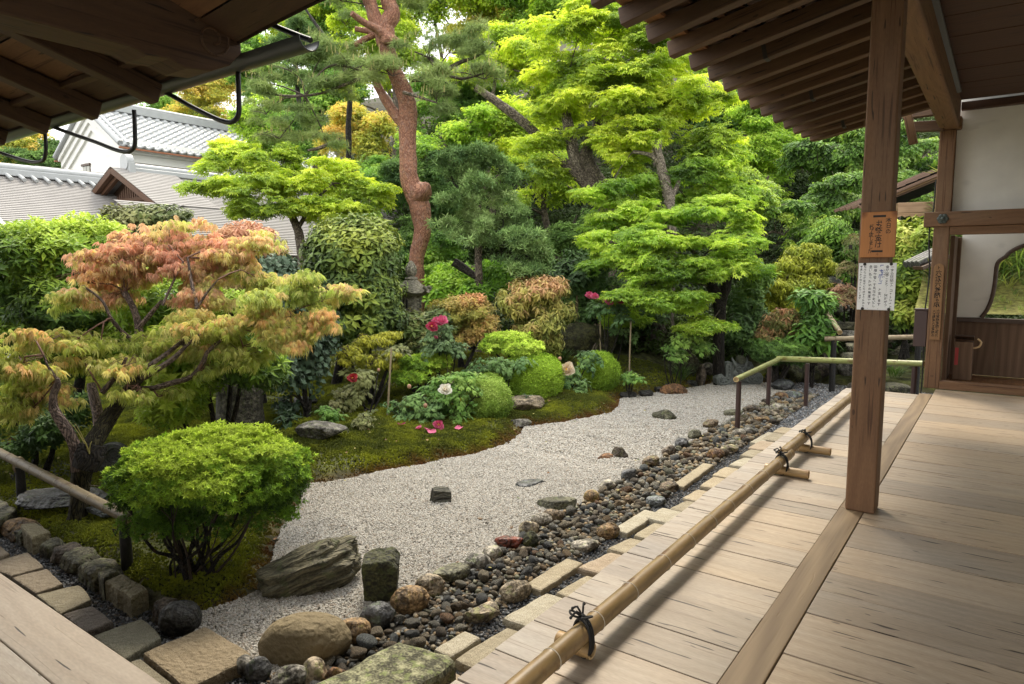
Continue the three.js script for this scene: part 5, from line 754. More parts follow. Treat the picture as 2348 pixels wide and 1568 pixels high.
for (const [fx, x, y, rx, ry, d, col, where, kd] of hill) {
  const base = footOf(fx, d), t = thing('hillside_tree', ({ bright: 'bright yellow green maple', lime: 'lime green maple', green: 'mid green leafy tree', deep: 'dark green tree', ochre: 'yellow ochre maple' })[col] + ' on the hillside, ' + where, 'tree', base, 'trees on the wooded hillside');
  const L = [[x, y, rx, ry]]; for (let k = 0; k < 7; k++) L.push([x + rr(-1.1, 1.1) * rx, y + rr(-1, 1.1) * ry, rx * rr(0.35, 0.65), ry * rr(0.3, 0.55), rr(-1, 0.6)]);
  const pads = padsAt(d, L), hub = pads[0].c.clone(), r = 0.1 + 0.04 * rnd(), m = base.clone().lerp(hub, 0.5).add(v(rr(-0.4, 0.4), 0, rr(-0.4, 0.4)));
  part(t, 'trunk', limb([base.clone().add(v(0, -0.2, 0)), m, hub, hub.clone().add(v(rr(-0.3, 0.3), pads[0].ry * 0.7, 0))], [r, r * 0.8, r * 0.5, r * 0.2], { sides: 8, step: 0.3 }), BM.grey);
  twigs(t, [m, hub], pads.slice(1), 4, BM.grey, r * 0.4);
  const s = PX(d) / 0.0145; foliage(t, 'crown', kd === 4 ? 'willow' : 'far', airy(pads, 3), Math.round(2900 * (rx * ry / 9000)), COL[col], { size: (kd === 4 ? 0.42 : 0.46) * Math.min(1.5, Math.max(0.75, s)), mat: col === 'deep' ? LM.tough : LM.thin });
}
{
  // evergreen undergrowth covering the slope
  const s = setting('undergrowth', 'dark leafy undergrowth on the slope'); s.userData.kind = 'stuff'; const list = [[], []], mt = new THREE.Matrix4(); let n = 0;
  while (n < 11000) { const d = rr(13.4, 34), r = rr(-0.42, 0.85) * d, x = FW.x * d + RT.x * r, z = FW.z * d + RT.z * r; if (x > -1.2 && z > -15) { n++; continue; } const y = terrain(x, z), sc = rr(0.5, 1.0), c = mix3([0.016, 0.034, 0.008], [0.06, 0.10, 0.016], clamp(0.5 + ns(x * 0.4, z * 0.4, 7) + rr(-0.2, 0.2))); mt.compose(v(x, y + rr(0.05, 0.5), z), euler(rr(-0.5, 0.5), rr(0, 6.28), rr(-0.5, 0.5)), v(sc, sc, sc)); list[n & 1].push([mt.clone(), lin(c)]); n++; }
  list.forEach((l, k) => instanced(s, 'leaves', SPRAY.far[k], LM.tough, l));
}
{
  // the red pine
  const d = 13.6, t = thing('red_pine', 'tall red barked pine with a twisted trunk in the middle of the garden', 'tree', footOf(958, d));
  branch(t, 'trunk', d, [[958, 720, 32], [957, 640, 32], [955, 590, 34], [968, 530, 38], [962, 475, 47], [940, 415, 41], [935, 370, 38], [934, 310, 37], [936, 260, 40], [924, 205, 38], [905, 165, 32], [890, 120, 32], [882, 92, 38]], BM.pine, { foot: true, wobble: 0.07, sides: 20, step: 0.05 });
  branch(t, 'limb', d, [[884, 98, 40], [868, 62, 32], [856, 30, 30], [845, -5, 28], [830, -60, 26]], BM.pine); branch(t, 'limb', d, [[886, 96, 40], [886, 60, 36], [900, 30, 34], [890, 5, 34], [880, -50, 28]], BM.pine);
  branch(t, 'burr', d, [[955, 455, 30, -0.1], [968, 440, 44, -0.16], [974, 425, 30, -0.1]], BM.pine, { wobble: 0.25 });
  branch(t, 'limb', d, [[932, 290, 26], [905, 262, 22], [880, 222, 20], [862, 190, 16], [850, 150, 10]], BM.pine); branch(t, 'limb', d, [[888, 88, 26, -0.15], [865, 68, 17, -0.3], [835, 52, 15, -0.5], [806, 30, 12, -0.7]], BM.pine); branch(t, 'limb', d, [[885, 78, 22], [850, 72, 13], [814, 66, 11]], BM.pine); branch(t, 'limb', d, [[872, 74, 15], [840, 88, 12], [812, 104, 9]], BM.pine); branch(t, 'limb', d, [[880, 90, 20, -0.2], [900, 92, 22, -0.3], [912, 98, 16, -0.3]], BM.pine);
  branch(t, 'limb', d, [[938, 182, 14], [975, 180, 12], [1010, 168, 11, -0.2], [1050, 145, 9, -0.3], [1100, 125, 5, -0.4], [1130, 95, 3, -0.5]], BM.twig); branch(t, 'limb', d, [[925, 212, 8, -0.3], [960, 222, 7, -0.5], [1002, 236, 4, -0.7]], BM.grey); branch(t, 'limb', d, [[1010, 168, 8, -0.2], [1060, 180, 6, -0.4], [1110, 168, 3, -0.6]], BM.twig); branch(t, 'limb', d, [[1005, 168, 6, -0.2], [985, 135, 5], [950, 118, 3]], BM.twig); branch(t, 'limb', d, [[852, 170, 10], [800, 190, 8], [730, 215, 6, 0.3], [660, 220, 5, 0.5], [600, 212, 4, 0.6]], BM.grey); branch(t, 'limb', d, [[780, 320, 9, 0.6], [730, 340, 8, 0.5], [705, 345, 5, 0.4]], BM.grey); branch(t, 'limb', d, [[830, 160, 7], [760, 150, 5], [715, 185, 3]], BM.twig);
  const pads = padsAt(d, [[590, 180, 50, 30, 0.4, 0.5], [660, 150, 50, 26, 0.5, 0.5], [610, 250, 80, 30, 0.5, 0.6], [700, 275, 75, 32, 0.6, 0.6], [740, 200, 60, 30, 0.3, 0.6], [640, 310, 60, 20, 0.6, 0.5], [750, 325, 55, 18, 0.6, 0.5], [800, 150, 60, 40, 0, 0.8], [860, 150, 55, 32, -0.5, 0.6], [900, 165, 50, 25, -0.6, 0.5], [980, 120, 70, 35, -0.2, 0.8], [1060, 110, 70, 38, -0.4, 0.8], [1030, 190, 90, 25, -0.5, 0.8], [1110, 170, 50, 30, -0.6, 0.7], [1000, 225, 45, 20, -0.7, 0.6], [740, 110, 60, 35, 0.3, 0.8], [780, -10, 90, 30, 0.2, 1], [930, -15, 70, 25, 0.3, 0.9]]);
  twigs(t, [at(850, 160, d), at(1000, 170, d - 0.2), at(700, 220, d + 0.4), at(880, 20, d)], pads, 6, BM.twig, 0.018);
  foliage(t, 'needles', 'pine', airy(pads, 5, 0.6), 1250, COL.pine);
  // pale upright candles of new growth
  const cg = new THREE.CylinderGeometry(0.004, 0.008, 1, 5), cl = []; for (let i = 0; i < 340; i++) { const P = pick(pads), a = rr(0, 6.28), s = Math.sqrt(rnd()) * 0.95, q = P.c.clone().addScaledVector(RT, Math.cos(a) * s * P.rx).addScaledVector(FW, Math.sin(a) * s * P.rz), h = rr(0.08, 0.17); q.y += P.ry * Math.sqrt(Math.max(0, 1 - s * s)) * rr(0.3, 1.05); cl.push([new THREE.Matrix4().compose(q, euler(rr(-0.15, 0.15), 0, rr(-0.15, 0.15)), v(1, h, 1)), lin([0.32, 0.29, 0.10])]); }
  instanced(t, 'candles', cg, whiteMat, cl);
}
const tree = (name, label, fx, d, limbs, padL, kind, n, cols, o = {}) => { const t = thing(name, label, 'tree', footOf(fx, d), o.group); limbs.forEach(([nm, mat, pts, oo]) => branch(t, nm, d, pts, BM[mat], oo)); const pads = padsAt(d, padL); const roots = limbs.flatMap(([, , pts]) => pts.slice(1).map(([x, y, , dd = 0]) => at(x, y, d + dd))); twigs(t, roots, pads, o.twig ?? 6, o.twigMat ?? BM.twig, o.twigR ?? 0.014); foliage(t, 'crown', kind, airy(pads, o.airy ?? 8), n, cols, o.leaf ?? {}); return t; };
tree('maple_tree', 'big bright yellow green maple with a split grey trunk right of centre', 1412, 15.5, [['trunk', 'grey', [[1425, 600, 54], [1412, 520, 52], [1395, 470, 50], [1372, 430, 46], [1350, 385, 40], [1338, 355, 36]], { foot: true }], ['limb', 'grey', [[1396, 472, 40], [1360, 432, 34], [1320, 395, 28], [1290, 370, 20]]], ['limb', 'pale', [[1325, 400, 24], [1310, 330, 26], [1302, 285, 24], [1295, 240, 22], [1300, 180, 16]]], ['limb', 'grey', [[1250, 330, 20, 0.8], [1200, 280, 22, 0.8], [1140, 235, 18, 0.8], [1090, 200, 14, 0.8]]], ['limb', 'grey', [[1338, 360, 26], [1370, 280, 18], [1420, 200, 13], [1470, 120, 8]]]],
  [[1330, 60, 110, 50], [1440, 60, 120, 50, -0.4], [1400, 140, 140, 50, -0.6], [1280, 150, 90, 45], [1500, 170, 130, 50, -0.8], [1560, 110, 80, 50, -0.3], [1440, 230, 130, 45, -0.9], [1570, 240, 120, 45, -0.9], [1330, 230, 80, 40, -0.4], [1260, 250, 70, 35, 0.2], [1500, 300, 110, 35, -1], [1620, 320, 80, 40, -0.6], [1390, 310, 80, 30, -0.6], [1230, 330, 60, 30, 0], [1270, 390, 60, 30, 0], [1440, 360, 70, 30, -0.8]], 'maple', 8600, COL.bright, { leaf: { size: 0.31 }, twig: 5 });
tree('maple_tree', 'green maple with pale spotted trunk forking left of the low spreading maple', 1537, 14.2, [['trunk', 'pale', [[1538, 620, 20], [1538, 500, 22], [1532, 450, 24], [1520, 400, 22], [1508, 350, 18], [1498, 318, 12]], { foot: true }], ['limb', 'pale', [[1520, 395, 14], [1500, 362, 12], [1478, 352, 9], [1450, 348, 7]]], ['limb', 'pale', [[1510, 355, 13], [1512, 325, 10], [1510, 285, 8]]], ['limb', 'pale', [[1540, 450, 13], [1552, 428, 11], [1556, 410, 9]]], ['limb', 'pale', [[1500, 320, 9], [1478, 302, 7], [1440, 280, 5]]]],
  [[1390, 440, 80, 35], [1480, 420, 60, 30, 0.4], [1600, 400, 70, 40, 0.2], [1660, 370, 60, 40, 0.5], [1680, 450, 60, 40, 0.3], [1440, 490, 80, 32, -0.3], [1390, 520, 60, 30, 0], [1590, 480, 60, 30, 0.6], [1700, 530, 50, 35, 0.6]], 'maple', 3400, COL.lime, { leaf: { size: 0.29 } });
tree('maple_tree', 'low spreading fresh green maple with dark trunk by the far gravel end', 1648, 12.4, [['trunk', 'dark', [[1650, 835, 26], [1648, 760, 24], [1650, 710, 26], [1640, 675, 30], [1625, 640, 20], [1610, 590, 14]], { foot: true }], ['limb', 'dark', [[1652, 700, 22], [1662, 660, 24], [1670, 640, 14], [1690, 600, 8]]], ['limb', 'grey', [[1640, 660, 9], [1560, 640, 7], [1500, 650, 4]]], ['limb', 'grey', [[1612, 600, 8], [1570, 560, 6], [1520, 520, 4]]]],
  [[1560, 490, 90, 30, 0.2], [1650, 470, 70, 30, 0.3], [1440, 540, 80, 30], [1540, 560, 110, 32, -0.4], [1650, 550, 90, 32, -0.4], [1400, 600, 70, 28], [1490, 620, 100, 30, -0.6], [1600, 630, 100, 32, -0.7], [1700, 610, 70, 30], [1450, 670, 80, 26, -0.3], [1540, 690, 90, 28, -0.6], [1620, 740, 60, 24, -0.7], [1430, 720, 60, 24, 0.2], [1380, 560, 50, 30, 0.3]], 'maple', 6200, COL.lime, { leaf: { size: 0.25 } });
tree('maple_tree', 'lime green maple spreading over the shingle roofs left of the pine', 690, 13.2, [['trunk', 'grey', [[695, 640, 18], [690, 570, 20], [680, 520, 18], [660, 480, 16], [640, 455, 12]], { foot: true }], ['limb', 'grey', [[650, 470, 11], [610, 440, 9], [560, 410, 6]]], ['limb', 'grey', [[682, 525, 11], [715, 470, 9], [760, 420, 6]]]],
  [[520, 340, 70, 30, 0.3], [570, 375, 90, 32, 0], [650, 360, 60, 30, 0.4], [520, 430, 70, 24, -0.4], [600, 430, 90, 28, -0.3], [690, 420, 90, 32, 0.1], [780, 400, 80, 35, 0.4], [850, 440, 70, 32, 0.5], [640, 480, 70, 22, -0.4], [740, 480, 90, 30, 0], [830, 500, 60, 30, 0.5], [560, 470, 50, 18, -0.5]], 'maple', 4300, COL.bright, { leaf: { size: 0.27 } });
tree('podocarpus_tree', 'dark blue green cloud pruned podocarpus right of the pine trunk', 1097, 12.8, [['trunk', 'grey', [[1098, 720, 17], [1097, 640, 18], [1097, 540, 16], [1096, 470, 15], [1100, 400, 12]], { foot: true }], ['limb', 'dark', [[1096, 480, 9], [1060, 440, 8], [1040, 420, 5]]], ['limb', 'grey', [[1098, 450, 9], [1130, 410, 8], [1150, 400, 5]]], ['limb', 'dark', [[1098, 520, 8], [1150, 500, 7], [1180, 505, 4]]], ['limb', 'dark', [[1098, 640, 14], [1070, 620, 18], [1040, 600, 22]]]],
  [[1095, 355, 75, 22], [1040, 385, 50, 20, -0.1], [1150, 395, 60, 22], [1090, 420, 60, 20, -0.2], [1060, 460, 70, 18, -0.1], [1160, 455, 45, 20, 0.1], [1100, 500, 50, 16], [1040, 520, 60, 20, -0.2], [1150, 520, 65, 20, -0.1], [1090, 545, 55, 18, -0.3], [1175, 490, 45, 16, 0.1]], 'podo', 900, COL.podo, { twigMat: BM.dark });
tree('podocarpus_tree', 'small dark podocarpus in front of the hillside, right of the larger cloud pruned one', 1210, 12.2, [['trunk', 'dark', [[1212, 720, 11], [1210, 660, 11], [1208, 600, 9], [1200, 560, 7]], { foot: true }]], [[1200, 545, 50, 22], [1180, 590, 45, 16, -0.1], [1240, 580, 40, 22, 0.1], [1215, 620, 40, 12, -0.1]], 'podo', 420, COL.podo, { twigMat: BM.dark });
tree('podocarpus_tree', 'dark narrow tree with bare black stem under the eave corner, left of the pine', 798, 15.5, [['trunk', 'dark', [[800, 700, 13], [800, 480, 13], [799, 285, 12], [798, 180, 11], [700, 20, 5, 0.5]], { foot: true }], ['limb', 'dark', [[690, 280, 9, 1], [680, 180, 10, 1], [678, 90, 8, 1], [690, 20, 5, 1]]]], [[690, 60, 45, 30, 1], [720, 110, 40, 24, 1], [650, 100, 35, 18, 1], [690, 175, 40, 18, 1]], 'podo', 420, COL.podo, { twigMat: BM.dark });
{
  // the laceleaf maple in the left foreground
  const d = 5.9, t = thing('laceleaf_maple', 'spreading laceleaf maple with orange and yellow green leaves and twisted pale branches at left', 'tree', footOf(175, 5.45));
  branch(t, 'trunk', 5.45, [[172, 1222, 66], [176, 1190, 40], [182, 1130, 38], [188, 1085, 44], [200, 1050, 56, 0.05], [215, 1015, 40, 0.1], [245, 965, 36, 0.25], [272, 925, 32, 0.35], [300, 890, 26, 0.4], [318, 870, 20, 0.4]], BM.moss, { foot: true, wobble: 0.14 });
  branch(t, 'burr', 5.4, [[196, 1075, 50], [206, 1048, 66, 0.02], [214, 1020, 54, 0.05]], BM.dark, { wobble: 0.25 });
  branch(t, 'limb', 5.4, [[176, 1080, 26], [172, 1030, 26], [160, 995, 25], [140, 965, 23], [122, 935, 20], [122, 905, 15], [132, 880, 13], [133, 868, 8]], BM.mauve, { wobble: 0.16 });
  const bl = [[[205, 1050, 30, 0.2], [225, 1000, 24, 0.3], [222, 940, 22, 0.4], [208, 880, 18, 0.5]], [[300, 892, 18, 0.1], [350, 890, 13, 0.1], [395, 878, 13, 0.1], [440, 862, 11, 0.1], [465, 830, 11, 0.1], [480, 802, 9, 0.1], [530, 765, 5, 0.2]], [[310, 875, 16], [355, 850, 13], [400, 820, 11], [430, 790, 9], [460, 765, 5]], [[318, 868, 15], [340, 840, 12], [380, 812, 10, 0.1], [420, 780, 8, 0.2], [455, 745, 5, 0.3]], [[305, 870, 22, 0.5], [315, 800, 20, 0.6], [318, 750, 18, 0.7], [305, 705, 16, 0.7], [285, 670, 13, 0.7]], [[316, 790, 12, 0.6], [280, 760, 10, 0.5], [255, 730, 9, 0.4], [235, 690, 6, 0.4], [190, 655, 4, 0.4]], [[320, 750, 11, 0.6], [345, 720, 10, 0.6], [370, 690, 7, 0.6]], [[420, 790, 9, 0.2], [430, 740, 8, 0.4], [450, 705, 8, 0.4], [440, 655, 7, 0.5], [430, 590, 5, 0.6]], [[450, 708, 7, 0.4], [475, 670, 5, 0.4], [500, 640, 3, 0.4]], [[132, 870, 8, -0.4], [110, 840, 5, -0.4], [100, 815, 4, -0.4]], [[235, 900, 14, -0.1], [275, 850, 9, -0.1], [290, 820, 6, -0.1]], [[372, 700, 6, 0.5], [400, 640, 5, 0.6], [420, 600, 4, 0.6]]];
  for (const b of bl) branch(t, 'limb', d, b, BM.mauve, { wobble: 0.16 });
  const up = padsAt(d, [[390, 545, 110, 32, 1.0, 0.35], [280, 600, 95, 34, 0.9, 0.35], [480, 570, 95, 30, 1.0, 0.35], [330, 560, 90, 30, 0.95, 0.3], [200, 640, 90, 26, 0.8, 0.3], [400, 620, 110, 34, 0.95, 0.3], [520, 620, 85, 30, 1, 0.3], [250, 680, 60, 18, 0.8, 0.25], [490, 680, 60, 20, 0.7, 0.25], [600, 640, 50, 24, 0.9, 0.25], [690, 670, 75, 34, 0.5, 0.6], [740, 680, 45, 28, 0.5], [170, 690, 60, 18, 0.5], [560, 560, 60, 24, 1]]), lo = padsAt(d, [[90, 790, 75, 24, -0.1], [60, 840, 60, 20, -0.3], [150, 790, 60, 20, 0.1], [230, 790, 70, 22, 0.2, 0.25], [110, 900, 80, 24, -0.2, 0.3], [60, 940, 55, 20, -0.3, 0.25], [200, 830, 60, 16, 0.1, 0.2], [350, 790, 60, 18, 0.4, 0.2], [420, 800, 60, 18, 0.35, 0.2], [510, 760, 90, 26, 0.3, 0.25], [580, 740, 80, 28, 0.3, 0.25], [630, 770, 70, 26, 0.2, 0.25], [560, 810, 60, 20, 0.2, 0.2], [450, 735, 60, 20, 0.4, 0.2], [290, 840, 50, 12, -0.1, 0.15], [480, 850, 40, 10, 0.2, 0.15], [290, 905, 50, 8, -0.2, 0.12], [380, 900, 50, 8, 0.2, 0.12], [690, 740, 60, 24, 0.3, 0.25]]);
  const roots = bl.flatMap((b) => b.map(([x, y, , dd = 0]) => at(x, y, d + dd)));
  twigs(t, roots, [...up, ...lo], 7, std([0.14, 0.07, 0.045], 0.8), 0.009);
  foliage(t, 'upper_leaves', 'lace', airy(up, 6, 0.7, 1.1), 1950, COL.lace); foliage(t, 'lower_leaves', 'lace', airy(lo, 5, 0.7, 1.1), 1750, [COL.lace[0], [0.17, 0.19, 0.03], COL.lace[1], COL.lace[2], [0.3, 0.2, 0.09]]);
  const sp = []; for (let i = 0; i < 7; i++) { const a = at(205, 1040, 5.35), e = a.clone().add(v(rr(-0.25, 0.02), rr(0, 0.3), rr(-0.05, 0.05))); sp.push(limb([a, a.clone().lerp(e, 0.5).add(v(0, 0.03, 0)), e], [0.004, 0.003, 0.002], { sides: 4, cap: false })); } part(t, 'shoots', merge(sp), std([0.3, 0.26, 0.07], 0.7), true);
}
// ---------- shrubs and flowers ----------
const C2 = { rhodo: [[0.03, 0.06, 0.01], [0.07, 0.13, 0.014], [0.15, 0.23, 0.02], [0.28, 0.36, 0.04]], rhodoLow: [[0.04, 0.075, 0.012], [0.10, 0.17, 0.016], [0.19, 0.26, 0.025], [0.27, 0.33, 0.05]], osman: [[0.022, 0.042, 0.008], [0.05, 0.085, 0.012], [0.10, 0.14, 0.016], [0.18, 0.21, 0.024]], azal: [[0.025, 0.055, 0.006], [0.055, 0.11, 0.008], [0.10, 0.18, 0.012], [0.16, 0.25, 0.02], [0.24, 0.31, 0.03]], box: [[0.075, 0.135, 0.012], [0.125, 0.2, 0.016], [0.19, 0.28, 0.022]], boxD: [[0.04, 0.08, 0.01], [0.08, 0.14, 0.016], [0.14, 0.21, 0.03], [0.24, 0.31, 0.07]], rusty: [[0.09, 0.10, 0.02], [0.2, 0.18, 0.035], [0.28, 0.20, 0.06], [0.32, 0.16, 0.07]], drip: [[0.07, 0.09, 0.018], [0.18, 0.19, 0.04], [0.26, 0.23, 0.06], [0.29, 0.17, 0.08]], yellow: [[0.10, 0.12, 0.012], [0.24, 0.24, 0.02], [0.36, 0.34, 0.035]], cam: [[0.018, 0.034, 0.018], [0.035, 0.06, 0.032], [0.07, 0.10, 0.065]], glossy: [[0.014, 0.03, 0.008], [0.03, 0.06, 0.012], [0.07, 0.12, 0.02]], peony: [[0.03, 0.065, 0.022], [0.06, 0.115, 0.035], [0.10, 0.165, 0.045]], peonyB: [[0.07, 0.085, 0.03], [0.13, 0.14, 0.05], [0.18, 0.165, 0.08]], peonyL: [[0.05, 0.11, 0.02], [0.09, 0.17, 0.03], [0.15, 0.22, 0.04]], bright: [[0.05, 0.12, 0.008], [0.10, 0.2, 0.012], [0.17, 0.27, 0.02]], lav: [[0.1, 0.11, 0.03], [0.2, 0.18, 0.06], [0.28, 0.17, 0.09], [0.3, 0.15, 0.09]] };
plant('rhododendron', 'large dense yellow green shrub with whorled leaves at the left edge behind the laceleaf maple', 'shrub', 110, 7.8, [[110, 610, 125, 95, 0.2, 0.9], [200, 560, 85, 55, 0.5, 0.7], [40, 640, 90, 80, 0.2, 0.8], [170, 700, 120, 80, 0.1, 0.8], [60, 760, 110, 70, 0, 0.7], [250, 650, 80, 70, 0.5, 0.7], [190, 800, 110, 50, 0, 0.6]], 'rosette', 4200, C2.rhodo, { stems: 4, stem: 0.06, leaf: { size: 0.16, top: 0.7, gain: 1.65 } });
plant('azalea', 'yellow green broad leaved shrub hanging under the laceleaf maple branches', 'shrub', 470, 7.0, [[470, 790, 110, 70, 0.1, 0.6], [570, 820, 70, 50, 0.1, 0.5], [420, 880, 80, 50, -0.1, 0.5], [520, 720, 90, 50, 0.4, 0.6], [600, 850, 50, 40, 0.1, 0.4], [400, 940, 70, 30, -0.1, 0.45], [360, 700, 80, 70, 0.6, 0.6]], 'rosette', 1700, C2.rhodoLow, { stems: 4, stem: 0.035, leaf: { size: 0.17, top: 0.4 } });
plant('azalea', 'glossy dark shrub low at the left edge behind the bamboo rail', 'shrub', 60, 6.6, [[40, 960, 75, 45, 0.2], [110, 985, 60, 40], [30, 1020, 60, 28, -0.1], [20, 900, 60, 40, 0.4], [170, 940, 50, 40, 0.3]], 'rosette', 760, C2.glossy.map((c) => c.map((q) => q * 1.5)), { leaf: { size: 0.12, mat: LM.glossy } });
plant('andromeda', 'rusty pink topped shrub behind the laceleaf maple, left of the round osmanthus', 'shrub', 590, 9.6, [[560, 545, 75, 34, 0], [610, 590, 50, 40, -0.1], [500, 590, 60, 40, 0.1], [570, 640, 70, 50]], 'droop', 850, C2.lav, { leaf: { size: 0.2 } });
plant('hedge_shrub', 'dark clipped shrub dome standing before the shingle roof', 'shrub', 340, 11.2, [[340, 500, 88, 26, 0, 0.6], [340, 540, 80, 40, 0, 0.6]], 'broad', 600, [[0.03, 0.045, 0.015], [0.06, 0.08, 0.02], [0.12, 0.12, 0.045]], { stem: 0.05, leaf: { size: 0.17, shell: 0.25 } });
plant('osmanthus_tree', 'tall rounded osmanthus with dense glossy leaves, left of the stone lantern', 'tree', 770, 10.6, [[812, 590, 108, 95, 0, 0.95], [800, 670, 118, 85, 0, 1], [820, 730, 105, 65, 0, 0.9], [760, 690, 80, 90, 0.1, 0.9], [848, 690, 70, 80, 0, 0.8]], 'broad', 3500, C2.osman, { stems: 3, stem: 0.07, leaf: { size: 0.19, shell: 0.3, lump: 0.45, top: 0.4, gain: 1.7 } });
plant('camellia', 'dark bluish round leaved camellia between laceleaf maple and osmanthus', 'shrub', 690, 8.9, [[660, 690, 60, 60, 0.3], [690, 800, 55, 60], [660, 860, 45, 50, -0.1], [720, 850, 40, 60, 0.1], [670, 920, 30, 40, -0.1], [630, 620, 60, 40, 0.5], [740, 760, 40, 60, 0.2]], 'round', 900, C2.cam, { stem: 0.03, stems: 4 });
plant('azalea', 'yellow flowering azalea mound in front of the osmanthus', 'shrub', 850, 9.5, [[855, 782, 70, 26], [810, 810, 42, 26, -0.2], [900, 810, 45, 24, -0.1], [850, 830, 60, 24, -0.1]], 'droop', 1000, C2.yellow, { airy: 3, leaf: { size: 0.105, up: 1.2, gain: 1.7 } });
plant('azalea', 'orange tinted azalea mound behind the pink peonies', 'shrub', 1060, 11.6, [[1060, 710, 75, 30], [1020, 740, 50, 30, -0.1], [1095, 750, 50, 36], [1040, 770, 60, 20]], 'rosette', 1250, C2.rusty, { leaf: { size: 0.14 } });
plant('andromeda', 'tall andromeda with drooping yellow and red leaves, right of the orange azalea', 'shrub', 1230, 12, [[1240, 665, 70, 34], [1190, 690, 50, 40, -0.1], [1270, 710, 45, 40], [1230, 740, 55, 40, -0.2], [1250, 780, 40, 30, -0.1]], 'droop', 1600, C2.drip, { leaf: { size: 0.19 } });
plant('shrub', 'dark leafy shrub between osmanthus and orange azalea under the lantern', 'shrub', 960, 11, [[950, 755, 55, 36], [930, 745, 40, 26, 0.1], [980, 790, 50, 30, -0.2], [1000, 735, 36, 20, 0.1]], 'broad', 520, [[0.025, 0.045, 0.01], [0.06, 0.085, 0.016], [0.16, 0.14, 0.04]], { leaf: { size: 0.2 } });
plant('shrub', 'bright green low azalea mound behind the large box ball', 'shrub', 1175, 10.9, [[1165, 778, 50, 14], [1195, 797, 50, 14, -0.2], [1130, 795, 30, 12, -0.1]], 'azalea', 700, C2.rhodoLow, { leaf: { size: 0.14 } });
plant('shrub', 'bright green low azalea mound behind the staked peony', 'shrub', 960, 9.9, [[945, 832, 45, 16], [990, 826, 36, 16, 0.1], [935, 862, 40, 14, -0.2]], 'azalea', 620, C2.rhodoLow, { leaf: { size: 0.14 } });
plant('shrub', 'fresh green shrub right behind the stone lantern', 'shrub', 1080, 13, [[1090, 670, 55, 24], [1010, 670, 40, 40], [1040, 640, 50, 30, 0.5], [1140, 640, 40, 40, 0.2]], 'rosette', 520, C2.bright, { leaf: { size: 0.22 } });
plant('shrub', 'dark glossy shrub behind the andromeda and the four red peonies', 'shrub', 1330, 13.4, [[1330, 640, 70, 60], [1400, 680, 70, 60, 0.2], [1290, 720, 50, 50, 0], [1360, 720, 60, 40, 0], [1460, 720, 60, 40, 0.3]], 'broad', 900, C2.glossy.map((c) => c.map((q) => q * 1.3)), { leaf: { size: 0.24 } });
// clipped balls
const ball = (label, px, d, pads, n, cols, size, o = {}) => plant('box_ball', label, 'shrub', px, d, pads, 'box', n, cols, { stem: 0.03, stems: 3, twig: 4, group: 'clipped box balls', leaf: { size, ...o } });
ball('largest clipped box ball beside the gravel', 1218, 10.6, [[1218, 866, 73, 58, 0, 0.5], [1218, 890, 66, 42, 0, 0.46]], 3000, C2.box, 0.12);
ball('smallest clipped box ball, dark below with pale tips, left of the largest', 1122, 9.3, [[1122, 915, 48, 52, 0, 0.32], [1118, 935, 42, 38, 0, 0.3]], 1600, C2.boxD, 0.11, { lump: 0.5 });
ball('clipped box ball furthest right behind the cream peony', 1372, 11.5, [[1372, 852, 47, 46, 0, 0.38], [1372, 868, 43, 32, 0, 0.35]], 1400, C2.box, 0.125);
{
  // the big round azalea in front
  const d = 4.62, t = thing('round_azalea', 'large rounded bright green azalea on dark twisted stems in the left foreground', 'shrub', footOf(400, 4.42));
  const pads = padsAt(d, [[490, 1040, 160, 58, 0.05, 0.46], [420, 1066, 135, 56, -0.1, 0.42], [575, 1065, 115, 62, 0, 0.42], [500, 1082, 180, 52, -0.05, 0.48], [335, 1098, 72, 46, -0.1, 0.3], [645, 1098, 58, 62, 0.05, 0.3], [395, 1118, 105, 36, -0.15, 0.34], [555, 1118, 105, 36, -0.05, 0.34]]);
  const base = footOf(400, 4.42), L = [];
  for (let k = 0; k < 24; k++) { const a = base.clone().add(v(rr(-0.13, 0.17), -0.02, rr(-0.1, 0.1))), P = pick(pads), e = P.c.clone().addScaledVector(RT, rr(-0.7, 0.7) * P.rx).addScaledVector(FW, rr(-0.7, 0.7) * P.rz); e.y -= P.ry * rr(0, 0.4); const m = a.clone().lerp(e, 0.42).add(v(rr(-0.06, 0.06), rr(-0.09, -0.02), rr(-0.06, 0.06))), r = rr(0.008, 0.017); if (k < 14) part(t, 'stem', limb([a, a.clone().lerp(m, 0.5).add(v(rr(-0.02, 0.02), 0.02, rr(-0.02, 0.02))), m, e], [r, r * 0.85, r * 0.7, r * 0.35], { sides: 6, step: 0.05, wobble: 0.2 }), BM.dark); else L.push(limb([a, m, e], [r * 0.7, r * 0.5, r * 0.25], { sides: 5, step: 0.06 })); for (let q = 0; q < 3; q++) { const f = e.clone().add(v(rr(-0.16, 0.16), rr(0.02, 0.15), rr(-0.16, 0.16))); L.push(limb([m.clone().lerp(e, rr(0.2, 0.9)), e.clone().lerp(f, 0.5), f], [r * 0.35, r * 0.25, r * 0.14], { sides: 4, step: 0.1, cap: false })); } }
  part(t, 'twigs', merge(L), BM.twig, true);
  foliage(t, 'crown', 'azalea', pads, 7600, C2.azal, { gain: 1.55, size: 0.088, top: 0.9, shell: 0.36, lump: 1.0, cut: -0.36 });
  foliage(t, 'low_leaves', 'azalea', padsAt(d, [[370, 1190, 95, 50, -0.1, 0.28], [520, 1180, 120, 40, 0, 0.32], [650, 1165, 50, 34, 0, 0.2]]), 900, C2.azal.slice(0, 3), { size: 0.06, shell: 0.9, cut: -0.1 });
}
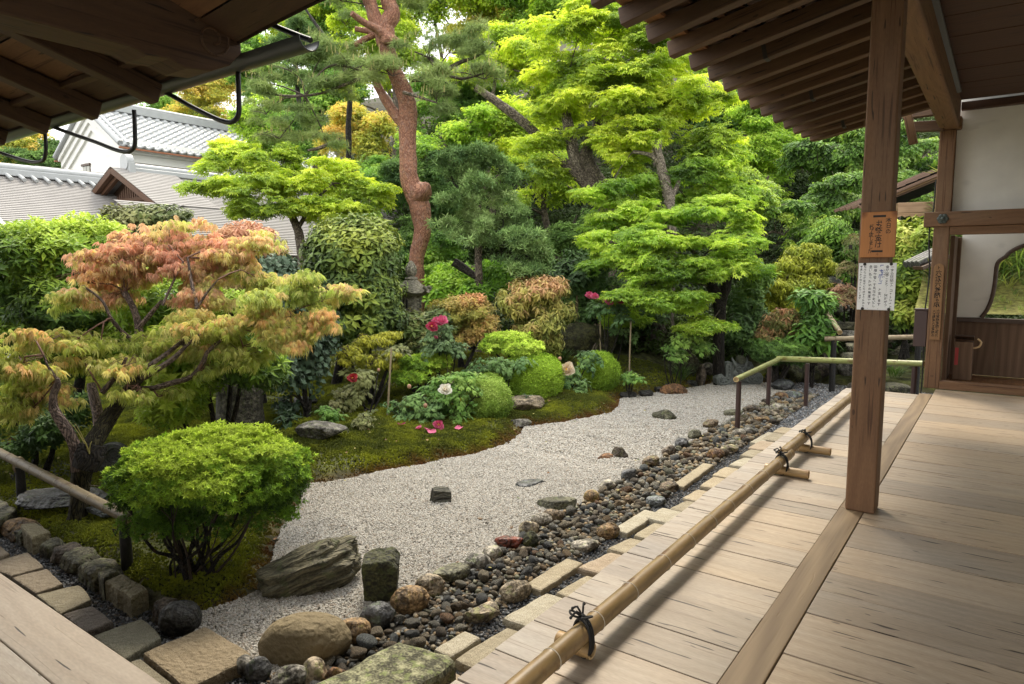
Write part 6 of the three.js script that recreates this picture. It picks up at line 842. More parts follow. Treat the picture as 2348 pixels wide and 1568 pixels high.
// peonies: woody stems, cut leaves, flowers
const petalM = (c) => new THREE.MeshPhysicalMaterial({ color: lin(c), roughness: 0.8, transmission: 0.35, thickness: 0, side: THREE.DoubleSide });
const PET = { pink: petalM([0.62, 0.10, 0.22]), rose: petalM([0.5, 0.03, 0.10]), white: petalM([0.82, 0.79, 0.70]), cream: petalM([0.78, 0.66, 0.50]), red: petalM([0.42, 0.02, 0.03]), bud: std([0.36, 0.2, 0.12], 0.7), heart: std([0.55, 0.36, 0.06], 0.8) };
function petal(R, az, el, curl) { return grid(6, 6, (a, b) => { const w = Math.sin(PI * (0.12 + 0.8 * b) ** 0.8) * 0.62 * R, x = (a * 2 - 1) * w, y = b * R, rf = 0.09 * R * Math.sin(a * 9 + az * 3) * b, cup = curl * R * (0.55 * b * b + 0.4 * (a * 2 - 1) ** 2 * b), d = dirOf(az, el), s = v(-Math.sin(az), 0, Math.cos(az)), n = v(-d.x * Math.tan(el) * 0.7, 1, -d.z * Math.tan(el) * 0.7).normalize(); return d.clone().multiplyScalar(y).addScaledVector(s, x).addScaledVector(n, cup + rf); }); }
function flower(parent, p, R, mat, tilt = 0.5, n = 14) {
  const g = []; for (let k = 0; k < n; k++) { const t = k / n, q = petal(R * lerp(1, 0.62, t) * rr(0.9, 1.1), k * 2.4, lerp(0.05, 1.05, t), lerp(0.25, 0.6, t)); g.push(q); }
  const f = new THREE.Group(); f.name = 'flower'; f.position.copy(p).sub(wpos(parent)); const out = FW.clone().multiplyScalar(-Math.sin(tilt)).add(v(rr(-0.3, 0.3), Math.cos(tilt), 0)).normalize(); parent.add(f); const m = merge(g); m.applyQuaternion(new THREE.Quaternion().setFromUnitVectors(UP, out)); const c = new THREE.Mesh(m, mat); c.name = 'petals'; f.add(c); const h = new THREE.IcosahedronGeometry(R * 0.2, 1); h.translate(out.x * R * 0.18, out.y * R * 0.18, out.z * R * 0.18); const hm = new THREE.Mesh(h, PET.heart); hm.name = 'stamens'; f.add(hm);
}
function peony(label, px, d, pads, n, cols, flowers, o = {}) {
  const t = plant('peony_plant', label, 'flowering plant', px, d, pads, 'peony', Math.round(n * 0.62), cols, { airy: 2, stems: o.stems ?? 5, stem: 0.013, stemName: 'stem', leafName: 'leaves', twig: 3, bark: BM.dark, group: 'tree peonies in the moss garden', leaf: { size: o.size ?? 0.27 } });
  for (const [x, y, r, m, dd = 0, tilt] of flowers) { const p = at(x, y, d + dd); if (m === 'bud') { const g = new THREE.SphereGeometry(r * 0.6 * PX(d), 10, 8); g.scale(1, 1.15, 1); g.translate(p.x, p.y, p.z); part(t, 'bud', g, PET.bud); } else { flower(t, p, 1.12 * r * PX(d), PET[m], tilt); const P = padsAt(d, pads)[0]; part(t, 'flower_stalk', limb([P.c.clone(), p.clone().lerp(P.c, 0.4).add(v(0.01, 0.02, 0)), p.clone().add(v(0, -0.02, 0))], [0.005, 0.004, 0.004], { sides: 5 }), BM.fresh); } }
}
peony('tree peony tied to the tall bamboo stake with bronze tinted leaves', 845, 9.0, [[830, 860, 45, 30, 0.1], [815, 900, 42, 32], [870, 830, 35, 20, 0.2], [905, 810, 50, 16, 0.3], [850, 950, 35, 26, -0.1], [790, 920, 25, 24]], 210, C2.peonyB, [[808, 868, 12, 'red', -0.2, 0.9], [868, 848, 6, 'bud']]);
peony('leafy green tree peony right of the tall stake with two round buds', 960, 8.9, [[955, 920, 55, 36], [930, 955, 45, 30, -0.1], [990, 940, 40, 32, -0.1], [960, 975, 50, 22, -0.1], [905, 930, 30, 24, 0]], 230, C2.peony, [[938, 886, 8, 'bud', -0.3], [975, 930, 8, 'bud', -0.3]]);
peony('tree peony with one white flower facing the gravel', 1045, 9.0, [[1050, 865, 60, 34, 0.1], [1035, 910, 62, 36], [1080, 900, 40, 34], [1010, 880, 40, 28, 0.1], [1075, 860, 36, 18, 0.1], [1055, 950, 42, 20, -0.1]], 290, C2.peonyL, [[1021, 895, 15, 'white', -0.35, 0.8]]);
peony('tall tree peony carrying two bright pink flowers', 1010, 9.9, [[1012, 782, 46, 24], [1040, 800, 36, 20], [990, 800, 32, 20], [1000, 765, 30, 12], [1020, 755, 30, 12]], 170, C2.peony.map((c) => mix3(c, [0.1, 0.12, 0.08], 0.3)), [[1012, 740, 16, 'pink', -0.15, 0.6], [1000, 738, 12, 'pink', -0.1, 0.5], [990, 750, 14, 'rose', -0.2, 0.9], [999, 774, 5, 'pink', -0.2]]);
peony('leafy peony without flowers between the orange azalea and the box balls', 1150, 10.2, [[1130, 830, 50, 24], [1170, 835, 40, 22], [1110, 845, 40, 16, -0.1]], 130, C2.peony, []);
peony('peony with one cream flower between the two larger box balls', 1320, 10.9, [[1310, 850, 34, 30], [1330, 880, 30, 22, -0.1], [1345, 830, 30, 24, 0.2], [1365, 800, 36, 16, 0.3]], 150, C2.peony, [[1300, 848, 18, 'cream', -0.35, 1.1], [1283, 822, 7, 'bud', -0.2]]);
peony('tall peony on bare stems with four deep pink flowers', 1400, 12, [[1390, 705, 46, 18], [1430, 720, 36, 18], [1365, 700, 30, 14], [1440, 760, 36, 18, 0.2]], 150, C2.peony, [[1350, 679, 10, 'pink', -0.1, 0.7], [1363, 681, 10, 'pink', -0.2, 0.7], [1393, 691, 11, 'pink', -0.2, 0.8], [1420, 690, 11, 'rose', -0.2, 0.8]]);
peony('large leaved peony hanging before the dark bank left of the dark maple trunk', 1555, 11.9, [[1555, 785, 60, 24], [1520, 800, 36, 20, -0.1], [1590, 775, 36, 16], [1545, 815, 40, 14, -0.2]], 170, C2.peonyL, []);
peony('small fresh peony seedling at the far edge of the moss beside a stake', 1450, 11.2, [[1450, 862, 24, 16], [1440, 855, 14, 10]], 46, C2.peonyL, [], { size: 0.2 });
peony('small pale leaved peony low in the moss left of the tall stake', 828, 8.3, [[826, 965, 24, 14], [835, 955, 20, 12]], 44, C2.peonyB, [], { size: 0.19 });
peony('light green maple leaved seedling in the moss near the grey rock', 745, 8.6, [[745, 940, 34, 18], [765, 955, 24, 12]], 60, C2.peonyL, [], { size: 0.2 });
{
  const g = petal(0.06, 0.4, 0.1, 0.3); [[920, 985, 9.0], [985, 990, 8.9], [1005, 983, 9], [990, 996, 8.8], [1050, 985, 9], [955, 990, 8.95]].forEach(([x, y, d], i) => { const p = on(x, y, -0.5); p.y = terrain(p.x, p.z) + 0.03; const big = i === 2; const t = thing('fallen_petals', ['pink petal lying in the moss left of the stake foot', 'single pink petal caught under the green peony', 'large fallen pink bloom in the moss under the peonies', 'small pink petal beside the fallen bloom', 'pale pink petal near the smallest box ball', 'pink petal under the peony leaves'][i], 'petal', p); if (big) flower(t, p.clone().add(v(0, 0.03, 0)), 0.08, PET.pink, 1.0, 8); else for (let k = 0; k < 2; k++) { const q = petal(0.07, k * 1.5 + i, 0.25, 0.3); q.translate(p.x, p.y, p.z); part(t, 'petal', q, PET.pink); } });
}
// right hand bank
plant('azalea', 'yellow green azalea pruned in layered clouds left of the pillar signs', 'shrub', 1830, 14, [[1850, 580, 48, 24, 0.1], [1820, 610, 45, 24, 0], [1880, 610, 36, 22, 0.1], [1790, 660, 55, 22, -0.2], [1850, 650, 46, 22, -0.1], [1800, 700, 50, 18, -0.2], [1760, 680, 36, 18, -0.1]], 'droop', 1500, C2.yellow.map((c) => mix3(c, [0.08, 0.14, 0.012], 0.35)), { leaf: { size: 0.18, up: 1.1 }, stem: 0.05 });
plant('aucuba', 'glossy aucuba with long bright leaves beside the bamboo handrail bend', 'shrub', 1870, 12.2, [[1850, 690, 36, 22], [1890, 700, 36, 24], [1865, 740, 40, 30], [1880, 780, 34, 28], [1850, 770, 26, 26, -0.1]], 'big', 230, [[0.03, 0.08, 0.012], [0.07, 0.15, 0.02], [0.17, 0.27, 0.03]], { stem: 0.02, leaf: { size: 0.32 } });
plant('andromeda', 'red tipped andromeda low between dark maple trunk and aucuba', 'shrub', 1790, 12.4, [[1790, 740, 42, 24], [1760, 770, 36, 24], [1820, 770, 30, 24], [1800, 720, 30, 14]], 'droop', 520, [[0.05, 0.08, 0.02], [0.13, 0.12, 0.035], [0.26, 0.15, 0.07], [0.36, 0.12, 0.09]], { leaf: { size: 0.16 } });
plant('shrub', 'small leaved glossy shrub behind the roof tile ornament', 'shrub', 1790, 12.1, [[1790, 805, 55, 24], [1745, 800, 30, 22, 0.2], [1830, 815, 30, 18]], 'azalea', 800, C2.glossy.map((c) => c.map((q) => q * 1.7)), { leaf: { size: 0.14, mat: LM.glossy } });
plant('camellia', 'glossy dark camellia behind the dark maple trunk', 'shrub', 1710, 12.9, [[1710, 690, 40, 50], [1690, 760, 36, 36, -0.2], [1730, 640, 36, 40, 0.2], [1740, 740, 30, 30, -0.1]], 'broad', 520, C2.glossy.map((c) => c.map((q) => q * 1.5)), { leaf: { size: 0.2 } });
plant('camellia', 'large bright camellia hedge seen between the two veranda pillars', 'shrub', 2085, 13, [[2100, 570, 60, 70, 0.2], [2070, 640, 50, 70, 0.1], [2120, 660, 50, 60, 0], [2080, 720, 50, 34, 0], [2050, 560, 40, 50, 0.4]], 'broad', 1500, [[0.03, 0.06, 0.008], [0.08, 0.13, 0.014], [0.17, 0.22, 0.022], [0.26, 0.27, 0.05]], { leaf: { size: 0.2 }, stem: 0.04 });
plant('nandina', 'reddish feathery nandina left of the white notice', 'shrub', 1955, 13.2, [[1955, 560, 24, 40], [1945, 620, 24, 26], [1940, 700, 36, 40, -0.1], [1930, 670, 30, 24]], 'willow', 300, [[0.06, 0.09, 0.02], [0.15, 0.13, 0.05], [0.26, 0.14, 0.09]], { leaf: { size: 0.17, gain: 1.6 } });
plant('shrub', 'leafy green shrub in the gap left of the pillar under the hillside trees', 'shrub', 1920, 15, [[1905, 540, 50, 50], [1940, 600, 40, 50, -0.2], [1880, 560, 50, 40, 0.3]], 'willow', 480, COL.green, { leaf: { size: 0.32 } });
for (const [x, y, d, s, lab] of [[655, 985, 6.9, 0.32, 'dark leafy aucuba seedling right of the round azalea'], [662, 958, 7.3, 0.3, 'second dark aucuba seedling just behind the first'], [1205, 930, 9.6, 0.16, 'tiny plant at the foot of the largest box ball']]) { const p = on(x, y, -0.5); p.y = terrain(p.x, p.z); const t = thing('seedling', lab, 'plant', p), L = []; for (let k = 0; k < 7; k++) L.push([new THREE.Matrix4().compose(p.clone().add(v(rr(-0.07, 0.07), 0.03 + k * 0.02, rr(-0.07, 0.07))), euler(rr(-0.4, 0.4), rr(0, 6), rr(-0.4, 0.4)), v(s, s, s)), lin(pick([[0.02, 0.05, 0.014], [0.035, 0.08, 0.02]]))]); instanced(t, 'leaves', SPRAY.big[0], LM.glossy, L); part(t, 'stem', limb([p.clone(), p.clone().add(v(0.01, 0.16, 0))], [0.006, 0.004]), BM.twig); }
for (const [x, y, h, lab] of [[1575, 845, 0.4, 'tuft of strap leaved grass on the far bank'], [1290, 790, 0.32, 'small fern like tuft beside the mossy boulder'], [2060, 880, 0.35, 'tuft of grass under the green bamboo rail']]) { const d = 12.3, p = footOf(x, d), t = thing('grass_tuft', lab, 'grass', p), L = []; for (let k = 0; k < 6; k++) L.push([new THREE.Matrix4().compose(p.clone().add(v(rr(-0.08, 0.08), 0, rr(-0.08, 0.08))), euler(0, rr(0, 6), 0), v(h, h, h)), lin(pick([[0.05, 0.11, 0.015], [0.08, 0.15, 0.02]]))]); instanced(t, 'blades', SPRAY.blade[0], LM.mid, L); }
{
  // the green bank seen through the bell window
  const s = setting('window_bank', 'sunny planted bank outside the bell shaped window'); s.userData.kind = 'stuff'; const L = [[], []];
  part(s, 'bank_soil', grid(20, 10, (a, b) => v(lerp(-1.2, 6, a), 0.75 + 2.6 * b ** 1.2 + 0.1 * ns(a * 9, b * 9), lerp(-13.2, -17, b)), 4), std([0.26, 0.26, 0.07], 0.95, TX.soil, 0.4), true);
  for (let i = 0; i < 1500; i++) { const a = rnd(), b = rnd() ** 0.8, hgt = b > 0.2 ? 1 : 0.3, p = v(lerp(-1.1, 6, a), 0.75 + 2.6 * b ** 1.2, lerp(-13.2, -17, b)), k = rr(0.3, 0.6) * hgt; L[i & 1].push([new THREE.Matrix4().compose(p, euler(rr(-0.3, 0.3), rr(0, 6), rr(-0.3, 0.3)), v(k, k, k)), lin(pick([[0.12, 0.22, 0.03], [0.2, 0.3, 0.04], [0.3, 0.34, 0.06], [0.07, 0.14, 0.02]]))]); }
  L.forEach((l, k) => instanced(s, 'bank_leaves', SPRAY.blade[k], LM.mid, l));
}
// ---------- bamboo rails, ornaments, signs ----------
const loop = (c, axis, r, th, mat, parent, name = 'tie', rise = 0) => { const x = Math.abs(axis.y) > 0.9 ? v(1, 0, 0) : v(0, 0, 0).crossVectors(axis, UP).normalize(), y = v(0, 0, 0).crossVectors(x, axis), p = []; for (let k = 0; k <= 24; k++) { const a = k / 24 * 2 * PI; p.push(c.clone().addScaledVector(x, Math.cos(a) * r).addScaledVector(y, Math.sin(a) * (r + rise)).addScaledVector(axis, 0.006 * Math.sin(a * 2))); } return part(parent, name, tube(p, th, { sides: 6, seg: 30, cap: false }), mat); };
{
  // the long bamboo lying along the veranda edge on short cross pieces
  const h = 0.107, R = 0.041, X = -1.24, t = thing('bamboo_barrier', 'long tan bamboo pole lying on short cross pieces along the veranda edge', 'bamboo barrier', v(X, 0, -5));
  const zj = -5.36;
  bamboo(t, v(X + 0.01, h, 0.4), v(X - 0.005, h, zj), R, M.bamboo, { gap: 0.335, first: 0.15, taper: 0.1, nodeMat: M.nodePale, name: 'long_pole' });
  bamboo(t, v(X - 0.035, h + 0.012, -9.1), v(X - 0.03, h + 0.012, zj + 0.10), R * 0.98, M.bamboo, { gap: 0.33, first: 0.3, taper: -0.05, nodeMat: M.nodePale, name: 'long_pole' });
  for (const z of [-2.2, -5.1, -5.86, -8.6]) { bamboo(t, v(X - 0.115, 0.036, z), v(X + (z > -3 ? 0.04 : 0.19), 0.036, z), 0.033, M.bambooPale, { gap: 0.2, first: 0.07, taper: 0, nodeMat: M.nodePale, name: 'cross_piece' }); }
  for (const z of [-2.2, -5.1, -5.86]) {
    const c = v(X, h, z), knot = c.clone().add(v(-0.005, R + 0.012, 0));
    for (const o of [-0.012, 0, 0.012]) { const p = []; for (let k = 0; k <= 20; k++) { const a = k / 20 * 2 * PI; p.push(v(X + Math.cos(a) * (R + 0.008), h - 0.025 + Math.sin(a) * (R + 0.034), z + o + 0.02 * Math.cos(a))); } part(t, 'cord', tube(p, 0.0055, { sides: 5, seg: 26, cap: false }), M.cord); }
    for (const [a, s] of [[2.5, 0.055], [0.5, 0.055]]) { const p = [], d = v(Math.cos(a) * 0.9, 0.42, Math.sin(a) * 0.9), e = v(-Math.sin(a), 0, Math.cos(a)); for (let k = 0; k <= 12; k++) { const q = k / 12 * PI; p.push(knot.clone().addScaledVector(d, Math.sin(q) * s).addScaledVector(e, Math.sin(2 * q) * 0.02)); } part(t, 'bow_loop', tube(p, 0.0045, { sides: 5, seg: 20 }), M.cord); }
    for (const a of [3.4, 4.3, 2.0]) { const e = knot.clone().add(v(Math.cos(a) * 0.055, rr(0.0, 0.04), Math.sin(a) * 0.055)); const g = tube([knot.clone(), knot.clone().lerp(e, 0.5).add(v(0, 0.025, 0)), e], 0.0045, { sides: 5 }), k = new THREE.SphereGeometry(0.0065, 8, 6); k.translate(e.x, e.y, e.z); part(t, 'cord_end', merge([g, k]), M.cord); }
    const kn = new THREE.SphereGeometry(0.015, 8, 6); kn.translate(knot.x, knot.y, knot.z); part(t, 'knot', kn, M.cord);
  }
}
{
  // old bamboo rail in the moss on the left
  const a = at(-60, 1008, 6.3), b = at(302, 1192, 4.48), t = thing('bamboo_rail', 'old grey brown bamboo handrail on dark posts in the moss at left', 'handrail', v(b.x, -0.6, b.z));
  bamboo(t, a, b, 0.037, M.bambooOld, { gap: 0.26, first: 0.12, nodeMat: M.node, taper: -0.05 });
  for (const [x, y, d, foot] of [[284, 1180, 4.57, 1310], [44, 1062, 5.78, 1165]]) { const p = at(x, y, d), f = v(p.x, terrain(p.x, p.z), p.z); const w = limb([v(f.x, f.y - 0.05, f.z), v(p.x, p.y - 0.03, p.z)], [0.039, 0.036], { sides: 14, wobble: 0.03, step: 0.05 }); part(t, 'post', w, M.post); const ax = b.clone().sub(a).normalize(); for (const o of [-0.01, 0.012]) loop(p.clone().addScaledVector(ax, o).add(v(0, -0.02, 0)), ax, 0.043, 0.006, M.bambooGrey, t, 'tie', 0.03); const kp = p.clone().add(v(-0.05, -0.12, 0.03)); part(t, 'cord_end', merge([tube([p.clone().add(v(-0.04, -0.06, 0.02)), kp, kp.clone().add(v(-0.03, -0.03, 0))], 0.004, { sides: 5 }), tube([kp, kp.clone().add(v(-0.04, 0.01, 0.01)), kp.clone().add(v(-0.02, -0.04, 0))], 0.004, { sides: 5 })]), M.cord); }
}
{
  // fresh green bamboo rail with a bend
  const P = [at(1687, 870, 8.75), at(1787, 823, 11.0), at(2120, 834, 8.75)], t = thing('bamboo_rail', 'fresh green bamboo handrail with a bend on brown posts beside the veranda', 'handrail', on(1692, 985, -0.62));
  bamboo(t, P[0], P[1], 0.036, M.bambooGreen, { gap: 0.42, first: 0.3, taper: -0.12, nodeMat: M.bambooGrey }); bamboo(t, P[1].clone().add(v(-0.03, 0.003, 0.0)), P[2], 0.045, M.bambooGreen, { gap: 0.38, first: 0.3, taper: 0.12, nodeMat: M.bambooGrey });
  for (const [x, y, d, q] of [[1694, 872, 8.8, 985], [1764, 838, 10.45, 925], [1851, 832, 10.5, 918], [2097, 838, 8.9, 900]]) { const p = at(x, y, d); part(t, 'post', limb([v(p.x, -0.68, p.z), v(p.x, p.y - 0.01, p.z)], [0.033, 0.033], { sides: 14, wobble: 0.01, step: 0.1 }), M.brown); }
}
{
  const t = thing('bamboo_rail', 'weathered pale bamboo rail at the foot of the hillside steps behind the green rail', 'handrail', footOf(1915, 12));
  bamboo(t, at(1890, 777, 11.9), at(2130, 772, 11.2), 0.045, M.bambooGrey, { gap: 0.5, first: 0.3 }); for (const [x, d] of [[1912, 11.8], [2106, 11.25]]) { const p = at(x, 780, d); part(t, 'post', limb([v(p.x, Math.min(-0.6, terrain(p.x, p.z)) - 0.05, p.z), p], [0.05, 0.045], { sides: 12, wobble: 0.03 }), M.post); loop(p, RT, 0.052, 0.006, M.bambooOld, t, 'tie', 0.02); }
  const u = thing('bamboo_rail', 'sloping bamboo rail climbing beside the hillside steps', 'handrail', footOf(1920, 12.6)); bamboo(u, at(1925, 762, 12.1), at(1880, 690, 14.0), 0.045, M.bambooGrey, { gap: 0.4 }); const p = at(1912, 742, 12.6); part(u, 'post', limb([v(p.x, terrain(p.x, p.z) - 0.1, p.z), p], [0.045, 0.045], { sides: 10 }), M.post);
  const w = thing('bamboo_rail', 'upper bamboo rail on a dark post behind the yellow pruned azalea', 'handrail', footOf(1876, 15)); bamboo(w, at(1870, 623, 15), at(1975, 622, 14.8), 0.05, M.bambooGrey, { gap: 0.5 }); const p2 = at(1880, 626, 14.95); part(w, 'post', limb([v(p2.x, terrain(p2.x, p2.z) - 0.1, p2.z), p2], [0.05, 0.05], { sides: 10 }), M.post);
}
for (const [x0, y0, x1, y1, d, r, lab] of [[886, 984, 897, 798, 8.85, 0.014, 'tall thin bamboo stake tied to the bronze leaved peony'], [978, 960, 973, 912, 8.9, 0.012, 'short bamboo stake in the peony with the white flower'], [1378, 790, 1375, 700, 12.1, 0.015, 'bamboo stake supporting the four red peonies, left one'], [1442, 850, 1446, 735, 11.8, 0.015, 'bamboo stake supporting the red peonies, right one']]) { const a = at(x0, y0, d), b = at(x1, y1, d); a.y = Math.min(a.y, terrain(a.x, a.z)) - 0.02; const t = thing('bamboo_stake', lab, 'stake', a); bamboo(t, a, b, r, M.bambooGrey, { gap: 0.2, name: 'culm' }); }
{ const t = thing('bamboo_pole', 'horizontal bamboo pole fence behind the red peonies', 'fence', footOf(1330, 13)); bamboo(t, at(1272, 753, 13), at(1425, 740, 13.2), 0.028, M.bambooGrey, { gap: 0.4 }); for (const [x, y0, y1] of [[1322, 640, 800], [1385, 735, 790]]) { const a = at(x, y1, 13.05); a.y = terrain(a.x, a.z) - 0.05; part(t, 'post', limb([a, at(x, y0, 13.05)], [0.03, 0.025], { sides: 8 }), M.bambooOld); } }
// carved clay roof tile with a demon face standing in the far gravel
{
  const d = 12.35, c = at(1696, 886, d), base = v(c.x, -0.63, c.z), t = thing('demon_roof_tile', 'grey demon faced roof tile ornament standing at the far end of the gravel', 'ornament', base), m = std([0.14, 0.155, 0.145], 0.5, TX.plaster, 0.5, TX.rockB, 0.004), X = RT.clone().multiplyScalar(0.97).addScaledVector(FW, 0.2).normalize(), Zf = v(0, 0, 0).crossVectors(X, UP), tilt = 0.12;
  const W = (x, y, z = 0) => base.clone().addScaledVector(X, x).addScaledVector(UP, y * Math.cos(tilt)).addScaledVector(Zf, z - y * Math.sin(tilt) );
  const mtx = new THREE.Matrix4().makeBasis(X, v(-Zf.x * Math.sin(tilt), Math.cos(tilt), -Zf.z * Math.sin(tilt)), Zf).setPosition(base);
  const half = [[0, 0.0], [0.2, 0.0], [0.38, 0.02], [0.45, 0.07], [0.46, 0.15], [0.42, 0.21], [0.36, 0.22], [0.31, 0.17], [0.27, 0.15], [0.26, 0.24], [0.27, 0.36], [0.24, 0.42], [0.17, 0.43], [0.12, 0.40], [0, 0.42]];
  const sh = new THREE.Shape([...half, ...half.slice(1, -1).reverse().map(([x, y]) => [-x, y])].map(([x, y]) => new THREE.Vector2(x, y))), pg = new THREE.ExtrudeGeometry(sh, { depth: 0.12, bevelEnabled: true, bevelSize: 0.015, bevelThickness: 0.015, bevelSegments: 2, curveSegments: 6 }); pg.translate(0, 0, -0.12); pg.applyMatrix4(mtx); part(t, 'base_plate', boxUV(pg, 'x'), m);
  const ball2 = (x, y, z, r, sx = 1, sy = 1, sz = 1) => { const g = new THREE.SphereGeometry(r, 14, 10); g.scale(sx, sy, sz); g.translate(x, y, z); g.applyMatrix4(mtx); return g; }, rope = (pts, r) => tube(pts.map(([x, y, z = 0.02]) => v(x, y, z)), r, { sides: 6 }).applyMatrix4(mtx);
  for (const s of [-1, 1]) {
    for (let k = 0; k < 9; k++) { const q = [[0.2, 0.37], [0.205, 0.315], [0.21, 0.26], [0.215, 0.205], [0.24, 0.145], [0.28, 0.1], [0.33, 0.085], [0.38, 0.1], [0.4, 0.15]][k]; part(t, 'bead', ball2(q[0] * s, q[1], 0.02, 0.021), m); }
    part(t, 'scroll_band', rope([[0.13 * s, 0.39], [0.15 * s, 0.28], [0.16 * s, 0.18], [0.2 * s, 0.1], [0.28 * s, 0.055], [0.38 * s, 0.05], [0.43 * s, 0.09], [0.43 * s, 0.16], [0.38 * s, 0.18], [0.35 * s, 0.15], [0.37 * s, 0.125]], 0.016), m);
    part(t, 'eye', merge([ball2(0.062 * s, 0.31, 0.075, 0.03, 1, 0.8, 0.7), rope([[0.02 * s, 0.335, 0.09], [0.06 * s, 0.355, 0.1], [0.11 * s, 0.335, 0.07]], 0.016)]), m);
    part(t, 'horn', limb([v(0.09 * s, 0.37, 0.04), v(0.13 * s, 0.45, 0.03), v(0.15 * s, 0.53, 0)], [0.045, 0.032, 0.006], { sides: 8, wobble: 0.05 }).applyMatrix4(mtx), m);
    part(t, 'fang', limb([v(0.06 * s, 0.2, 0.09), v(0.065 * s, 0.165, 0.1)], [0.012, 0.003], { sides: 6, wobble: 0 }).applyMatrix4(mtx), m);
    part(t, 'cheek', ball2(0.1 * s, 0.24, 0.03, 0.055, 1, 1, 0.7), m); part(t, 'ear', ball2(0.14 * s, 0.33, 0.0, 0.04, 0.6, 1.2, 0.6), m);
  }
  part(t, 'face', merge([ball2(0, 0.28, 0.0, 0.135, 1, 1, 0.55), ball2(0, 0.385, 0.03, 0.07, 1.4, 0.6, 0.7)]), m); part(t, 'nose', merge([ball2(0, 0.265, 0.095, 0.03, 1, 0.9, 1), ball2(0.028, 0.255, 0.08, 0.02), ball2(-0.028, 0.255, 0.08, 0.02)]), m);
  part(t, 'mouth', rope([[-0.11, 0.19, 0.05], [-0.06, 0.215, 0.085], [0, 0.222, 0.095], [0.06, 0.215, 0.085], [0.11, 0.19, 0.05], [0.06, 0.15, 0.07], [0, 0.14, 0.08], [-0.06, 0.15, 0.07], [-0.11, 0.19, 0.05]], 0.015), m);
  part(t, 'chin_band', rope([[-0.17, 0.06, 0.02], [-0.1, 0.1, 0.04], [0, 0.115, 0.05], [0.1, 0.1, 0.04], [0.17, 0.06, 0.02]], 0.02), m);
  const disc = new THREE.CylinderGeometry(0.075, 0.075, 0.1, 22); disc.rotateX(PI / 2); disc.translate(0.0, 0.49, 0.05); disc.applyMatrix4(mtx); part(t, 'round_cap', disc, std([0.16, 0.175, 0.13], 0.7, TX.rock, 0.4, TX.rockB, 0.01));
}
{
  // round roof tile plaque leaning in the moss
  const c = on(262, 1090, -0.5), base = v(c.x, terrain(c.x, c.z), c.z), t = thing('round_tile', 'dark round roof tile with carved emblem leaning in the moss behind the azalea', 'ornament', base), m = std([0.10, 0.11, 0.11], 0.6, TX.rock, 0.4, TX.rockB, 0.006), X = RT.clone(), Zf = FW.clone().multiplyScalar(-1), q = new THREE.Matrix4().makeBasis(X, v(FW.x * 0.2, 1, FW.z * 0.2).normalize(), Zf).setPosition(base);
  const sh = new THREE.Shape(); for (let k = 0; k <= 40; k++) { const a = k / 40 * 2 * PI, r = 0.155 * (1 + 0.06 * Math.cos(2 * a + 0.6)); const x = r * Math.cos(a), y = 0.15 + r * Math.sin(a); k ? sh.lineTo(x, y) : sh.moveTo(x, y); }
  const pg = new THREE.ExtrudeGeometry(sh, { depth: 0.05, bevelEnabled: true, bevelSize: 0.012, bevelThickness: 0.012, bevelSegments: 2 }); pg.applyMatrix4(q); part(t, 'plate', boxUV(pg, 'x'), m);
  const tor = (x, y, r, w) => { const g = new THREE.TorusGeometry(r, w, 8, 28); g.translate(x, y, 0.062); g.applyMatrix4(q); return g; }; part(t, 'ring', tor(0.03, 0.185, 0.085, 0.008), m); part(t, 'ring', tor(0.03, 0.185, 0.06, 0.006), m); part(t, 'emblem', merge([0, 1, 2, 3, 4].map((k) => tor(0.03 + 0.024 * Math.cos(k * 1.26), 0.185 + 0.024 * Math.sin(k * 1.26), 0.016, 0.005))), m); part(t, 'curl', merge([tor(-0.08, 0.06, 0.03, 0.006), tor(-0.08, 0.06, 0.014, 0.005)]), m);
}
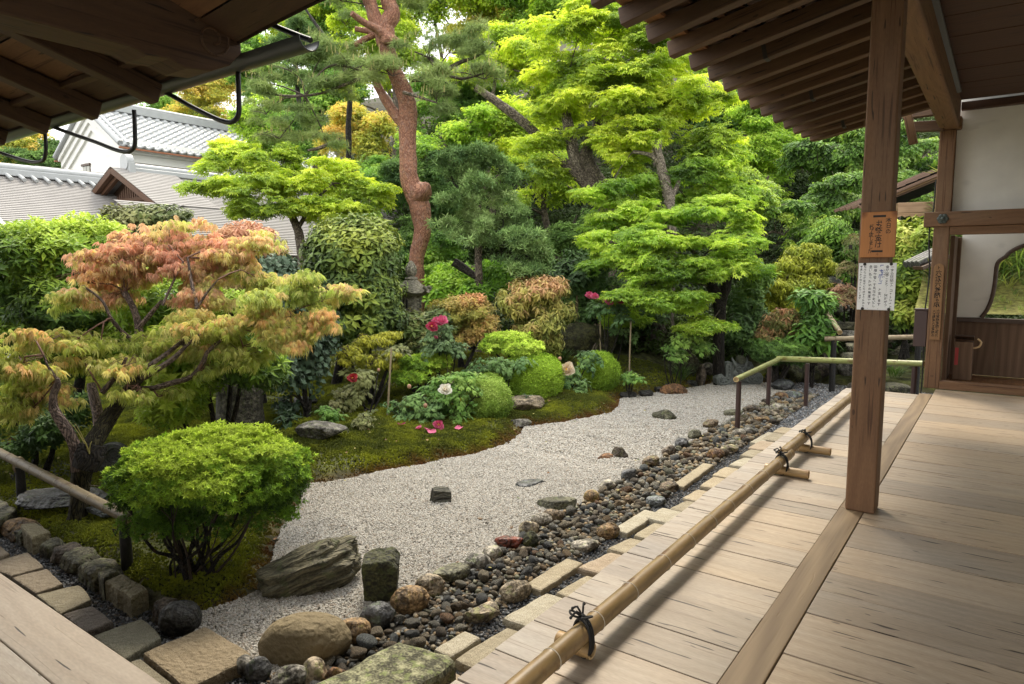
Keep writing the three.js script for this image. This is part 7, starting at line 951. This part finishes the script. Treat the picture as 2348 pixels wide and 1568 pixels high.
{
  // stone lantern between osmanthus and pine
  const d = 11.5, c = at(943, 668, d), m = std([0.32, 0.31, 0.26], 0.9, TX.rock, 0.35, TX.rockB, 0.02), g0 = terrain(c.x, c.z), t = thing('stone_lantern', 'old mossy stone lantern with curled roof corners beside the pine trunk', 'stone lantern', v(c.x, g0, c.z)), Y = c.y - 0.02;
  const R = 0.3, roof = grid(48, 8, (a, b) => { const az = a * 2 * PI, k = Math.abs(((a * 6) % 1) - 0.5) * 2, r = 0.06 + (R - 0.06) * b * (1 + 0.06 * k), up = 0.05 * k ** 4 * b ** 4; return v(c.x + r * Math.cos(az), Y + 0.19 * (1 - b) ** 1.5 + 0.07 * Math.sqrt(Math.max(0, 1 - b ** 3)) + up, c.z + r * Math.sin(az)); }, 2);
  const under = new THREE.CylinderGeometry(R * 0.98, R * 0.7, 0.06, 24); under.translate(c.x, Y - 0.025, c.z); part(t, 'roof', merge([roof, under]), m);
  for (let k = 0; k < 6; k++) { const a = k / 6 * 2 * PI, p = v(c.x + Math.cos(a) * R * 1.02, Y + 0.065, c.z + Math.sin(a) * R * 1.02), s = new THREE.TorusGeometry(0.03, 0.022, 8, 16); s.rotateY(-a); s.translate(p.x, p.y, p.z); part(t, 'curled_corner', s, m); }
  const fin = new THREE.LatheGeometry([[0.001, 0.3], [0.04, 0.27], [0.085, 0.2], [0.1, 0.13], [0.085, 0.06], [0.055, 0.03], [0.1, 0.015], [0.11, -0.02], [0.08, -0.04]].map(([x, y]) => new THREE.Vector2(x, y)), 16); fin.translate(c.x, Y + 0.24, c.z); part(t, 'finial', fin, m);
  const fb = new THREE.CylinderGeometry(0.175, 0.165, 0.28, 6); fb.translate(c.x, Y - 0.19, c.z); const bx = part(t, 'fire_box', fb.toNonIndexed(), m); bx.geometry.computeVertexNormals();
  for (let k = 0; k < 3; k++) { const a = k * 2.094 + YAW + PI / 2 + 0.45, p = v(c.x + Math.cos(a) * 0.15, Y - 0.18, c.z - Math.sin(a) * 0.15), g = new THREE.BoxGeometry(0.09, 0.15, 0.02); g.rotateY(a + PI / 2); g.translate(p.x, p.y, p.z); part(bx, 'opening', g, M.black); }
  const pl = new THREE.CylinderGeometry(0.22, 0.2, 0.1, 6); pl.translate(c.x, Y - 0.38, c.z); part(t, 'platform', pl, m); const st = new THREE.CylinderGeometry(0.1, 0.12, Math.max(0.3, Y - 0.43 - g0 + 0.1), 16); st.translate(c.x, (Y - 0.43 + g0 - 0.1) / 2, c.z); part(t, 'shaft', st, m);
}
// stones and steps of the right bank
{
  const s = setting('hillside_steps', 'rough stone steps climbing the bank behind the rails');
  [[1985, 880, 0.5, 11.9, -0.62], [2055, 882, 0.55, 11.7, -0.62], [1980, 790, 0.7, 12.3, -0.4], [1975, 812, 0.6, 11.9, -0.52], [1935, 740, 0.5, 13.2, 0.05], [1965, 760, 0.55, 12.8, -0.2], [1925, 700, 0.5, 14.2, 0.4], [1900, 660, 0.5, 15.5, 1.0]].forEach(([x, y, w, d], i) => { const p = at(x, y, d), g = rock(w * 0.62, 0.14, w * 0.4, { cuts: 8, near: 0.62, soft: 0.04, flat: 0.55 }); turned(g, YAW + rr(-0.3, 0.3)); g.translate(p.x, p.y - 0.06, p.z); part(s, 'step_stone', g, pick([SM.grey, SM.tan, SM.green])); });
  const w = setting('bank_wall', 'mossy stones holding the bank behind the green rail');
  const row = [[1770, 868], [1815, 858], [1850, 862], [1885, 850], [1915, 852], [1945, 850], [1840, 838], [1800, 830], [1900, 825], [1990, 850], [2030, 848], [2070, 850], [2100, 856], [2010, 820], [2060, 815], [2095, 810], [2040, 780], [2085, 775], [2055, 740], [2100, 735], [2020, 790], [1960, 830], [1620, 846]];
  row.forEach(([x, y], i) => { const d = 12.9 + (850 - y) * 0.012 + rr(-0.1, 0.1), p = at(x, y, d), k = rr(0.17, 0.28), g = rock(k, k * rr(0.7, 0.95), k * 0.8, { cuts: 8, near: 0.66, soft: 0.05, rough: 0.07 }); turned(g, rr(0, 6)); g.translate(p.x, p.y, p.z); part(w, 'bank_stone', g, pick([SM.umber, SM.green, SM.grey, SM.moss, SM.umber])); });
  const k = setting('moss_edging', 'row of half buried dark tiles edging the far moss'); [[1440, 908, 0.3], [1480, 905, 0.26], [1512, 896, 0.22], [1540, 890, 0.3], [1585, 882, 0.25]].forEach(([x, y, l]) => { const p = on(x, y, -0.6), g = rock(l / 2, 0.09, 0.08, { cuts: 10, near: 0.55, soft: 0.02, flat: 0.6 }); turned(g, YAW + 0.15); g.translate(p.x, -0.58, p.z); part(k, 'edging_tile', g, SM.dark); });
  // scroll shaped tile among the steps
  const c = at(1905, 668, 14.6), t = thing('scroll_tile', 'grey scroll shaped roof tile lying by the upper steps', 'ornament', c), m = std([0.13, 0.135, 0.12], 0.7, TX.rock, 0.4, TX.rockB, 0.01), q = new THREE.Matrix4().makeBasis(RT, UP, FW.clone().multiplyScalar(-1)).setPosition(c), tor = (x, y, r, w2) => { const g = new THREE.TorusGeometry(r, w2, 8, 20); g.translate(x, y, 0); g.applyMatrix4(q); return g; }; part(t, 'arch', limb([v(-0.3, 0, 0), v(-0.2, 0.12, 0), v(0, 0.2, 0), v(0.2, 0.12, 0), v(0.3, 0, 0)], [0.06, 0.09, 0.13, 0.09, 0.06], { sides: 10, wobble: 0.04 }).applyMatrix4(q), m); for (const s of [-1, 1]) part(t, 'scroll', merge([tor(0.27 * s, -0.06, 0.08, 0.035), tor(0.27 * s, -0.06, 0.03, 0.02)]), m); part(t, 'boss', tor(0, 0.16, 0.06, 0.02), m);
}
// ---------- writing ----------
const GL = {};
'本:0292 5059 5207 5297 3676|日:2028 208088 2484 2888|の:514728152251839668|お:1373 4048271656886979 7184|茶:0191 3003 6063 5204 5295 1585 5559 3728 6778|室:5051 0302929 3 2474 4426 76 6486 5558 2787 0999|は:2018 4393 7078584868 89|終:3012 3313 15 0544 2429 1628 6143 6081 45 5398 6576 6888|了:1181 815448 5938|致:0141 2103 43 0545 2428 0848 6043 5292 82 5872 49 4499|し:303748 6886|ま:2282 2484 505837 265688|た:0252 3009 5484 554758 98|一:0595|定:5051 030292 93 2474 5458 5686 3628 2848 99|間:0009 0040 0242 40 44 6090 6292 90 6099 99 3566 3868 35 38 65 68|隔:0009 0030 3214 34 1638 5090 5292 4494 4449 9499 5767 6669|で:0282 625334 4659 7292 8393|「:3090 3033|」:0363 6063|コ:1282 8288 1888|ッ:2435 4344 834568|ト:3039 3465|ン:1131 158582|と:3043 82342738 8 9|音:5051 1282 3133 7173 0494 2629 2686 8689 2777 2989|が:0252 3108 5258 49 7193 8192|聞:0009 0040 0242 40 44 6090 6292 90 6099 2575 2776 2979 3539 6569|こ:2171 1788 89|え:4050 1373 7319 5567 99|る:2070 7014 36 6586 88 5948|?:1232 5182 8355 4849|何:2003 1219 3393 4547 6567 4565 4767 8289|か:0262 3109 5258 39 8193|な:0252 4107 8192 7058 4859 79|鹿:5051 1292 12120 9 3292 4264 6284 3464 5558 9589 5787|威:1292 1209 6089 8070 3454 3647 57 3949|言:4051 0292 2474 2676 2888 2829 8889|い:1116 2738 8183 95|す:0292 505645 3446 5649|田:0108 0191 9198 0898 0595 5158|畑:1214 4223 3008 3549 5158 5191 9198 5898 5595 7178|を:0282 4005 3555 5759 89 9455|荒:0191 3003 6063 5253 0494 2447 77 4679 3629 5659 7689|ら:4052 2125 8577 38|鳥:3021 2025 2070 7072 2272 2585 8589 1727 5767 2444|獣:1020 0242 2606 4059 8191 6494 7475 4898 7050|ど:1136 5335 1788 7181 9192|追:3041 1224 1427 0999 5040 4147 4181 8184 4484 4585 8587|払:0242 2029 0725 6048 5898 7695|う:3161 2454 8476 58|め:1138 7115 3682 9487 58|装:2024 0232 6064 4292 3474 0595 5158 2648 9599|置:1020 1090 9393 1393 4043 6063 0494 5356 2676 2679 7679 2979 0999|石:0191 4105 2559 2565 8589 5989|川:2108 5157 8189|丈:0393 5004 2799|山:5058 1418 9498 1898|猪:2003 1227 0925 5040 4292 7048 5489 5787 5989|に:1018 4272 4178 88|考:1282 5053 0494 9015 4575 5759 4979|案:5051 020292 3454 6327 5476 0797 5259 5509 5599|伝:2003 1219 4181 3494 6448 5889 7799|ら2:1|れ:2029 0343 4217 5067 98 88|て:0191 6135 5879|六:5051 0393 3509 6599|道:2030 0323 2527 0999 4151 7161 4292 5389 5588 5767|地:0242 2028 0937 4353 3494 5158 89 7077 6365|蔵:0191 3003 6063 0394 0309 5060 7098 2555 2527 5759 2959|庭:5051 1292 1209 3454 4459 2649 8599 7478 6498|人:5033 0997 5599|天:1181 0494 5105 2599|.:2829|,:2839'.split('|').forEach((s) => { const i = s.indexOf(':'); GL[s.slice(0, i)] = s.slice(i + 1).split(' ').filter((q) => q.length >= 4).map((q) => (q.length & 1 ? q.slice(0, -1) : q)); });
function glyph(g, ch, x, y, s, w) { const st = GL[ch]; if (!st) return; g.lineWidth = w; g.lineCap = 'round'; g.lineJoin = 'round'; for (const q of st) { g.beginPath(); for (let i = 0; i < q.length; i += 2) { const px = x + (+q[i] + 0.4) / 10 * s, py = y + (+q[i + 1] + 0.4) / 10 * s; i ? g.lineTo(px, py) : g.moveTo(px, py); } g.stroke(); } }
function column(g, text, x, y, s, step, w) { [...text].forEach((c, i) => glyph(g, c, x, y + i * step, c === 'ッ' ? s * 0.8 : s, w)); }
function paint(w, h, fn) { const c = document.createElement('canvas'); c.width = w; c.height = h; const g = c.getContext('2d'); fn(g, w, h); const t = new THREE.CanvasTexture(c); t.colorSpace = THREE.SRGBColorSpace; t.anisotropy = 8; return t; }
const printed = (t, rough, more = {}) => new THREE.MeshStandardMaterial({ color: 0xffffff, map: t, roughness: rough, side: THREE.DoubleSide, ...more });
const plateUV = (g, w, h) => { const p = g.attributes.position, uv = g.attributes.uv; for (let i = 0; i < p.count; i++) uv.setXY(i, p.getX(i) / w + 0.5, p.getY(i) / h + 0.5); return g; };
{
  const zf = -4.575, t = thing('wooden_sign', 'orange brown wooden sign with brushed characters hanging on the veranda pillar', 'sign', onZ(2013, 590, zf));
  const a = onZ(1977, 487, zf), b = onZ(2053, 590, zf), w = 0.186, h = a.y - b.y - 0.002, cx = (a.x + b.x) / 2 - 0.002, cy = (a.y + b.y) / 2;
  const map = paint(384, 512, (g, W, H) => { const im = g.createImageData(W, H); for (let y = 0; y < H; y++) for (let x = 0; x < W; x++) { const k = 1 + 0.10 * fbm(x / 60, y / 700 + 2, 4, 4) + 0.05 * ns(x / 5, y / 160, 2), i = (y * W + x) * 4, e = Math.max(0, 1 - Math.hypot(x - 18, y - 18) / 60) + Math.max(0, 1 - Math.hypot(x - W + 20, y - 18) / 60); im.data[i] = 186 * k - e * 60; im.data[i + 1] = 124 * k - e * 50; im.data[i + 2] = 68 * k - e * 30; im.data[i + 3] = 255; } g.putImageData(im, 0, 0); g.strokeStyle = '#1a0f08'; column(g, '本日の', 268, 70, 58, 62, 6); column(g, 'お茶室は', 158, 92, 76, 80, 8); column(g, '終了致しました', 92, 140, 52, 46, 5.5); g.fillStyle = '#0e0906'; g.fillRect(128, 38, 138, 24); g.fillRect(128, 432, 122, 22); g.globalAlpha = 0.4; g.strokeStyle = '#5a3418'; glyph(g, '本', 175, 462, 36, 4); });
  const board = plateUV(box(-w / 2, w / 2, -h / 2, h / 2, 0, 0.012, 'y', 0.004), w, h); board.translate(cx, cy, zf + 0.003); part(t, 'board', board, printed(map, 0.55));
  const t2 = thing('notice', 'white laminated notice with Japanese writing pinned on the veranda pillar', 'notice', onZ(2010, 712, zf)), c = onZ(1969, 603, zf), e = onZ(2050, 712, zf), w2 = 0.2, h2 = c.y - e.y, x2 = (c.x + e.x) / 2, y2 = (c.y + e.y) / 2;
  const map2 = paint(640, 820, (g, W, H) => { g.fillStyle = '#eef0ee'; g.fillRect(0, 0, W, H); g.fillStyle = '#f7f8f7'; g.fillRect(10, 10, W - 20, H - 20); g.strokeStyle = '#15151a'; column(g, '一定の間隔で「コットン」と', 545, 42, 52, 58, 6); column(g, '音が聞こえる', 462, 42, 54, 62, 6.5); for (let i = 0; i < 3; i++) { g.fillStyle = '#15151a'; g.fillRect(486, 430 + i * 34, 8, 8); } column(g, '何かな?', 462, 530, 54, 60, 6.5); g.strokeStyle = '#1c3f9a'; column(g, '「鹿威し」', 350, 36, 74, 74, 9); g.strokeStyle = '#15151a'; column(g, 'ししおど', 428, 110, 26, 38, 4); column(g, 'と言います.', 352, 440, 54, 62, 6.5); column(g, '田畑を荒らす鳥獣をおどし', 262, 42, 52, 62, 6); column(g, '追い払うための装置です.', 182, 42, 52, 64, 6); column(g, '石川丈山が猪などを威するために', 92, 48, 40, 49, 5); column(g, '考案したと伝えられています.', 28, 48, 38, 46, 5); });
  const pg = plateUV(box(-w2 / 2, w2 / 2, -h2 / 2, h2 / 2, 0, 0.003, 'y', 0.001), w2, h2); pg.translate(x2, y2, zf + 0.004); part(t2, 'sheet', pg, printed(map2, 0.3));
  for (const sx of [-0.34, 0.36]) for (const sy of [-0.475, 0.475]) { const q = new THREE.SphereGeometry(0.009, 10, 8); q.scale(1, 1, 0.5); q.translate(x2 + sx * w2, y2 + sy * h2, zf + 0.009); part(t2, 'pin', q, M.iron); }
}
{
  const zf = -9.985, a = onZ(2155, 605, zf), b = onZ(2135, 778, zf), h = a.y - b.y, w = 0.105, cx = -0.665, cy = (a.y + b.y) / 2, t = thing('wooden_plaque', 'narrow weathered wooden plaque with brushed writing on the far pillar', 'sign', v(cx, b.y, zf));
  const map = paint(128, 1024, (g, W, H) => { const im = g.createImageData(W, H); for (let y = 0; y < H; y++) for (let x = 0; x < W; x++) { const k = 1 + 0.2 * fbm(x / 30, y / 500, 4, 4) + 0.08 * ns(x / 3, y / 120, 2), i = (y * W + x) * 4; im.data[i] = 138 * k; im.data[i + 1] = 104 * k; im.data[i + 2] = 70 * k; im.data[i + 3] = 255; } g.putImageData(im, 0, 0); g.strokeStyle = '#140d08'; glyph(g, 'ト', 42, 28, 44, 7); column(g, '六道六地蔵', 26, 80, 76, 76, 9); glyph(g, 'の', 46, 466, 40, 6); glyph(g, '庭', 26, 506, 76, 9); column(g, '六道地蔵地蔵人天に', 66, 610, 44, 42, 5); column(g, '六道蔵地六道地蔵の', 18, 620, 38, 41, 5); });
  const sh = new THREE.Shape(); sh.moveTo(-w / 2, -h / 2); sh.lineTo(w / 2, -h / 2); sh.lineTo(w / 2, h / 2 - w / 2); sh.absarc(0, h / 2 - w / 2, w / 2, 0, PI, false); sh.closePath(); const g = plateUV(new THREE.ExtrudeGeometry(sh, { depth: 0.012, bevelEnabled: true, bevelSize: 0.002, bevelThickness: 0.002, bevelSegments: 1, curveSegments: 10 }), w, h); g.translate(cx, cy, zf + 0.003); part(t, 'board', g, printed(map, 0.8));
  const p = onZ(2118, 740, -10.05), m = thing('metal_box', 'narrow dark brown metal box on the side of the far pillar', 'box', v(-0.83, p.y - 0.3, -10.05)); part(m, 'case', box(-0.9, -0.757, p.y - 0.3, p.y + 0.16, -10.14, -10.0, 'y', 0.008), std([0.06, 0.035, 0.032], 0.4)); part(m, 'lid', box(-0.905, -0.757, p.y + 0.162, p.y + 0.18, -10.15, -9.99, 'x', 0.004), std([0.06, 0.035, 0.032], 0.4)); part(m, 'cable', tube([v(-0.78, p.y - 0.3, -10.03), v(-0.775, p.y - 0.7, -10.04), v(-0.78, -0.1, -10.04)], 0.009, { sides: 6 }), M.black); part(m, 'cable', tube([v(-0.79, p.y + 0.18, -10.03), v(-0.77, p.y + 0.6, -10.04), v(-0.8, 1.98, -10.04), v(-0.77, 2.25, -10.04), v(-0.765, 2.6, -10.05)], 0.009, { sides: 6 }), M.black);
  const q = onZ(2184, 800, -10.4), e = thing('extinguisher_box', 'tall dark wooden box with a red label standing in the bay behind the far pillar', 'box', v(q.x + 0.05, 0.09, -10.45)); const X = -0.47; part(e, 'case', box(X, X + 0.2, 0.092, 0.58, -10.56, -10.36, 'y', 0.006), M.panel); part(e, 'lid', bar(v(X + 0.1, 0.6, -10.57), v(X + 0.1, 0.66, -10.35), 0.21, 0.02), M.frame); part(e, 'handle', tube([v(X + 0.2, 0.5, -10.42), v(X + 0.26, 0.52, -10.42), v(X + 0.28, 0.58, -10.42), v(X + 0.24, 0.62, -10.42)], 0.012, { sides: 7 }), M.cut); part(e, 'label', box(X + 0.012, X + 0.05, 0.28, 0.5, -10.3595, -10.357, 'y', 0.0005), std([0.4, 0.02, 0.02], 0.5));
}
for (const [i, x, y] of [[0, 1225, 1240], [1, 1100, 1190], [2, 1030, 1390], [3, 965, 1470]]) { const p = on(x, y, -0.615), g = rock(0.03, 0.012, 0.02, { detail: 4, cuts: 8 }); g.translate(p.x, p.y + 0.004, p.z); single('loose_stone', ['small dark stone loose in the middle of the gravel', 'tiny brown stone on the pale gravel', 'small stone in the near gravel below the block of rock', 'little flat stone among the front pebbles'][i], 'stone', g, SM.brown); }
{
  // fallen leaves and petals strewn over gravel, moss and stones
  const s = setting('leaf_litter', 'small fallen leaves strewn over gravel and moss'), L = []; s.userData.kind = 'stuff'; const g = petal(0.5, 0, 0.1, 0.25);
  for (let i = 0; i < 420; i++) { const z = -2.1 - 9.5 * rnd(), x = rr(-8, -2.5), sd = sdPoly(GRAVEL, x, z); if (z > -2.2) continue; if (sd < -0.1 && rnd() < 0.72) continue; const y = sd < 0 ? -0.612 + gravelY(x, z) : x > -3 ? -0.575 : terrain(x, z) + 0.022, k = rr(0.025, 0.055); L.push([new THREE.Matrix4().compose(v(x, y, z), euler(rr(-0.5, 0.5), rr(0, 6), rr(-0.5, 0.5)), v(k, k, k)), lin(pick([[0.2, 0.11, 0.05], [0.28, 0.18, 0.07], [0.14, 0.08, 0.04], [0.3, 0.26, 0.08], [0.12, 0.16, 0.03]]))]); }
  instanced(s, 'fallen_leaves', g, std([1, 1, 1], 0.8), L);
}
renderer.render(scene, camera);
